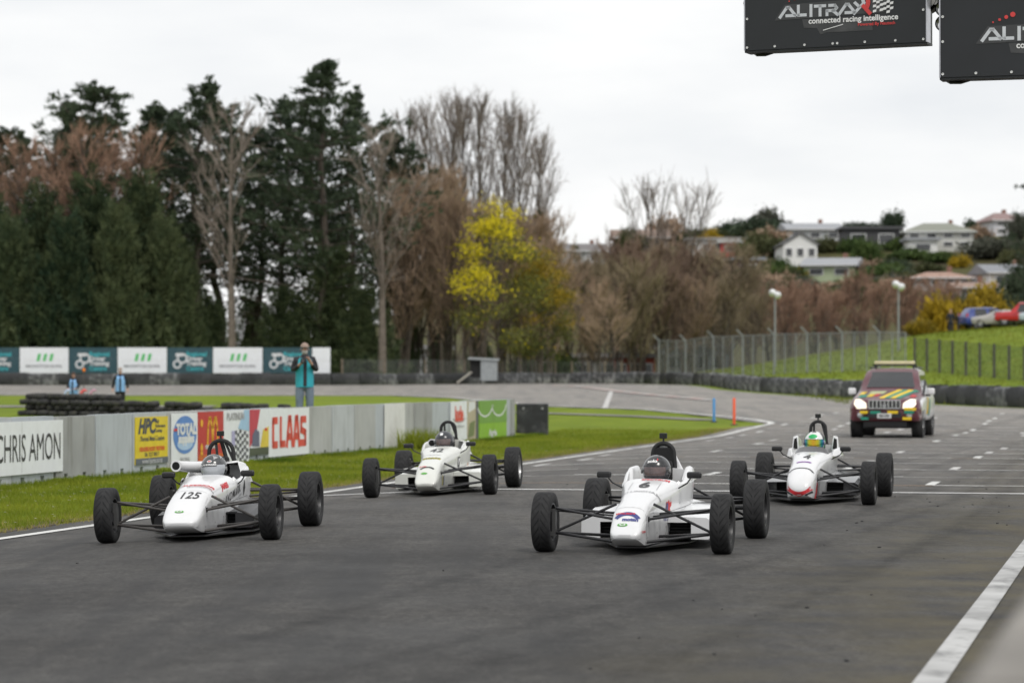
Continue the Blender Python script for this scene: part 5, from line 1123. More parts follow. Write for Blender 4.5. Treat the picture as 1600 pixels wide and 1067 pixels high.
def people():
    teal = mat('hi_vis_teal', (.03,.36,.44), .75, bump=.3, scale=4); dj = mat('charcoal_jacket', (.025,.025,.032), .8, bump=.4, scale=5); jeans = mat('faded_jeans', (.15,.19,.24), .85, var=.25, bump=.4, scale=5); lb = mat('light_blue_tabard', (.22,.42,.72), .75, bump=.3, scale=4); bk = mat('black_cloth', (.014,.014,.016), .85, bump=.3)
    def beard(root):
        mb = MB(); mb.lathe([(-.055,.001),(-.045,.05),(0,.07),(.04,.055),(.05,.001)], (0,-.045,1.585), 'Z', 14); mb.build('beard', mat('grey_beard', (.42,.40,.38), .9, bump=.6, scale=20), root, True)
        mb = MB(); mb.path([(.07,-.02,1.50),(.09,-.14,1.42),(.0,-.26,1.36),(-.09,-.14,1.42),(-.07,-.02,1.50)], .012, 6); mb.build('collar_strap', bk, root)
    x, y = X(476,64.0), 64.0; P = person('photographer in a teal hi-vis vest and blue jeans standing behind the wall', (x,y,gz(x,y)), R(8), 1.80, 'camera', dj, teal, jeans, hat=mat('cap_grey_orange', (.30,.22,.18), .8), extra=beard)
    r = empty('camera_body', (x-.005, y-.33, gz(x,y)+1.40)); tag(r, 'black camera held up at chest height by the photographer', 'camera')
    mb = MB(); mb.box((0,0,.0),(.13,.06,.09)); mb.box((0,0,.055),(.05,.05,.03)); mb.build('housing', BLACK, r, bevel=.01)
    mb = MB(); mb.lathe([(-.14,.034),(-.14,.040),(-.05,.038),(-.02,.034)], (0,0,0), 'Y', 14); l_ = mb.build('lens', BLACK, r, True); mb = MB(); mb.lathe([(-.135,.001),(-.135,.036)], (0,0,0), 'Y', 14); mb.build('front_glass', GLASSD, l_)
    d = 107; x = X(188,d); person('trackside marshal in a light blue tabard standing behind the tyre row', (x,d,gz(x,d)), R(6), 1.62, 'down', bk, lb, bk, hair=(.30,.22,.18))
    d = 106; x = X(115,d); person('dark-haired marshal in a light blue tabard, lower one behind the tyre row', (x,d,gz(x,d)), R(-10), 1.46, 'front', bk, lb, bk, hair=(.06,.03,.02))
    # flag marshal's gear next to her
    r = empty('orange_marker_flag', (X(131,106.5),106.5,gz(X(131,106.5),106.5))); tag(r, 'small furled orange flag on a thin pole by the dark-haired marshal', 'flag')
    mb = MB(); mb.tube((0,0,-.1),(0,0,1.55),.012,.012,6); mb.build('pole', DWOOD, r); mb = MB(); mb.lathe([(1.46,.02),(1.49,.05),(1.54,.065),(1.59,.05),(1.62,.01)], (0,0,0), 'Z', 10); mb.build('cloth', mat('orange_cloth', (.75,.20,.02), .8), r, True)
    for px_, c, n in ((100,(.45,.55,.75),'pale blue'),(125,(.70,.10,.10),'red'),(140,(.55,.30,.40),'pink')):
        x = X(px_,104.6); r = empty('rolled_flag', (x,104.6,gz(x,104.6))); tag(r, 'rolled %s flag propped behind the tyre row' % n, 'flag'); mb = MB(); mb.tube((0,0,0),(.05,.1,.85),.012,.012,6); mb.build('stick', DWOOD, r)
        mb = MB(); mb.path([(.02,0,.62),(.06,.04,.74),(.16,.05,.82),(.26,.04,.78)], [.03,.055,.05,.02], 8); mb.build('cloth', mat('flag_'+n.replace(' ','_'), c, .8), r, True)
people()

# ------------------------------------------------------------------ road cars
def car_loft(secs):
    """secs: (y, [(x,z)...half profile from sill to roof centre])"""
    V = []; n = 0
    for y, half in secs: V.append([(x,y,z) for x,z in half]+[(-x,y,z) for x,z in half[-2::-1]])
    n = len(V[0]); v = [p for r_ in V for p in r_]; f = []
    for i in range(len(V)-1): f += [(i*n+j, i*n+j+1, (i+1)*n+j+1, (i+1)*n+j) for j in range(n-1)] + [(i*n+n-1, i*n, (i+1)*n, (i+1)*n+n-1)]
    f += [tuple(range(n)), tuple(range(len(v)-1, len(v)-n-1, -1))]
    return v, f, n
def road_wheel(root, x, y, s, Rr, wd, alloy):
    key = ('road',Rr,alloy)
    if key not in _W:
        mb = MB(); mb.lathe([(-wd/2*.8,Rr*.62),(-wd/2,Rr*.75),(-wd/2*.95,Rr*.95),(-wd/2*.7,Rr),(wd/2*.7,Rr),(wd/2*.95,Rr*.95),(wd/2,Rr*.75),(wd/2*.8,Rr*.62)], (0,0,0), 'X', 32); t = mb.build('tyre', RUBBER, None, True, autos=40)
        mb = MB(); mb.lathe([(wd/2*.8,Rr*.64),(wd/2*.6,Rr*.6),(-wd/2*.6,Rr*.6)], (0,0,0), 'X', 24); mb.lathe([(wd/2*.4,.001),(wd/2*.55,.06),(wd/2*.4,.09)], (0,0,0),'X',12)
        for k in range(6):
            a = k*math.pi/3; c, q = math.cos(a), math.sin(a); mb.add([(wd/2*.5,c*.05-q*.04,q*.05+c*.04),(wd/2*.5,c*.05+q*.04,q*.05-c*.04),(wd/2*.62,c*Rr*.6+q*.03,q*Rr*.6-c*.03),(wd/2*.62,c*Rr*.6-q*.03,q*Rr*.6+c*.03)], [(0,1,2,3)])
        r_ = mb.build('rim', alloy, None, True, autos=40)
        mb = MB(); mb.lathe([(-.02,.001),(-.02,Rr*.58),(0,Rr*.58),(0,.001)], (0,0,0), 'X', 20); h = mb.build('wheel', SATIN, None)
        _W[key] = (h.data, t.data, r_.data); [bpy.data.objects.remove(o) for o in (h,t,r_)]
    h_, t_, r_ = _W[key]; h = link('wheel', h_, root); h.location = (x,y,Rr-.004); h.rotation_euler = (0,0,0 if s > 0 else math.pi); link('tyre', t_, h); link('rim', r_, h)
LAMP = bpy.data.materials.new('lit_headlamp'); nt_, P_, N_, L_ = nodes_of(LAMP); P_.inputs['Base Color'].default_value = (.9,.88,.8,1); P_.inputs['Emission Color'].default_value = (1,.80,.52,1); P_.inputs['Emission Strength'].default_value = .6
LAMPC = mat('lamp_clear', (.6,.62,.64), .1, metal=.3, coat=.5)
def suv():
    x0, y0 = 9.66, 72.4; th = R(13.2); z0 = gz(x0, y0)+.013; root = empty('safety_car', (x0,y0,z0), -th); tag(root, 'maroon and white four-wheel-drive with yellow-green stripes and lit headlamps', 'car')
    maroon = mat('maroon_paint', (.095,.020,.030), .3, coat=.4, var=.1); white = mat('suv_white', (.72,.72,.73), .3, coat=.5, var=.03); blk = mat('suv_black_trim', (.015,.015,.017), .5)
    yel = ink('stripe_yellow', (.75,.52,.01)); grn = ink('stripe_green', (.01,.22,.15))
    def pf(hw, zs, zb_, zr, rw, ym=None): return [(hw-.06,zs),(hw-.01,zs+.08),(hw,zs+.30),(hw-.015,zb_-.12),(hw-.05,zb_),(rw+.04,zb_+(zr-zb_)*.5),(rw,zr-.06),(rw-.10,zr-.012),(rw*.5,zr),(0,zr+.006)]
    secs = []
    for y, hw, zs, zb_, zr, rw in ((-.82,.72,.50,.74,.80,.62),(-.78,.82,.45,.80,.92,.68),(-.70,.88,.42,.86,.98,.74),(-.5,.915,.42,.94,1.03,.78),(0,.93,.44,1.02,1.12,.78),(.42,.935,.44,1.05,1.19,.78),(.60,.94,.44,1.06,1.235,.78),(.90,.94,.44,1.07,1.48,.74),(1.22,.94,.44,1.08,1.725,.68),(1.6,.94,.44,1.09,1.775,.66),(2.4,.94,.44,1.09,1.785,.66),(3.3,.93,.46,1.09,1.76,.65),(3.62,.90,.48,1.09,1.66,.63),(3.72,.86,.5,1.06,1.2,.62)):
        secs.append((y, pf(hw,zs,zb_,zr,rw)))
    v, f, n = car_loft(secs); mb = MB(); mb.add(v, f)
    # maroon front and bonnet, white flanks
    ny = len(secs)
    for q, fc in enumerate(mb.f):
        if len(fc) == 4:
            i = fc[0]//n; j = fc[0] % n
            front = i < 3 or (i < 7 and 4 <= j <= n-6) or (i >= 7 and i < 9 and 6 <= j <= n-8) or (j in (n-1,))
            mb.m[q] = 0 if (front or (i < 6 and 2 <= j <= n-4 and False)) else 1
    mb.m[-2] = 0
    mb.build('body', [maroon, white], root, True, autos=40)
    bvh = BVHTree.FromPolygons([Vector(p) for p in v], f)
    def D(nm, geo, m, O, U=(1,0,0), V=(0,0,1), du=0, dv=0, off=.008, par=None): return drape(nm, geo, m, par or root, bvh, O, U, V, du, dv, off, .12)
    D('windscreen', ([(-.80,-.31),(.80,-.31),(.69,.31),(-.69,.31)], [(0,1,2,3)]), GLASSD, (0,.95,1.45), (1,0,0), (0,.55,.83))
    for s in (-1,1):
        for nm, a, b in (('front_window',1.25,2.0),('rear_window',2.08,2.75),('quarter_window',2.83,3.4)):
            xs_ = [a, b, b-(0 if nm != 'quarter_window' else .12), a+(.28 if nm == 'front_window' else 0)]
            D(nm, ([(xs_[0],1.13),(xs_[1],1.13),(xs_[2],1.60),(xs_[3],1.60)] if s > 0 else [(-xs_[1],1.13),(-xs_[0],1.13),(-xs_[3],1.60),(-xs_[2],1.60)], [(0,1,2,3)]), GLASSD, (s*.8,0,0), (0,s,0), (0,0,1))
        D('stripe', ([(-.30,.1),(.1,.1),(.5,.5),(.3,.55)] if s > 0 else [(.30,.1),(-.1,.1),(-.5,.5),(-.3,.55)], [(0,1,2,3)]), yel, (s*.8,s*0+.8,.5), (0,s,0), (0,0,1)); D('stripe', ([(.2,.05),(.6,.05),(1.0,.45),(.8,.5)] if s > 0 else [(-.2,.05),(-.6,.05),(-1.0,.45),(-.8,.5)], [(0,1,2,3)]), grn, (s*.8,.8,.5), (0,s,0), (0,0,1))
        wa = MB(); wa.lathe([(-.12,.39),(.03,.43),(.05,.43),(.05,.385),(-.12,.37)], (0,0,0), 'X', 28); w1 = wa.build('wheel_arch', blk if s < 0 else mat('arch_grey', (.05,.05,.05), .6), root, True, loc=(s*.87,0,.40), rot=(0,0,0 if s > 0 else math.pi)); o = link('wheel_arch', w1.data, root); o.location = (s*.87,2.79,.40); o.rotation_euler = (0,0,0 if s > 0 else math.pi)
        for y in (0,2.79): road_wheel(root, s*.775, y, s, .395, .31, mat('alloy_silver', (.45,.45,.46), .3, metal=.7))
        D('headlamp', ([(.45,-.11),(.70,-.12),(.78,.0),(.76,.13),(.64,.12),(.47,.02)] if s > 0 else [(-.45,-.11),(-.47,.02),(-.64,.12),(-.76,.13),(-.78,.0),(-.70,-.12)], [tuple(range(6))]), LAMP, (0,-.78,.86), (1,0,0), (0,.12,.99), 0, 0, .02)
        mb = MB(); mb.lathe([(-.06,.001),(-.055,.07),(0,.075)], (s*.62,-.78,.58), 'Y', 16); mb.build('fog_lamp', LAMPC, root, True)
        mb = MB(); mb.box((s*1.02,.95,1.18),(.20,.12,.17)); mr = mb.build('door_mirror', white, root, bevel=.04); mb = MB(); mb.box((s*.93,.97,1.08),(.16,.06,.05)); mb.build('mirror_arm', blk, mr)
        mb = MB(); mb.tube((s*.60,1.5,1.80),(s*.60,3.2,1.79),.022,.022,8); mb.build('roof_rail', blk, root)
    # grille
    mb = MB(); mb.box((0,-.815,.855),(.78,.06,.19)); mb.build('grille_back', blk, root, bevel=.01)
    chrome = mat('chrome', (.62,.62,.63), .15, metal=.9)
    for dz in (-.10,.10):
        mb = MB(); mb.box((0,-.835,.855+dz),(.82,.07,.03)); mb.build('grille_frame', chrome, root, bevel=.008)
    for k in range(9):
        mb = MB(); mb.box(((k-4)*.098,-.845,.855),(.034,.05,.20)); mb.build('grille_bar', chrome, root, bevel=.006)
    mb = MB(); mb.lathe([(-.02,.05),(-.025,.06),(0,.065)], (0,-.86,.86), 'Y', 18); mb.build('emblem', chrome, root)
    # bumper
    mb = MB(); out = [(-.90,.44),(.90,.44),(.93,.52),(.90,.70),(.60,.735),(-.60,.735),(-.90,.70),(-.93,.52)]
    mb.prism(out, lambda u,v_,t: (u*(1-.06*(t < -.84)), t+.13*abs(u)**3, v_), -.88, -.55); mb.build('bumper', maroon, root, bevel=.03)
    mb = MB(); mb.box((0,-.885,.585),(.86,.02,.12)); mb.build('lower_inlet', blk, root)
    mb = MB(); mb.box((0,-.55,.36),(1.1,.3,.14)); mb.build('under_tray', blk, root)
    mb = MB(); mb.box((0,1.5,.34),(1.3,3.6,.2)); mb.build('chassis', blk, root)
    mb = MB(); mb.box((0,-.905,.565),(.36,.012,.125)); pl = mb.build('number_plate', mat('plate_white', (.6,.6,.6), .5), root, bevel=.02); flat('plate_print', text_geo('EKL205', .085, .003, .95), INK, pl, (0,-.912,.565), (1,0,0), (0,0,1), .004)
    for s, a, b, z, m in ((-1,.42,.62,.655,yel),(-1,.10,.36,.655,grn),(1,.08,.34,.66,yel),(1,.50,.80,.74,yel),(1,.50,.74,.665,grn),(-1,.40,.60,.50,grn),(1,.46,.68,.50,yel)):
        mb = MB(); mb.box((s*(a+b)/2,-.885+.10*((a+b)/2)**3,z),(b-a,.03,.07)); mb.build('bumper_stripe', m, root)
    for k, (a, m) in enumerate(((0,yel),(.14,grn),(.28,yel),(.42,grn))):
        D('bonnet_stripe', ([(a-.17,-.08),(a-.035,-.08),(a+.34,1.1),(a+.20,1.1)], [(0,1,2,3)]), m, (0,-.55,1.1), (1,0,0), (0,.99,.12), 0, 0, .008+.0006*k)
    for q_, (a, b, y_, m_) in enumerate(((-.72,-.52,.05,grn),(-.5,-.36,.1,yel),(-.74,-.6,.45,yel),(-.34,-.22,.15,ink('livery_red', (.5,.03,.03))),(.58,.70,.1,ink('livery_red', (.5,.03,.03))))): D('livery_patch', ([(a,y_),(b,y_),(b+.06,y_+.35),(a+.06,y_+.35)], [(0,1,2,3)]), m_, (0,-.55,1.1), (1,0,0), (0,.99,.12), 0, 0, .012)
    D('bonnet_patch', ([(-.5,.5),(-.1,.5),(-.05,.9),(-.45,.9)], [(0,1,2,3)]), ink('pale_lime', (.42,.46,.25)), (0,-.55,1.1), (1,0,0), (0,.99,.12))
    mb = MB(); mb.box((0,1.9,1.93),(1.05,.28,.085)); lb = mb.build('light_bar', mat('light_bar_amber', (.60,.53,.32), .3, coat=.4), root, bevel=.025); mb = MB(); mb.box((0,1.9,1.865),(1.15,.22,.04)); mb.build('light_bar_base', blk, lb)
    for s in (-1,1):
        mb = MB(); mb.box((s*.5,1.9,1.82),(.06,.2,.08)); mb.build('bar_foot', blk, lb)
    mb = MB(); mb.tube((.86,.4,1.0),(.88,.9,1.45),.03,.03,8); mb.build('snorkel', blk, root)
    return root
suv()
def hatch(px, py, d, rz, paint, label, L=4.3, tall=1.6, kind='estate'):
    x = X(px,d); z = gz(x,d); e = .5; root = empty('parked_car', (x,d,z), rz); 
    sl = math.atan2(gz(x+1.2,d)-gz(x-1.2,d), 2.4); root.rotation_euler = (0, -sl*math.cos(rz+math.pi/2) if False else 0, rz); tag(root, label, 'car', 'cars parked on the grass bank')
    def pf(hw, zs, zb_, zr, rw): return [(hw-.05,zs),(hw,zs+.2),(hw-.01,zb_-.1),(hw-.04,zb_),(rw+.03,(zb_+zr)/2),(rw,zr-.05),(rw*.6,zr),(0,zr+.005)]
    if kind == 'pickup': prof = ((0,.72,.45,.8,.85),(.1,.85,.42,.95,1.0),(.9,.9,.42,1.0,1.08),(1.25,.9,.42,1.02,1.12),(1.9,.9,.42,1.04,tall),(3.0,.9,.42,1.04,tall),(3.35,.9,.42,1.04,1.12),(L-.05,.9,.45,1.04,1.08),(L,.85,.5,1.0,1.02))
    else: prof = ((0,.70,.40,.7,.75),(.1,.82,.35,.8,.86),(.9,.86,.33,.9,.98),(1.2,.86,.33,.93,1.05),(1.85,.86,.33,.95,tall-.04),(2.6,.86,.33,.95,tall),(L-.5,.85,.35,.95,tall-.06),(L-.08,.82,.38,.93,1.1),(L,.75,.42,.8,.85))
    secs = [(y-L/2, pf(hw,zs,zb_,zr,hw-.22 if zr > 1.2 else hw-.1)) for y,hw,zs,zb_,zr in prof]
    v, f, n = car_loft(secs); mb = MB(); mb.add(v,f); mb.build('body', paint, root, True, autos=40); bvh = BVHTree.FromPolygons([Vector(p) for p in v], f)
    gl = GLASSD
    for s in (-1,1):
        for a, b in ((1.75,2.55),(2.62,3.2 if kind == 'pickup' else L-.75)):
            P4 = [(a-L/2,.98),(b-L/2,.98),(b-L/2-.08,tall-.12),(a-L/2+.2,tall-.12)]
            drape('side_window', (P4 if s > 0 else [(-q[0],q[1]) for q in P4[::-1]], [(0,1,2,3)]), gl, root, bvh, (s*.7,0,0), (0,s,0), (0,0,1), 0, 0, .01, .3)
        for y in (.8,L-.85): road_wheel(root, s*(.76), y-L/2, s, .33 if kind != 'pickup' else .38, .2, mat('alloy_silver', (.45,.45,.46), .3, metal=.7))
        mb = MB(); mb.box((s*.62,-L/2+.03,.72),(.3,.1,.14)); mb.build('headlamp', LAMPC, root, bevel=.02); mb = MB(); mb.box((s*.72,L/2-.12,.98),(.12,.14,.42 if kind != 'pickup' else .2)); mb.build('tail_lamp', mat('tail_red', (.5,.02,.02), .25), root, bevel=.02)
        mb = MB(); mb.box((s*.95,-L/2+1.65,.98),(.14,.08,.11)); mb.build('mirror', paint, root, bevel=.02)
    drape('windscreen', ([(-.62,-.30),(.62,-.30),(.52,.26),(-.52,.26)], [(0,1,2,3)]), gl, root, bvh, (0,1.52-L/2,1.3), (1,0,0), (0,.7,.7), 0, 0, .01, .2)
    mb = MB(); mb.box((0,0,.42),(1.5,L-.3,.25)); mb.build('chassis', BLACK, root)
    return root
hatch(1545, 515, 222, R(90+14)*1, mat('blue_paint', (.035,.06,.25), .3, coat=.5), 'blue estate car with silver lower body parked tail to the left on the bank', 4.5, 1.68)
hatch(1607, 512, 217, R(-90-20), mat('red_paint', (.52,.02,.025), .3, coat=.5), 'red pickup facing left, parked on the bank at the right picture edge', 5.0, 1.78, 'pickup')
hatch(1562, 517, 218.5, R(-90-30), mat('silver_paint', (.50,.47,.46), .35, coat=.4, metal=.2), 'low silver car half hidden between the blue estate and the red pickup', 4.1, 1.38)
hatch(1634, 516, 213, R(-90-10), mat('pale_blue_paint', (.45,.52,.58), .35, coat=.4), 'pale blue car cut by the right picture edge below the red pickup', 4.0, 1.4)
def bank_people():
    nv = mat('navy_cloth', (.018,.022,.035), .85)
    x, y, = X(1485.5,217), 217; person('spectator in dark clothes standing left of the blue estate car', (x,y,gz(x,y)), R(160), 1.74, 'down', nv, None, nv, hair=(.35,.25,.22))
    x, y, = X(1497,217.5), 217.5; person('bending figure in black right behind the blue estate car', (x,y,gz(x,y)), R(80), 1.45, 'front', nv, None, nv, hair=(.03,.03,.03))
bank_people()
# ------------------------------------------------------------------ vegetation
def quads(P, size, rng, asp=.45, up=0.0, dirs=None):
    """leaf-sized quads at points P (n,3)"""
    n = len(P); a = rng.normal(size=(n,3)) if dirs is None else dirs+rng.normal(size=(n,3))*.35
    a[:,2] += up; a /= np.linalg.norm(a,axis=1)[:,None]+1e-9; b = rng.normal(size=(n,3)); b -= a*(a*b).sum(1)[:,None]; b /= np.linalg.norm(b,axis=1)[:,None]+1e-9
    s = np.asarray(size)*(.6+.8*rng.random(n)); a = a*s[:,None]; b = b*(s*asp)[:,None]
    v = np.stack([P-a*.5-b*.25, P-a*.1+b*.5, P+a*.5+b*.05, P+a*.05-b*.5],1).reshape(-1,3)
    return v, np.arange(n*4).reshape(n,4)
def prisms(A, B, r0, r1):
    """triangular prisms A->B"""
    A = np.asarray(A,float); B = np.asarray(B,float); n = len(A); d = B-A; d /= np.linalg.norm(d,axis=1)[:,None]+1e-9
    u = np.cross(d, np.where(np.abs(d[:,2:3]) < .9, [[0,0,1.0]], [[1.0,0,0]])); u /= np.linalg.norm(u,axis=1)[:,None]+1e-9; w_ = np.cross(d,u)
    r0 = np.broadcast_to(r0,(n,)); r1 = np.broadcast_to(r1,(n,)); V = []
    for P, r in ((A,r0),(B,r1)):
        for t in (0, 2.0944, 4.1888): V.append(P+u*(r*math.cos(t))[:,None]+w_*(r*math.sin(t))[:,None])
    v = np.stack(V,1).reshape(-1,3); i = np.arange(n)[:,None]*6
    f = np.concatenate([i+np.array([[0,1,4,3]]), i+np.array([[1,2,5,4]]), i+np.array([[2,0,3,5]])],0)
    return v, f
def join(parts):
    v = []; f = []; o = 0
    for a, b in parts: v.append(a); f.append(b+o); o += len(a)
    return np.concatenate(v), np.concatenate(f)
M_PINE = foliage('pine_needles', (.030,.048,.030), (.075,.100,.058), scale=.6); M_CYP = foliage('cypress_spray', (.024,.048,.026), (.105,.128,.058), scale=.9); M_BARK = mat('bark', (.085,.068,.055), .9, var=.3, bump=.5, scale=3); M_PALE = mat('pale_bark', (.155,.128,.105), .9, var=.25, bump=.4, scale=3)
M_TWIG = foliage('brown_twigs', (.24,.170,.118), (.40,.29,.205), trans=0); M_TWIGR = foliage('red_brown_twigs', (.225,.140,.100), (.37,.235,.165), trans=0); M_TWIGG = foliage('grey_twigs', (.175,.145,.122), (.28,.235,.20), trans=0)
M_TWIGO = foliage('olive_brown_twigs', (.17,.135,.085), (.29,.235,.15), trans=0); M_TWIGD = foliage('dark_brown_twigs', (.14,.098,.075), (.26,.18,.135), trans=0)
M_WAT = foliage('wattle_blossom', (.55,.46,.02), (.80,.68,.03), scale=.6); M_WATL = foliage('wattle_leaf', (.10,.115,.03), (.19,.19,.05)); M_OLIVE = foliage('olive_leaf', (.055,.065,.028), (.11,.115,.05)); M_GREEN = foliage('hedge_leaf', (.040,.070,.020), (.085,.125,.035)); M_GORSE = foliage('gorse', (.20,.15,.02), (.42,.29,.02), scale=.8); M_GREY = foliage('grey_green_leaf', (.055,.060,.045), (.10,.105,.08))
def pine_geo(seed, H=22., crown=.42, spread=4.2):
    rng = np.random.default_rng(seed); A = []; B = []; ra = []; rb = []; C = []; CD = []; CS = []
    n = 14; zs = np.linspace(0,H*.985,n); wob = np.cumsum(rng.normal(0,.13,(n,2)),0)
    for i in range(n-1):
        A.append((*wob[i],zs[i])); B.append((*wob[i+1],zs[i+1])); k = H/22*.30; ra.append(k*(1-i/n)+.03); rb.append(k*(1-(i+1)/n)+.03)
    z = H*crown*.55
    while z < H*.99:
        q = max(0,(z/H-crown)/(1-crown)); dead = z < H*crown; L = spread*(1-q)**.85*(.8+.2*math.sin(q*11+seed))+.22
        m = rng.integers(3,6); a0 = rng.random()*6.28; c = [np.interp(z,zs,wob[:,j]) for j in (0,1)]
        for k in range(m):
            if rng.random() < (.55 if dead else .2): continue
            a = a0+k*6.28/m+rng.normal(0,.3); l = L*rng.uniform(.4,1.4); rise = rng.uniform(.2,.8)*l
            p0 = np.array([c[0],c[1],z]); p1 = p0+[math.cos(a)*l*.6, math.sin(a)*l*.6, rise*.25]; p2 = p0+[math.cos(a)*l*.95, math.sin(a)*l*.95, rise]
            A += [p0,p1]; B += [p1,p2]; ra += [.06,.04]; rb += [.04,.015]
            if dead and rng.random() < .7: continue
            for t in np.arange(.42,1.06,.115):
                p = p0+(p1-p0)*min(t/.6,1)+(p2-p1)*max(0,(t-.6)/.4); s = (.22+.32*(1-q))*rng.uniform(.65,1.3)*(1.25-.45*t); C.append(p+rng.normal(0,.2,3)*min(1,l)); CD.append((math.cos(a)*.6,math.sin(a)*.6,.8)); CS.append(s)
        z += rng.uniform(.55,1.25)*H/22*(1-.35*q)
    for t in np.linspace(.93,1.0,5): C.append(np.array([wob[-1][0],wob[-1][1],H*t])); CD.append((0,0,1)); CS.append(.16)
    C = np.array(C); CD = np.array(CD); CS = np.array(CS); k = 24; P = np.repeat(C,k,0)+rng.normal(0,1,(len(C)*k,3))*np.repeat(CS,k)[:,None]*[[.62,.62,.42]]
    lv = quads(P, .36, rng, .28, 0, np.repeat(CD,k,0)); br = prisms(A,B,np.array(ra),np.array(rb)); return lv, br
def cypress_geo(seed, H=12., W=5.2, n=150):
    rng = np.random.default_rng(seed); C = []; D = []
    for i in range(n):
        h = rng.random()**.85; a = rng.random()*6.28; r = W*(1-h**1.25)*rng.uniform(.5,1.12)+.1
        C.append((math.cos(a)*r, math.sin(a)*r, .3+h*H*.93+rng.normal(0,.3))); D.append((math.cos(a)*.7,math.sin(a)*.7,.9))
    C = np.array(C); D = np.array(D); k = 75; t = rng.random((n*k,1)); P = np.repeat(C,k,0)+np.repeat(D,k,0)*(t*2.1-.6)+rng.normal(0,1,(n*k,3))*[[.50,.50,.36]]*(1.15-t*.9)
    core = rng.normal(size=(2600,3)); core /= np.linalg.norm(core,axis=1)[:,None]; hh = rng.random(2600); core = np.stack([core[:,0]*W*.6*(1-hh**1.25), core[:,1]*W*.6*(1-hh**1.25), hh*H*.85],1)
    lv = join([quads(P, .40, rng, .26, 0, np.repeat(D,k,0)), quads(core, .9, rng, .7)]); br = prisms([(0,0,-.2)],[(0,0,H*.8)],.35,.05); return lv, br
def bare_geo(seed, H=18., trunk=.35, spread=4., asc=1.6, n1=16, n2=9, n3=7, thick=1.0, stems=1, fork=0.):
    """leafless tree: stems > limbs > branches > twigs"""
    rng = np.random.default_rng(seed); big = []; sm_ = []
    S = []
    for s in range(stems):
        b = np.array([rng.normal(0,.5),rng.normal(0,.5),0])*(stems > 1); top = b+np.array([rng.normal(0,.08*H if stems > 1 else .02*H), rng.normal(0,.08*H if stems > 1 else .02*H), H*rng.uniform(.82,.97)]); S.append((b,top))
        r = H*.011*thick*(1 if stems == 1 else .6); m = b+(top-b)*.5+rng.normal(0,.15,3)
        big += [(b-[0,0,.2],m,r*1.25,r*.7),(m,top,r*.7,.03)]
    L1 = []
    for b, t in S:
        for i in range(n1):
            h = trunk+(1-trunk)*(i+rng.random())/n1; p = b+(t-b)*h; a = rng.random()*6.28; l = spread*(1-h)**.6*rng.uniform(.7,1.15)+.5; d = np.array([math.cos(a),math.sin(a),asc*rng.uniform(.8,1.3)]); d /= np.linalg.norm(d); l = min(l*np.linalg.norm([1,asc]), (H*1.02-p[2])/max(d[2],.35), spread*1.9); q = p+d*l
            big.append((p,q,.05*thick*H/18,.02)); L1.append((p,q,d,l))
    T = []
    for p, q, d, l in L1:
        for j in range(n2):
            t = rng.uniform(.2,1.0); o = p+(q-p)*t; dd = d+rng.normal(0,.42,3)+[0,0,.25]; dd /= np.linalg.norm(dd); ll = min(l,3.2)*rng.uniform(.22,.5)*(1.15-t*.5)+.3; e = o+dd*ll; sm_.append((o,e,.022*thick,.010)); T.append((o,e,dd,ll))
    for o, e, d, l in T:
        for j in range(n3):
            t = rng.uniform(.15,1.0); s = o+(e-o)*t; dd = d+rng.normal(0,.45,3)+[0,0,.2]; dd /= np.linalg.norm(dd); sm_.append((s,s+dd*l*rng.uniform(.3,.7),.012*thick,.006))
    def mk(L): return prisms([a for a,_,_,_ in L],[b for _,b,_,_ in L],np.array([c for *_,c,_ in L]),np.array([d for *_,d in L]))
    return mk(sm_), mk(big)
def bush_geo(seed, W=2.2, H=2.0, n=36, size=.30, k=52, branches=True):
    rng = np.random.default_rng(seed); d = rng.normal(size=(n,3)); d[:,2] = np.abs(d[:,2]); d /= np.linalg.norm(d,axis=1)[:,None]; r = rng.uniform(.55,1.0,n)[:,None]*(1+.18*np.sin(d[:,:1]*5+seed)); C = d*r*[[W,W,H*.62]]+[[0,0,H*.36]]
    P = np.repeat(C,k,0)+rng.normal(0,1,(n*k,3))*[[W*.17,W*.17,H*.12]]; core = rng.normal(0,1,(n*16,3))*[[W*.36,W*.36,H*.2]]+[[0,0,H*.42]]; core[:,2] = np.abs(core[:,2])
    lv = join([quads(P,size,rng,.55), quads(core,size*1.8,rng,.7)]); br = prisms([(0,0,-.2)]*5,[tuple(x) for x in C[:5]*.8],.06,.02); return lv, br
def wattle_geo(seed, H=11., W=4.2):
    rng = np.random.default_rng(seed); n = 50; C = []; A = [(0,0,-.2)]; B = [(0,0,H*.4)]; ra = [.16]; rb = [.10]
    for i in range(n):
        h = rng.uniform(.22,1.0); a = rng.random()*6.28; r = W*math.sin(min(1,(h-.05)*1.15)*math.pi*.94)**.7*rng.uniform(.45,1.05); c = np.array([math.cos(a)*r,math.sin(a)*r,h*H]); C.append(c); A.append((0,0,max(.15,h*.62)*H)); B.append(c); ra.append(.05); rb.append(.015)
    C = np.array(C); k = 190; P = np.repeat(C,k,0)+rng.normal(0,1,(n*k,3))*[[.80,.80,.30]]
    cb = np.clip((C[:,2]/H-.52)*2.6-.20*C[:,0]+.15,.02,.97); hi = rng.random(n*k) < np.repeat(np.where(rng.random(n) < cb, .82, .05),k)
    return quads(P[hi],.20,rng,.6), quads(P[~hi],.24,rng,.4), prisms(A,B,np.array(ra),np.array(rb))
_GEO = {}
def cached(key, fn):
    if key not in _GEO: _GEO[key] = fn()
    return _GEO[key]
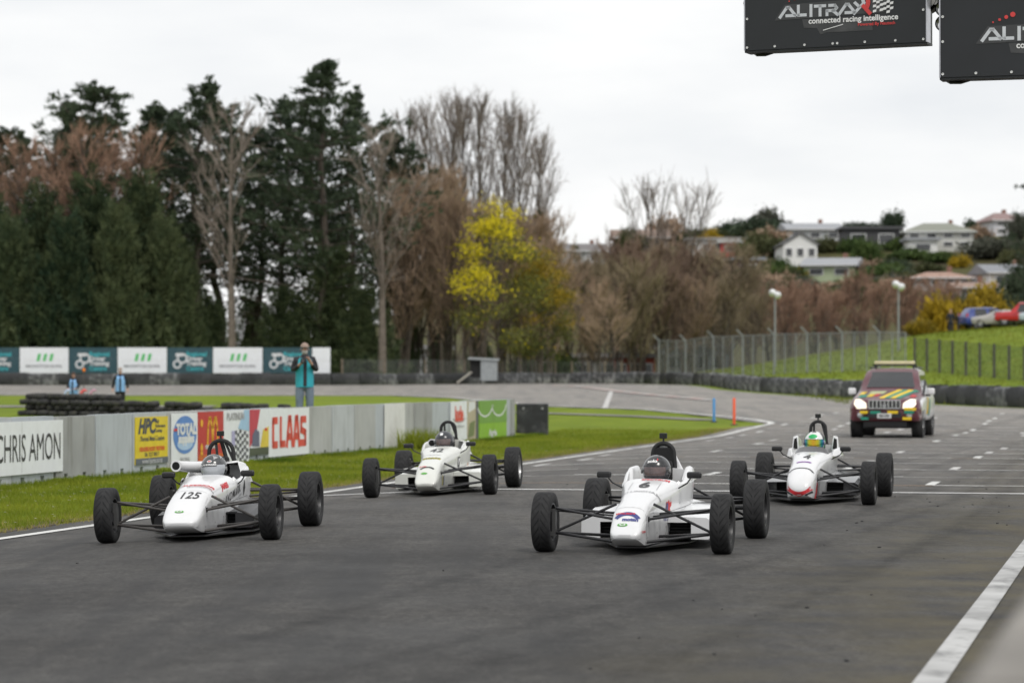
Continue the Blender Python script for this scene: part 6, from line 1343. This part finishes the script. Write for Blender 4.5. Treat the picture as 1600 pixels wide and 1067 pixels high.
def plant(name, label, cat, key, fn, leaf_m, bark_m, px, d, H0, top=None, wscale=1.0, rot=None, group=None, zoff=0, seed=0, crown='crown', scale=None):
    """one tree: its crown and trunk share mesh data with its kind"""
    def mk():
        g_ = fn(); out = []
        for i, (q, m, nm) in enumerate(zip(g_, ([leaf_m] if not isinstance(leaf_m,list) else leaf_m)+[bark_m], ['crown']*(len(g_)-1)+['trunk'])):
            me = mesh_np(name+'_'+nm, *q); me.materials.append(m); out.append((nm if nm == 'trunk' else (crown if i == 0 else 'foliage'), me))
        return out
    ms = cached(key, mk); x = X(px,d); z = gz(x,d)+zoff; k = scale or (CAM_H+(HY-top)/FPX*d-z)/H0
    r = empty(name, (x,d,z), (px*.37) % 6.28 if rot is None else rot); r.scale = (k*wscale,k*wscale,k); tag(r, label, cat, group)
    for nm, me in ms: link(nm, me, r)
    return r
def trees():
    PG = 'pines behind the banners'
    pines = [(-14,200,212,1.3,0,'cut by the left picture edge'),(34,205,216,1.3,1,'short and broad, second from the left'),(88,148,211,1.15,2,'with a narrow pointed top above the first white banner'),(120,190,219,1.3,1,'half hidden between two pointed crowns on the left'),(163,128,208,1.4,0,'with a broad crown and pointed leader above the second teal banner'),(232,160,216,1.5,1,'rounded, between two taller crowns above the third banner'),(270,175,221,1.4,3,'filling the gap left of the dense wide crown'),(303,125,209,1.5,2,'dense and wide, left of the pale bare tree'),(350,165,219,1.5,3,'behind the pale bare tree'),(392,205,222,1.5,0,'low shouldered, right behind the pale bare tree'),(437,150,217,1.2,1,'with lopsided top just left of the tallest pine'),(495,95,203,1.5,3,'the tallest of all, with layered limbs'),(520,200,219,1.5,2,'half hidden behind the tallest pine'),(556,140,210,1.15,2,'narrow, right beside the tallest pine'),(606,204,216,1.45,1,'behind the right-hand pale trunk'),(640,260,222,1.3,0,'low, between pale trunk and brown bare trees'),(838,330,232,1.0,0,'small, behind the yellow wattle')]
    for px, top, d, wsc, v, where in pines:
        plant('pine_tree', ('dark pine '+where), 'tree', ('pine',v), lambda v=v: pine_geo(11+v, 22., (.34,.30,.38,.34)[v], (6.2,6.6,5.2,6.4)[v]), M_PINE, M_BARK, px, d, 22., top, wsc, group=PG, crown='needles')
    CG = 'dense dark evergreens behind the banners'
    for px, top, d, wsc, v, where in [(-22,325,199,.85,0,'at the left picture edge'),(20,352,196,.7,1,'low, second from the left picture edge'),(62,305,200,.75,2,'pointed, behind the first white banner'),(105,345,196,.7,0,'low, in front between two pointed ones'),(142,292,200,.8,1,'tallest of the dense row, behind the first full teal banner'),(182,335,196,.7,2,'low, behind the second white banner'),(218,288,200,.75,0,'with a peaked top behind the second white banner'),(258,350,197,.65,1,'low, near the right end of the dense row'),(290,395,198,.6,2,'smallest, at the right end of the dense row'),(330,470,201,.9,1,'low, left of the pale bare trunk'),(440,455,202,1.0,0,'low, behind the photographer'),(520,400,203,1.05,1,'dark, under the tallest pines'),(570,455,200,1.0,0,'dark, right of the banner row'),(635,500,212,.9,1,'low, between the bare brown trees'),(300,450,236,1.1,0,'deep in shade, left of the pale bare trunk'),(395,470,238,1.1,1,'deep in shade, right of the pale bare trunk'),(470,480,236,1.1,0,'deep in shade, under the tallest pine'),(690,520,240,1.0,1,'deep in shade, behind the brown stems'),(750,525,242,1.0,0,'deep in shade, behind the wattle trunk'),(815,530,244,1.0,1,'deep in shade, right of the wattle trunk')]:
        plant('evergreen_tree', 'dense dark green evergreen '+where, 'tree', ('cyp',v), lambda v=v: cypress_geo(31+v, 12., (5.0,4.6,4.2)[v], 170), M_CYP, M_BARK, px, d, 12., top, wsc, group=CG, crown='foliage')
    BG = 'bare trees behind the banners'
    for px, top, d, v, wsc, lab in [(363,165,196,0,.95,'tall bare tree with pale straight trunk above the third white banner'),(598,200,197,0,1.0,'tall bare tree with pale trunk right of the plain white panel')]:
        plant('bare_tree', lab, 'tree', ('bareA',v), lambda: bare_geo(51, 18., .32, 3.6, 1.7, 22, 8, 6, 1.5), M_TWIGG, M_PALE, px, d, 18., top, wsc, group=BG, crown='twigs', rot=.4 if px < 400 else 2.)
    for px, top, d, wsc, where in [(8,232,203,1.0,'leftmost of the brown bare crowns above the evergreens'),(72,240,204,.9,'second brown bare crown above the evergreens'),(138,215,203,1.1,'third brown bare crown above the evergreens'),(208,222,204,1.0,'fourth brown bare crown above the evergreens')]:
        plant('bare_tree', 'reddish brown bare tree, '+where, 'tree', ('bareB',0), lambda: bare_geo(57, 16., .5, 4.4, 1.5, 20, 8, 6, 1.25, 2), M_TWIGR, M_BARK, px, d, 16., top, wsc, group=BG, crown='twigs')
    for i, (px, top, d, wsc) in enumerate([(642,190,238,.8),(672,178,243,.8),(700,172,240,.8),(728,168,245,.8),(757,172,241,.85),(785,176,246,.85),(812,195,242,.9),(838,225,247,.95)]):
        plant('poplar_tree', 'bare upright poplar, number %s from the left in the poplar row' % ('one','two','three','four','five','six','seven','eight')[i], 'tree', ('pop',i % 2), lambda i=i: bare_geo(61+i % 2, 20., .10, 3.0, 3.0, 44, 9, 6, 1.15), M_TWIGG, M_PALE, px, d, 20., top, wsc, group='bare poplars in a row', crown='twigs')
    BR = 'brown bare thicket trees'
    for i, (px, top, d, wsc, v) in enumerate([(628,330,208,.85,0),(655,300,212,.8,1),(688,285,216,.8,0),(705,330,207,.7,1),(742,330,222,.9,0),(790,360,226,.9,1),(835,350,228,.9,0),(860,390,222,1.0,1)]):
        plant('bare_tree', ['brown many-stemmed bare tree, leftmost between pale trunk and wattle','brown many-stemmed bare tree, second right of the pale trunk','tall brown bare tree left of the wattle','thin brown bare tree close to the wattle','brown bare tree behind the wattle top','brown bare tree behind the middle of the wattle','brown bare tree behind the right side of the wattle','wide brown bare tree right of the wattle'][i], 'tree', ('thick',v), lambda v=v: bare_geo(71+v, 11., .10, 2.6, 2.2, 12, 9, 8, 1.6, 5), M_TWIG, M_BARK, px, d, 11., top, wsc, group=BR, crown='twigs')
    r = plant('wattle_tree', 'wattle tree in bright yellow blossom beside the bare brown trees', 'tree', ('wat',0), lambda: wattle_geo(5), [M_WAT, M_WATL], M_BARK, 778, 202, 11., 322, .66, rot=.0, crown='blossom')
    plant('wattle_tree', 'smaller olive wattle with sparse yellow blossom at the right flank of the bright one', 'tree', ('wat',1), lambda: wattle_geo(9, 11., 3.6)[1:2]+wattle_geo(9, 11., 3.6)[0:1]+wattle_geo(9, 11., 3.6)[2:], [M_WATL, M_GORSE], M_BARK, 846, 204, 11., 395, .8, rot=2., crown='foliage')
    # brown willow thicket below the houses
    k = 0; rng = random.Random(4)
    lst = [(890,425,235),(925,412,245),(962,396,250),(1000,385,252),(1040,388,256),(1075,392,250),(1105,400,256),(1140,405,250),(1172,430,255),(940,440,228),(985,420,230),(1030,415,232),(1080,430,232),(1130,440,235),(1010,300,262),(1062,308,264),(1200,440,262),(1235,445,258),(1270,440,262),(1305,450,258),(1340,430,263),(1375,445,258),(1410,450,262),(1440,455,264),(1470,455,268),(1225,470,250),(1290,475,250),(1350,478,250),(1410,485,250),(1535,470,262),(1500,480,260),(1180,470,240)]
    for px, top, d in lst:
        near = min(lst, key=lambda q: abs(q[0]-px)+(1e9 if q[0] == px else 0)); v = k % 3; tall = top < 310
        side = 'behind the safety car' if 1320 < px < 1450 else ('left of the wire fence' if px < 1020 else ('behind the wire fence' if px < 1330 else 'below the hillside houses on the right'))
        row = 'front' if d < 245 else ('back' if d > 257 else 'middle')
        tint = 'red-brown' if px > 1190 else 'brown'
        plant('willow_tree', ('slender tall grey leafless willow rising above the thicket %s' % ('on its left' if px < 1020 else 'on its right')) if tall else '%s leafless willow, %s row, %s' % (tint, row, side), 'tree', ('wil',v,tint,tall), lambda v=v, tall=tall: bare_geo(81+v, 11., .06 if not tall else .3, 3.4 if not tall else 2.6, 1.5 if not tall else 2.6, 11 if not tall else 7, 9 if not tall else 6, 8 if not tall else 4, 1.5 if not tall else 1.0, 5 if not tall else 3), M_TWIGG if tall else (M_TWIGR if tint == 'red-brown' else (M_TWIG, M_TWIGO, M_TWIGD)[v]), M_BARK, px, d, 11., top+rng.uniform(-14,12), rng.uniform(.85,1.15), group='leafless %s willows, %s row, %s' % (tint, row, side), crown='twigs'); k += 1
    plant('tree', 'dark leaning leafless tree with black trunk behind the tyre barrier left of the fence', 'tree', ('bareC',0), lambda: bare_geo(91, 9., .3, 3.5, .9, 14, 7, 5, 1.8, 2), M_TWIG, mat('black_bark', (.03,.026,.024), .9), 955, 216, 9., 470, 1.0, crown='twigs')
    # evergreens and shrubs on the hillside among the houses: found by where they stand on the slope
    HB = [(1141,365,42,34,'gd','round-topped dark tree on the skyline, left of the wide one'),(1196,372,80,44,'gy','wide grey-green spreading tree on the skyline'),(1345,352,75,20,'gd','low dark green clump on the skyline'),(1395,350,38,36,'gd','dark pointed tree between two large houses'),(1518,372,28,30,'gd','small round dark tree right of the big pale house'),(1190,400,60,36,'ol','olive shrub left of the white gabled house'),(1165,415,40,40,'ol','olive shrub below the brown-blue house'),(1290,395,50,26,'ol','olive shrub between the gabled houses'),(1355,414,46,42,'gr','round green bush right of the green-gabled house'),(1330,395,40,26,'gr','low green bush below the dark long house'),(1425,405,80,18,'gr','long hedge below the big pale house'),(1470,410,60,18,'gr','hedge with yellowish patches below the big pale house'),(1560,398,80,20,'gr','dark hedge line below the white tower house'),(1230,445,50,30,'ol','dull shrub at the thicket edge under the white gabled house'),(1255,440,36,22,'go','orange gorse bush left of the green gable'),(1500,418,34,22,'go','orange-yellow shrub on the open slope'),(1592,470,55,55,'gd','dark evergreen at the right picture edge'),(1585,415,50,30,'ol','dull shrub above the white modern house'),(1040,365,60,50,'br','brown-leaved round tree left of the red building'),(985,395,50,36,'ol','olive shrub under the brown-roofed house'),(900,415,30,30,'ol','shrub below the white curved-roof house'),(1550,350,30,20,'gd','dark shrub left of the white tower house'),(1590,375,36,40,'gy','grey-green tree at the foot of the white tower house'),(1110,385,40,26,'go','ochre shrub at the foot of the red building'),(1210,432,50,30,'gr','green bush at the upper thicket edge'),(1310,360,50,16,'gr','green strip of bushes on the ridge'),(1450,425,50,16,'ol','rough olive growth on the open slope'),(1400,392,40,20,'gr','small bush under the ridge house')]
    LM = {'gd': M_PINE, 'gy': M_GREY, 'ol': M_OLIVE, 'gr': M_GREEN, 'go': M_GORSE, 'br': M_TWIG}
    for px, pyb, wpx, hpx, c, lab in HB:
        x, y, z = hit(px, pyb, 270, 700); ppm = FPX/y; v = (px//7) % 3
        plant('hillside_shrub' if hpx < 33 else 'hillside_tree', lab, 'shrub' if hpx < 33 else 'tree', ('bush',c,v), lambda v=v: bush_geo(101+v, 2.2, 2.0, 34, .26, 44), LM[c], M_BARK, px, y, 2.0, None, (wpx/4.6)/(hpx/2.1), zoff=-.3, scale=hpx/ppm/1.95, crown='foliage')
    for px, d, hpx, wpx, c, lab in [(1474,252,66,70,'go','orange-yellow gorse bush left of the spectator'),(1535,252,72,95,'go','big orange-yellow gorse bush behind the blue estate car'),(1440,232,25,50,'go','low gorse at the left end of the grass bank'),(1570,262,75,80,'ol','olive shrub behind the parked cars'),(1515,258,70,60,'ol','dull olive shrub behind the gorse'),(600,196,22,60,'gr','low green bush at the foot of the wire fence behind the barrier'),(870,235,50,60,'gr','green shrub right of the wattle'),(690,200,18,50,'ol','low rough growth left of the hut')]:
        ppm = FPX/d; plant('shrub', lab, 'shrub', ('bush',c,px % 3), lambda px=px: bush_geo(101+px % 3, 2.2, 2.0, 34, .26, 44), LM[c], M_BARK, px, d, 2.0, None, (wpx/4.6)/(hpx/2.1), zoff=-.2, scale=hpx/ppm/1.95, crown='foliage')
    plant('pine_tree', 'pine whose limbs reach in at the right picture edge above the houses', 'tree', ('pine',3), None, M_PINE, M_BARK, 1640, 330, 22., 235, 1.0, crown='needles')
trees()
def hillside_scrub():
    rng = random.Random(12); kinds = (('ol','olive',M_OLIVE),('gd','dark green',M_PINE),('gr','mid green',M_GREEN),('gy','grey-green',M_GREY),('br','leafless brown',M_TWIG))
    keep = [(1217,1270,366,410),(1225,1310,345,378),(1315,1402,352,390),(1412,1518,345,398),(1538,1590,330,368),(1262,1342,398,436),(1530,1600,408,450),(1420,1512,420,450),(1488,1552,436,464),(880,945,378,414),(1074,1170,370,400),(1138,1184,400,436)]
    n = 0
    while n < 95:
        px = rng.uniform(1075,1600); pyb = rng.uniform(362,478); h = rng.uniform(14,34)
        if any(a-8 < px < b+8 and pyb > c and pyb-h < d for a,b,c,d in keep): continue
        x, y, z = hit(px, pyb, 262, 640)
        if y > 560: continue
        c, nm, lm = rng.choice(kinds); v = rng.randrange(3); ppm = FPX/y; where = 'upper' if pyb < 400 else ('middle' if pyb < 440 else 'lower'); side = 'left of the white gable' if px < 1240 else ('between white gable and pale house' if px < 1420 else 'near the big pale house')
        plant('hillside_shrub', '%s shrub, %s hillside, %s' % (nm, where, side), 'shrub', ('bush',c,v), lambda v=v: bush_geo(101+v, 2.2, 2.0, 34, .26, 44), lm, M_BARK, px, y, 2.0, None, rng.uniform(.8,1.5), zoff=-.3, scale=h/ppm/1.95, crown='foliage', group='%s shrubs on the %s hillside %s' % (nm, where, side)); n += 1
hillside_scrub()

# ------------------------------------------------------------------ houses on the hillside
def house(px, pyb, wpx, hpx, label, wallc, roofc, style='gable', rz=0, dep=8, win=3, floors=1, d=None):
    if d is None: x, y, z = hit(px, pyb, 270, 700)
    else: x, y = X(px,d), d; z = gz(x,y)
    ppm = FPX/y; W = wpx/ppm; H = hpx/ppm; eh = H*(.62 if style in ('gable','side','hip') else .9)
    r = empty('house', (x,y,z-.3), rz); tag(r, label, 'house', 'houses on the hillside'); wm = mat('render_%d' % (int(sum(c*(i+3)*97 for i,c in enumerate(wallc)))), wallc, .8, var=.06); rm = mat('roofing_%d' % (int(sum(c*(i+3)*197 for i,c in enumerate(roofc)))), roofc, .7, var=.15)
    mb = MB(); D = dep/2
    if style == 'gable':      # gable end towards the track
        mb.prism([(-W/2,-3),(W/2,-3),(W/2,eh),(0,H),(-W/2,eh)], lambda u,v,t: (u,t,v), -D, D); mb.build('wall', wm, r)
        for s in (-1,1):
            m2 = MB(); k = .35; sl = (H-eh)/(W/2); m2.add([(0,-D-k,H+.05),(s*(W/2+k),-D-k,eh-k*sl+.05),(s*(W/2+k),D+k,eh-k*sl+.05),(0,D+k,H+.05),(0,-D-k,H+.25),(s*(W/2+k),-D-k,eh-k*sl+.25),(s*(W/2+k),D+k,eh-k*sl+.25),(0,D+k,H+.25)], [(0,1,2,3),(4,5,6,7),(0,1,5,4),(1,2,6,5),(2,3,7,6),(3,0,4,7)]); m2.build('roof', rm, r)
    else:
        mb.box((0,0,eh/2-1.5),(W,dep,eh+3)); mb.build('wall', wm, r); m2 = MB(); k = .5
        if style == 'side': m2.add([(-W/2-k,-D-k,eh),(W/2+k,-D-k,eh),(W/2+k,0,H),(-W/2-k,0,H),(-W/2-k,D+k,eh),(W/2+k,D+k,eh),(-W/2-k,-D-k,eh-.2),(W/2+k,-D-k,eh-.2),(W/2+k,D+k,eh-.2),(-W/2-k,D+k,eh-.2)], [(0,1,2,3),(3,2,5,4),(0,3,4,9,6),(1,7,8,5,2),(0,6,7,1),(4,5,8,9),(6,9,8,7)])
        elif style == 'hip': q = min(W*.3,D+k); m2.add([(-W/2-k,-D-k,eh),(W/2+k,-D-k,eh),(W/2+k,D+k,eh),(-W/2-k,D+k,eh),(-W/2+q,0,H),(W/2-q,0,H),(-W/2-k,-D-k,eh-.2),(W/2+k,-D-k,eh-.2),(W/2+k,D+k,eh-.2),(-W/2-k,D+k,eh-.2)], [(0,1,5,4),(1,2,5),(2,3,4,5),(3,0,4),(0,6,7,1),(1,7,8,2),(2,8,9,3),(3,9,6,0),(9,8,7,6)])
        else: m2.box((0,0,eh+.2),(W+1,dep+1,.4))
        m2.build('roof', rm, r)
    if style in ('gable','hip','side'):
        m3 = MB(); m3.box((W*.22,D*.3,H*.86+.3),(.6,.6,1.6)); m3.build('chimney', mat('brick_stack', (.22,.12,.09), .8), r)
    if style in ('hip','side'):
        m3 = MB(); m3.box((0,-D-.56,eh-.06),(W+.9,.12,.14)); m3.build('gutter', mat('white_trim', (.7,.7,.7), .6), r)
    wm2 = mat('white_trim', (.7,.7,.7), .6)
    for fl in range(floors):
        for i in range(win):
            u = -W/2+W*(i+.5)/win; zc = eh*((fl+.52)/floors); ww = W/win*.5; wh = eh/floors*.42
            f_ = MB(); f_.box((u,-D-.04,zc),(ww+.24,.10,wh+.24)); fo = f_.build('window', wm2, r); p_ = MB(); p_.box((u,-D-.10,zc),(ww,.06,wh)); p_.build('pane', GLASSD, fo)
    return r
def houses():
    W_ = (.72,.72,.71); Gd = (.09,.09,.095); Gl = (.30,.31,.33)
    house(1243,408,52,42,'white gable-ended house with dark roof and three small windows', W_, Gd, 'gable', 0, 14, 3)
    house(1266,376,84,30,'pale grey house with low grey roof on the ridge behind the white gable', (.50,.52,.53), Gl, 'side', R(4), 9, 3)
    house(1358,388,86,34,'long dark house with two white window bands on the ridge', (.06,.06,.065), (.07,.07,.075), 'flat', 0, 8, 2)
    house(1464,388,104,42,'big pale two-storey house with hipped olive-grey roof', (.55,.55,.52), (.22,.23,.19), 'hip', R(-4), 11, 4, 2)
    house(1438,396,44,24,'white garage wing with dark arch in front of the big pale house', W_, Gl, 'flat', 0, 6, 1)
    house(1563,366,48,36,'white square tower house with red hipped roof on the skyline', (.66,.66,.70), (.25,.17,.16), 'hip', R(8), 9, 2, 2)
    house(1302,434,78,34,'house with pale green gable and broad grey roof above the thicket', (.40,.46,.30), Gl, 'side', R(-14), 9, 2)
    house(1572,448,82,38,'white modern house with grey roof near the right edge', W_, (.22,.23,.25), 'side', R(6), 9, 2)
    house(1466,448,90,26,'low house with orange tiled roof, left one of two', (.34,.30,.28), (.34,.21,.16), 'hip', 0, 8, 4)
    house(1520,462,62,24,'low house with orange-brown roof, right one of two', (.24,.23,.22), (.28,.19,.15), 'side', 0, 8, 3)
    house(912,412,62,34,'white house with low curved roof line behind the wattle', (.62,.63,.64), (.16,.15,.15), 'side', R(3), 8, 2)
    house(1122,396,96,24,'long white and grey building on the left ridge', (.55,.55,.54), (.25,.24,.23), 'flat', R(-3), 8, 5)
    house(1140,397,30,20,'small red wing of the long white building', (.45,.07,.07), (.5,.5,.5), 'flat', R(-3), 9.5, 1)
    house(1160,434,44,32,'small brown house with blue-grey roof above the thicket', (.12,.08,.08), (.24,.27,.31), 'flat', R(10), 7, 1)
    house(1000,392,84,36,'brown-roofed house half hidden by bare willows', (.30,.23,.19), (.20,.14,.11), 'side', 0, 8, 3)
    for px, d, w_, h, c, rc, lab in [(905,262,120,46,(.55,.55,.54),(.5,.5,.5),'low white building seen through the bare trunks'),(990,258,60,42,(.42,.10,.07),(.3,.3,.3),'red shed seen through the bare trunks left of the fence'),(1085,262,100,48,(.50,.55,.58),(.42,.44,.46),'pale grey shed behind the wire fence'),(640,262,120,60,(.55,.55,.56),(.4,.4,.4),'pale shed glimpsed between the dark trunks')]:
        house(px, 0, w_, h, lab, c, rc, 'flat', 0, 7, 3, 1, d)
houses()

# ------------------------------------------------------------------ grass blades and weeds
def grass():
    rng = np.random.default_rng(77)
    def blades(name, pts, hgt, wd, m, parent=None):
        n = len(pts); a = rng.random(n)*6.28; h = hgt*(.5+.9*rng.random(n)); ln = rng.normal(0,.35,(n,2))*h[:,None]; z = g(pts[:,0],pts[:,1])-.01
        b = np.stack([np.cos(a)*wd,np.sin(a)*wd],1); v = np.stack([np.column_stack([pts-b,z]), np.column_stack([pts+b,z]), np.column_stack([pts+ln,z+h])],1).reshape(-1,3)
        o = link(name, mesh_np(name, v, np.arange(n*3).reshape(n,3)), None, m); return tag(o, kind='stuff')
    GB = foliage('grass_blade', (.080,.138,.008), (.245,.280,.026), scale=.45, trans=.35); GD = foliage('dry_blade', (.24,.22,.06), (.40,.33,.12), scale=.6, trans=.3)
    def area(n, s0, s1, t0, t1):
        s = rng.uniform(s0,s1,n); t = rng.uniform(t0,t1,n); return np.column_stack([EX+DX*s+NX*t, EY+DY*s+NY*t])
    P = np.concatenate([area(80000,-33,-2,-5.4,-.5), area(42000,-2,30,-5.4,-.45)])
    o = blades('verge_grass', P, .075, .007, GB); tag(o, 'short bright green grass on the verge between track and wall', 'grass')
    P = np.concatenate([area(9000,-33,32,-5.4,-.5), area(14000,-33,32,-1.25,-.42), area(5000,-33,32,-.6,-.36)]); tag(blades('dry_grass', P, .06, .006, GD), 'yellowed grass stalks mixed into the verge', 'grass')
    P = np.concatenate([area(16000,-33,26,-5.42,-5.0)]+[area(900,s,s+.9,-5.4,-4.7) for s in (-24,-15.5,-12.2,-1.0,3.2)]); tag(blades('wall_weeds', P, .10, .008, GB), 'taller weeds along the foot of the concrete wall', 'grass')
    P = area(700, 9.2, 10.6, -5.2, -4.3); tag(blades('weed_clump', P, .42, .02, GB), 'tall dark weed clump in front of the plain white sheet', 'grass')
    bx = rng.uniform(14,46,26000); by = rng.uniform(118,226,26000); tag(blades('bank_grass', np.column_stack([bx,by]), .16, .03, foliage('bank_blade', (.075,.125,.010), (.21,.225,.03), scale=.12, trans=.3)), 'uneven grass covering the bank on the right', 'grass')
    fl = area(420,-30,10,-4.8,-.8); mb = []
    n = len(fl); z = g(fl[:,0],fl[:,1])+.06; v = np.stack([np.column_stack([fl+np.array(q)*.014,z]) for q in ((-1,-1),(1,-1),(1,1),(-1,1))],1).reshape(-1,3); tag(link('daisies', mesh_np('daisies', v, np.arange(n*4).reshape(n,4)), None, mat('daisy', (.75,.75,.72), .7)), 'scattered tiny white daisies in the verge', 'flowers', kind='stuff')
    # rubber crumbs and grit on the asphalt
    r2 = np.random.default_rng(9); n = 60; s = r2.uniform(-46,-10,n); t = np.where(r2.random(n) < .75, r2.uniform(8.6,10.6,n), r2.uniform(.3,9,n)); x = EX+DX*s+NX*t; y = EY+DY*s+NY*t
    mb = MB()
    for i in range(n):
        k = r2.uniform(.005,.014); mb.box((x[i],y[i],gz(x[i],y[i])+.014+k*.25),(k*2.2,k,k*.6),rz=r2.random()*3)
    tag(mb.build('rubber_crumbs', RUBBER, None), 'loose black rubber crumbs along the right edge of the track', 'debris', kind='stuff')
grass()

# ------------------------------------------------------------------ look-alikes: say which one, counted from the left
def number_alikes():
    by = {}
    for o in bpy.data.objects:
        if o.parent is None and o.get('label'): by.setdefault(o['label'], []).append(o)
    W1 = ['first','second','third','fourth','fifth','sixth','seventh','eighth','ninth','tenth','eleventh','twelfth','thirteenth','fourteenth','fifteenth','sixteenth']
    for lab, os_ in by.items():
        if len(os_) < 2 or len(os_) > 16: continue
        os_.sort(key=lambda o: o.location.x/max(o.location.y,1))
        for i, o in enumerate(os_): o['label'] = lab+', '+W1[i]+' from left'
number_alikes()
print('SCENE OK', len(bpy.data.objects), sum(len(m.polygons) for m in bpy.data.meshes))
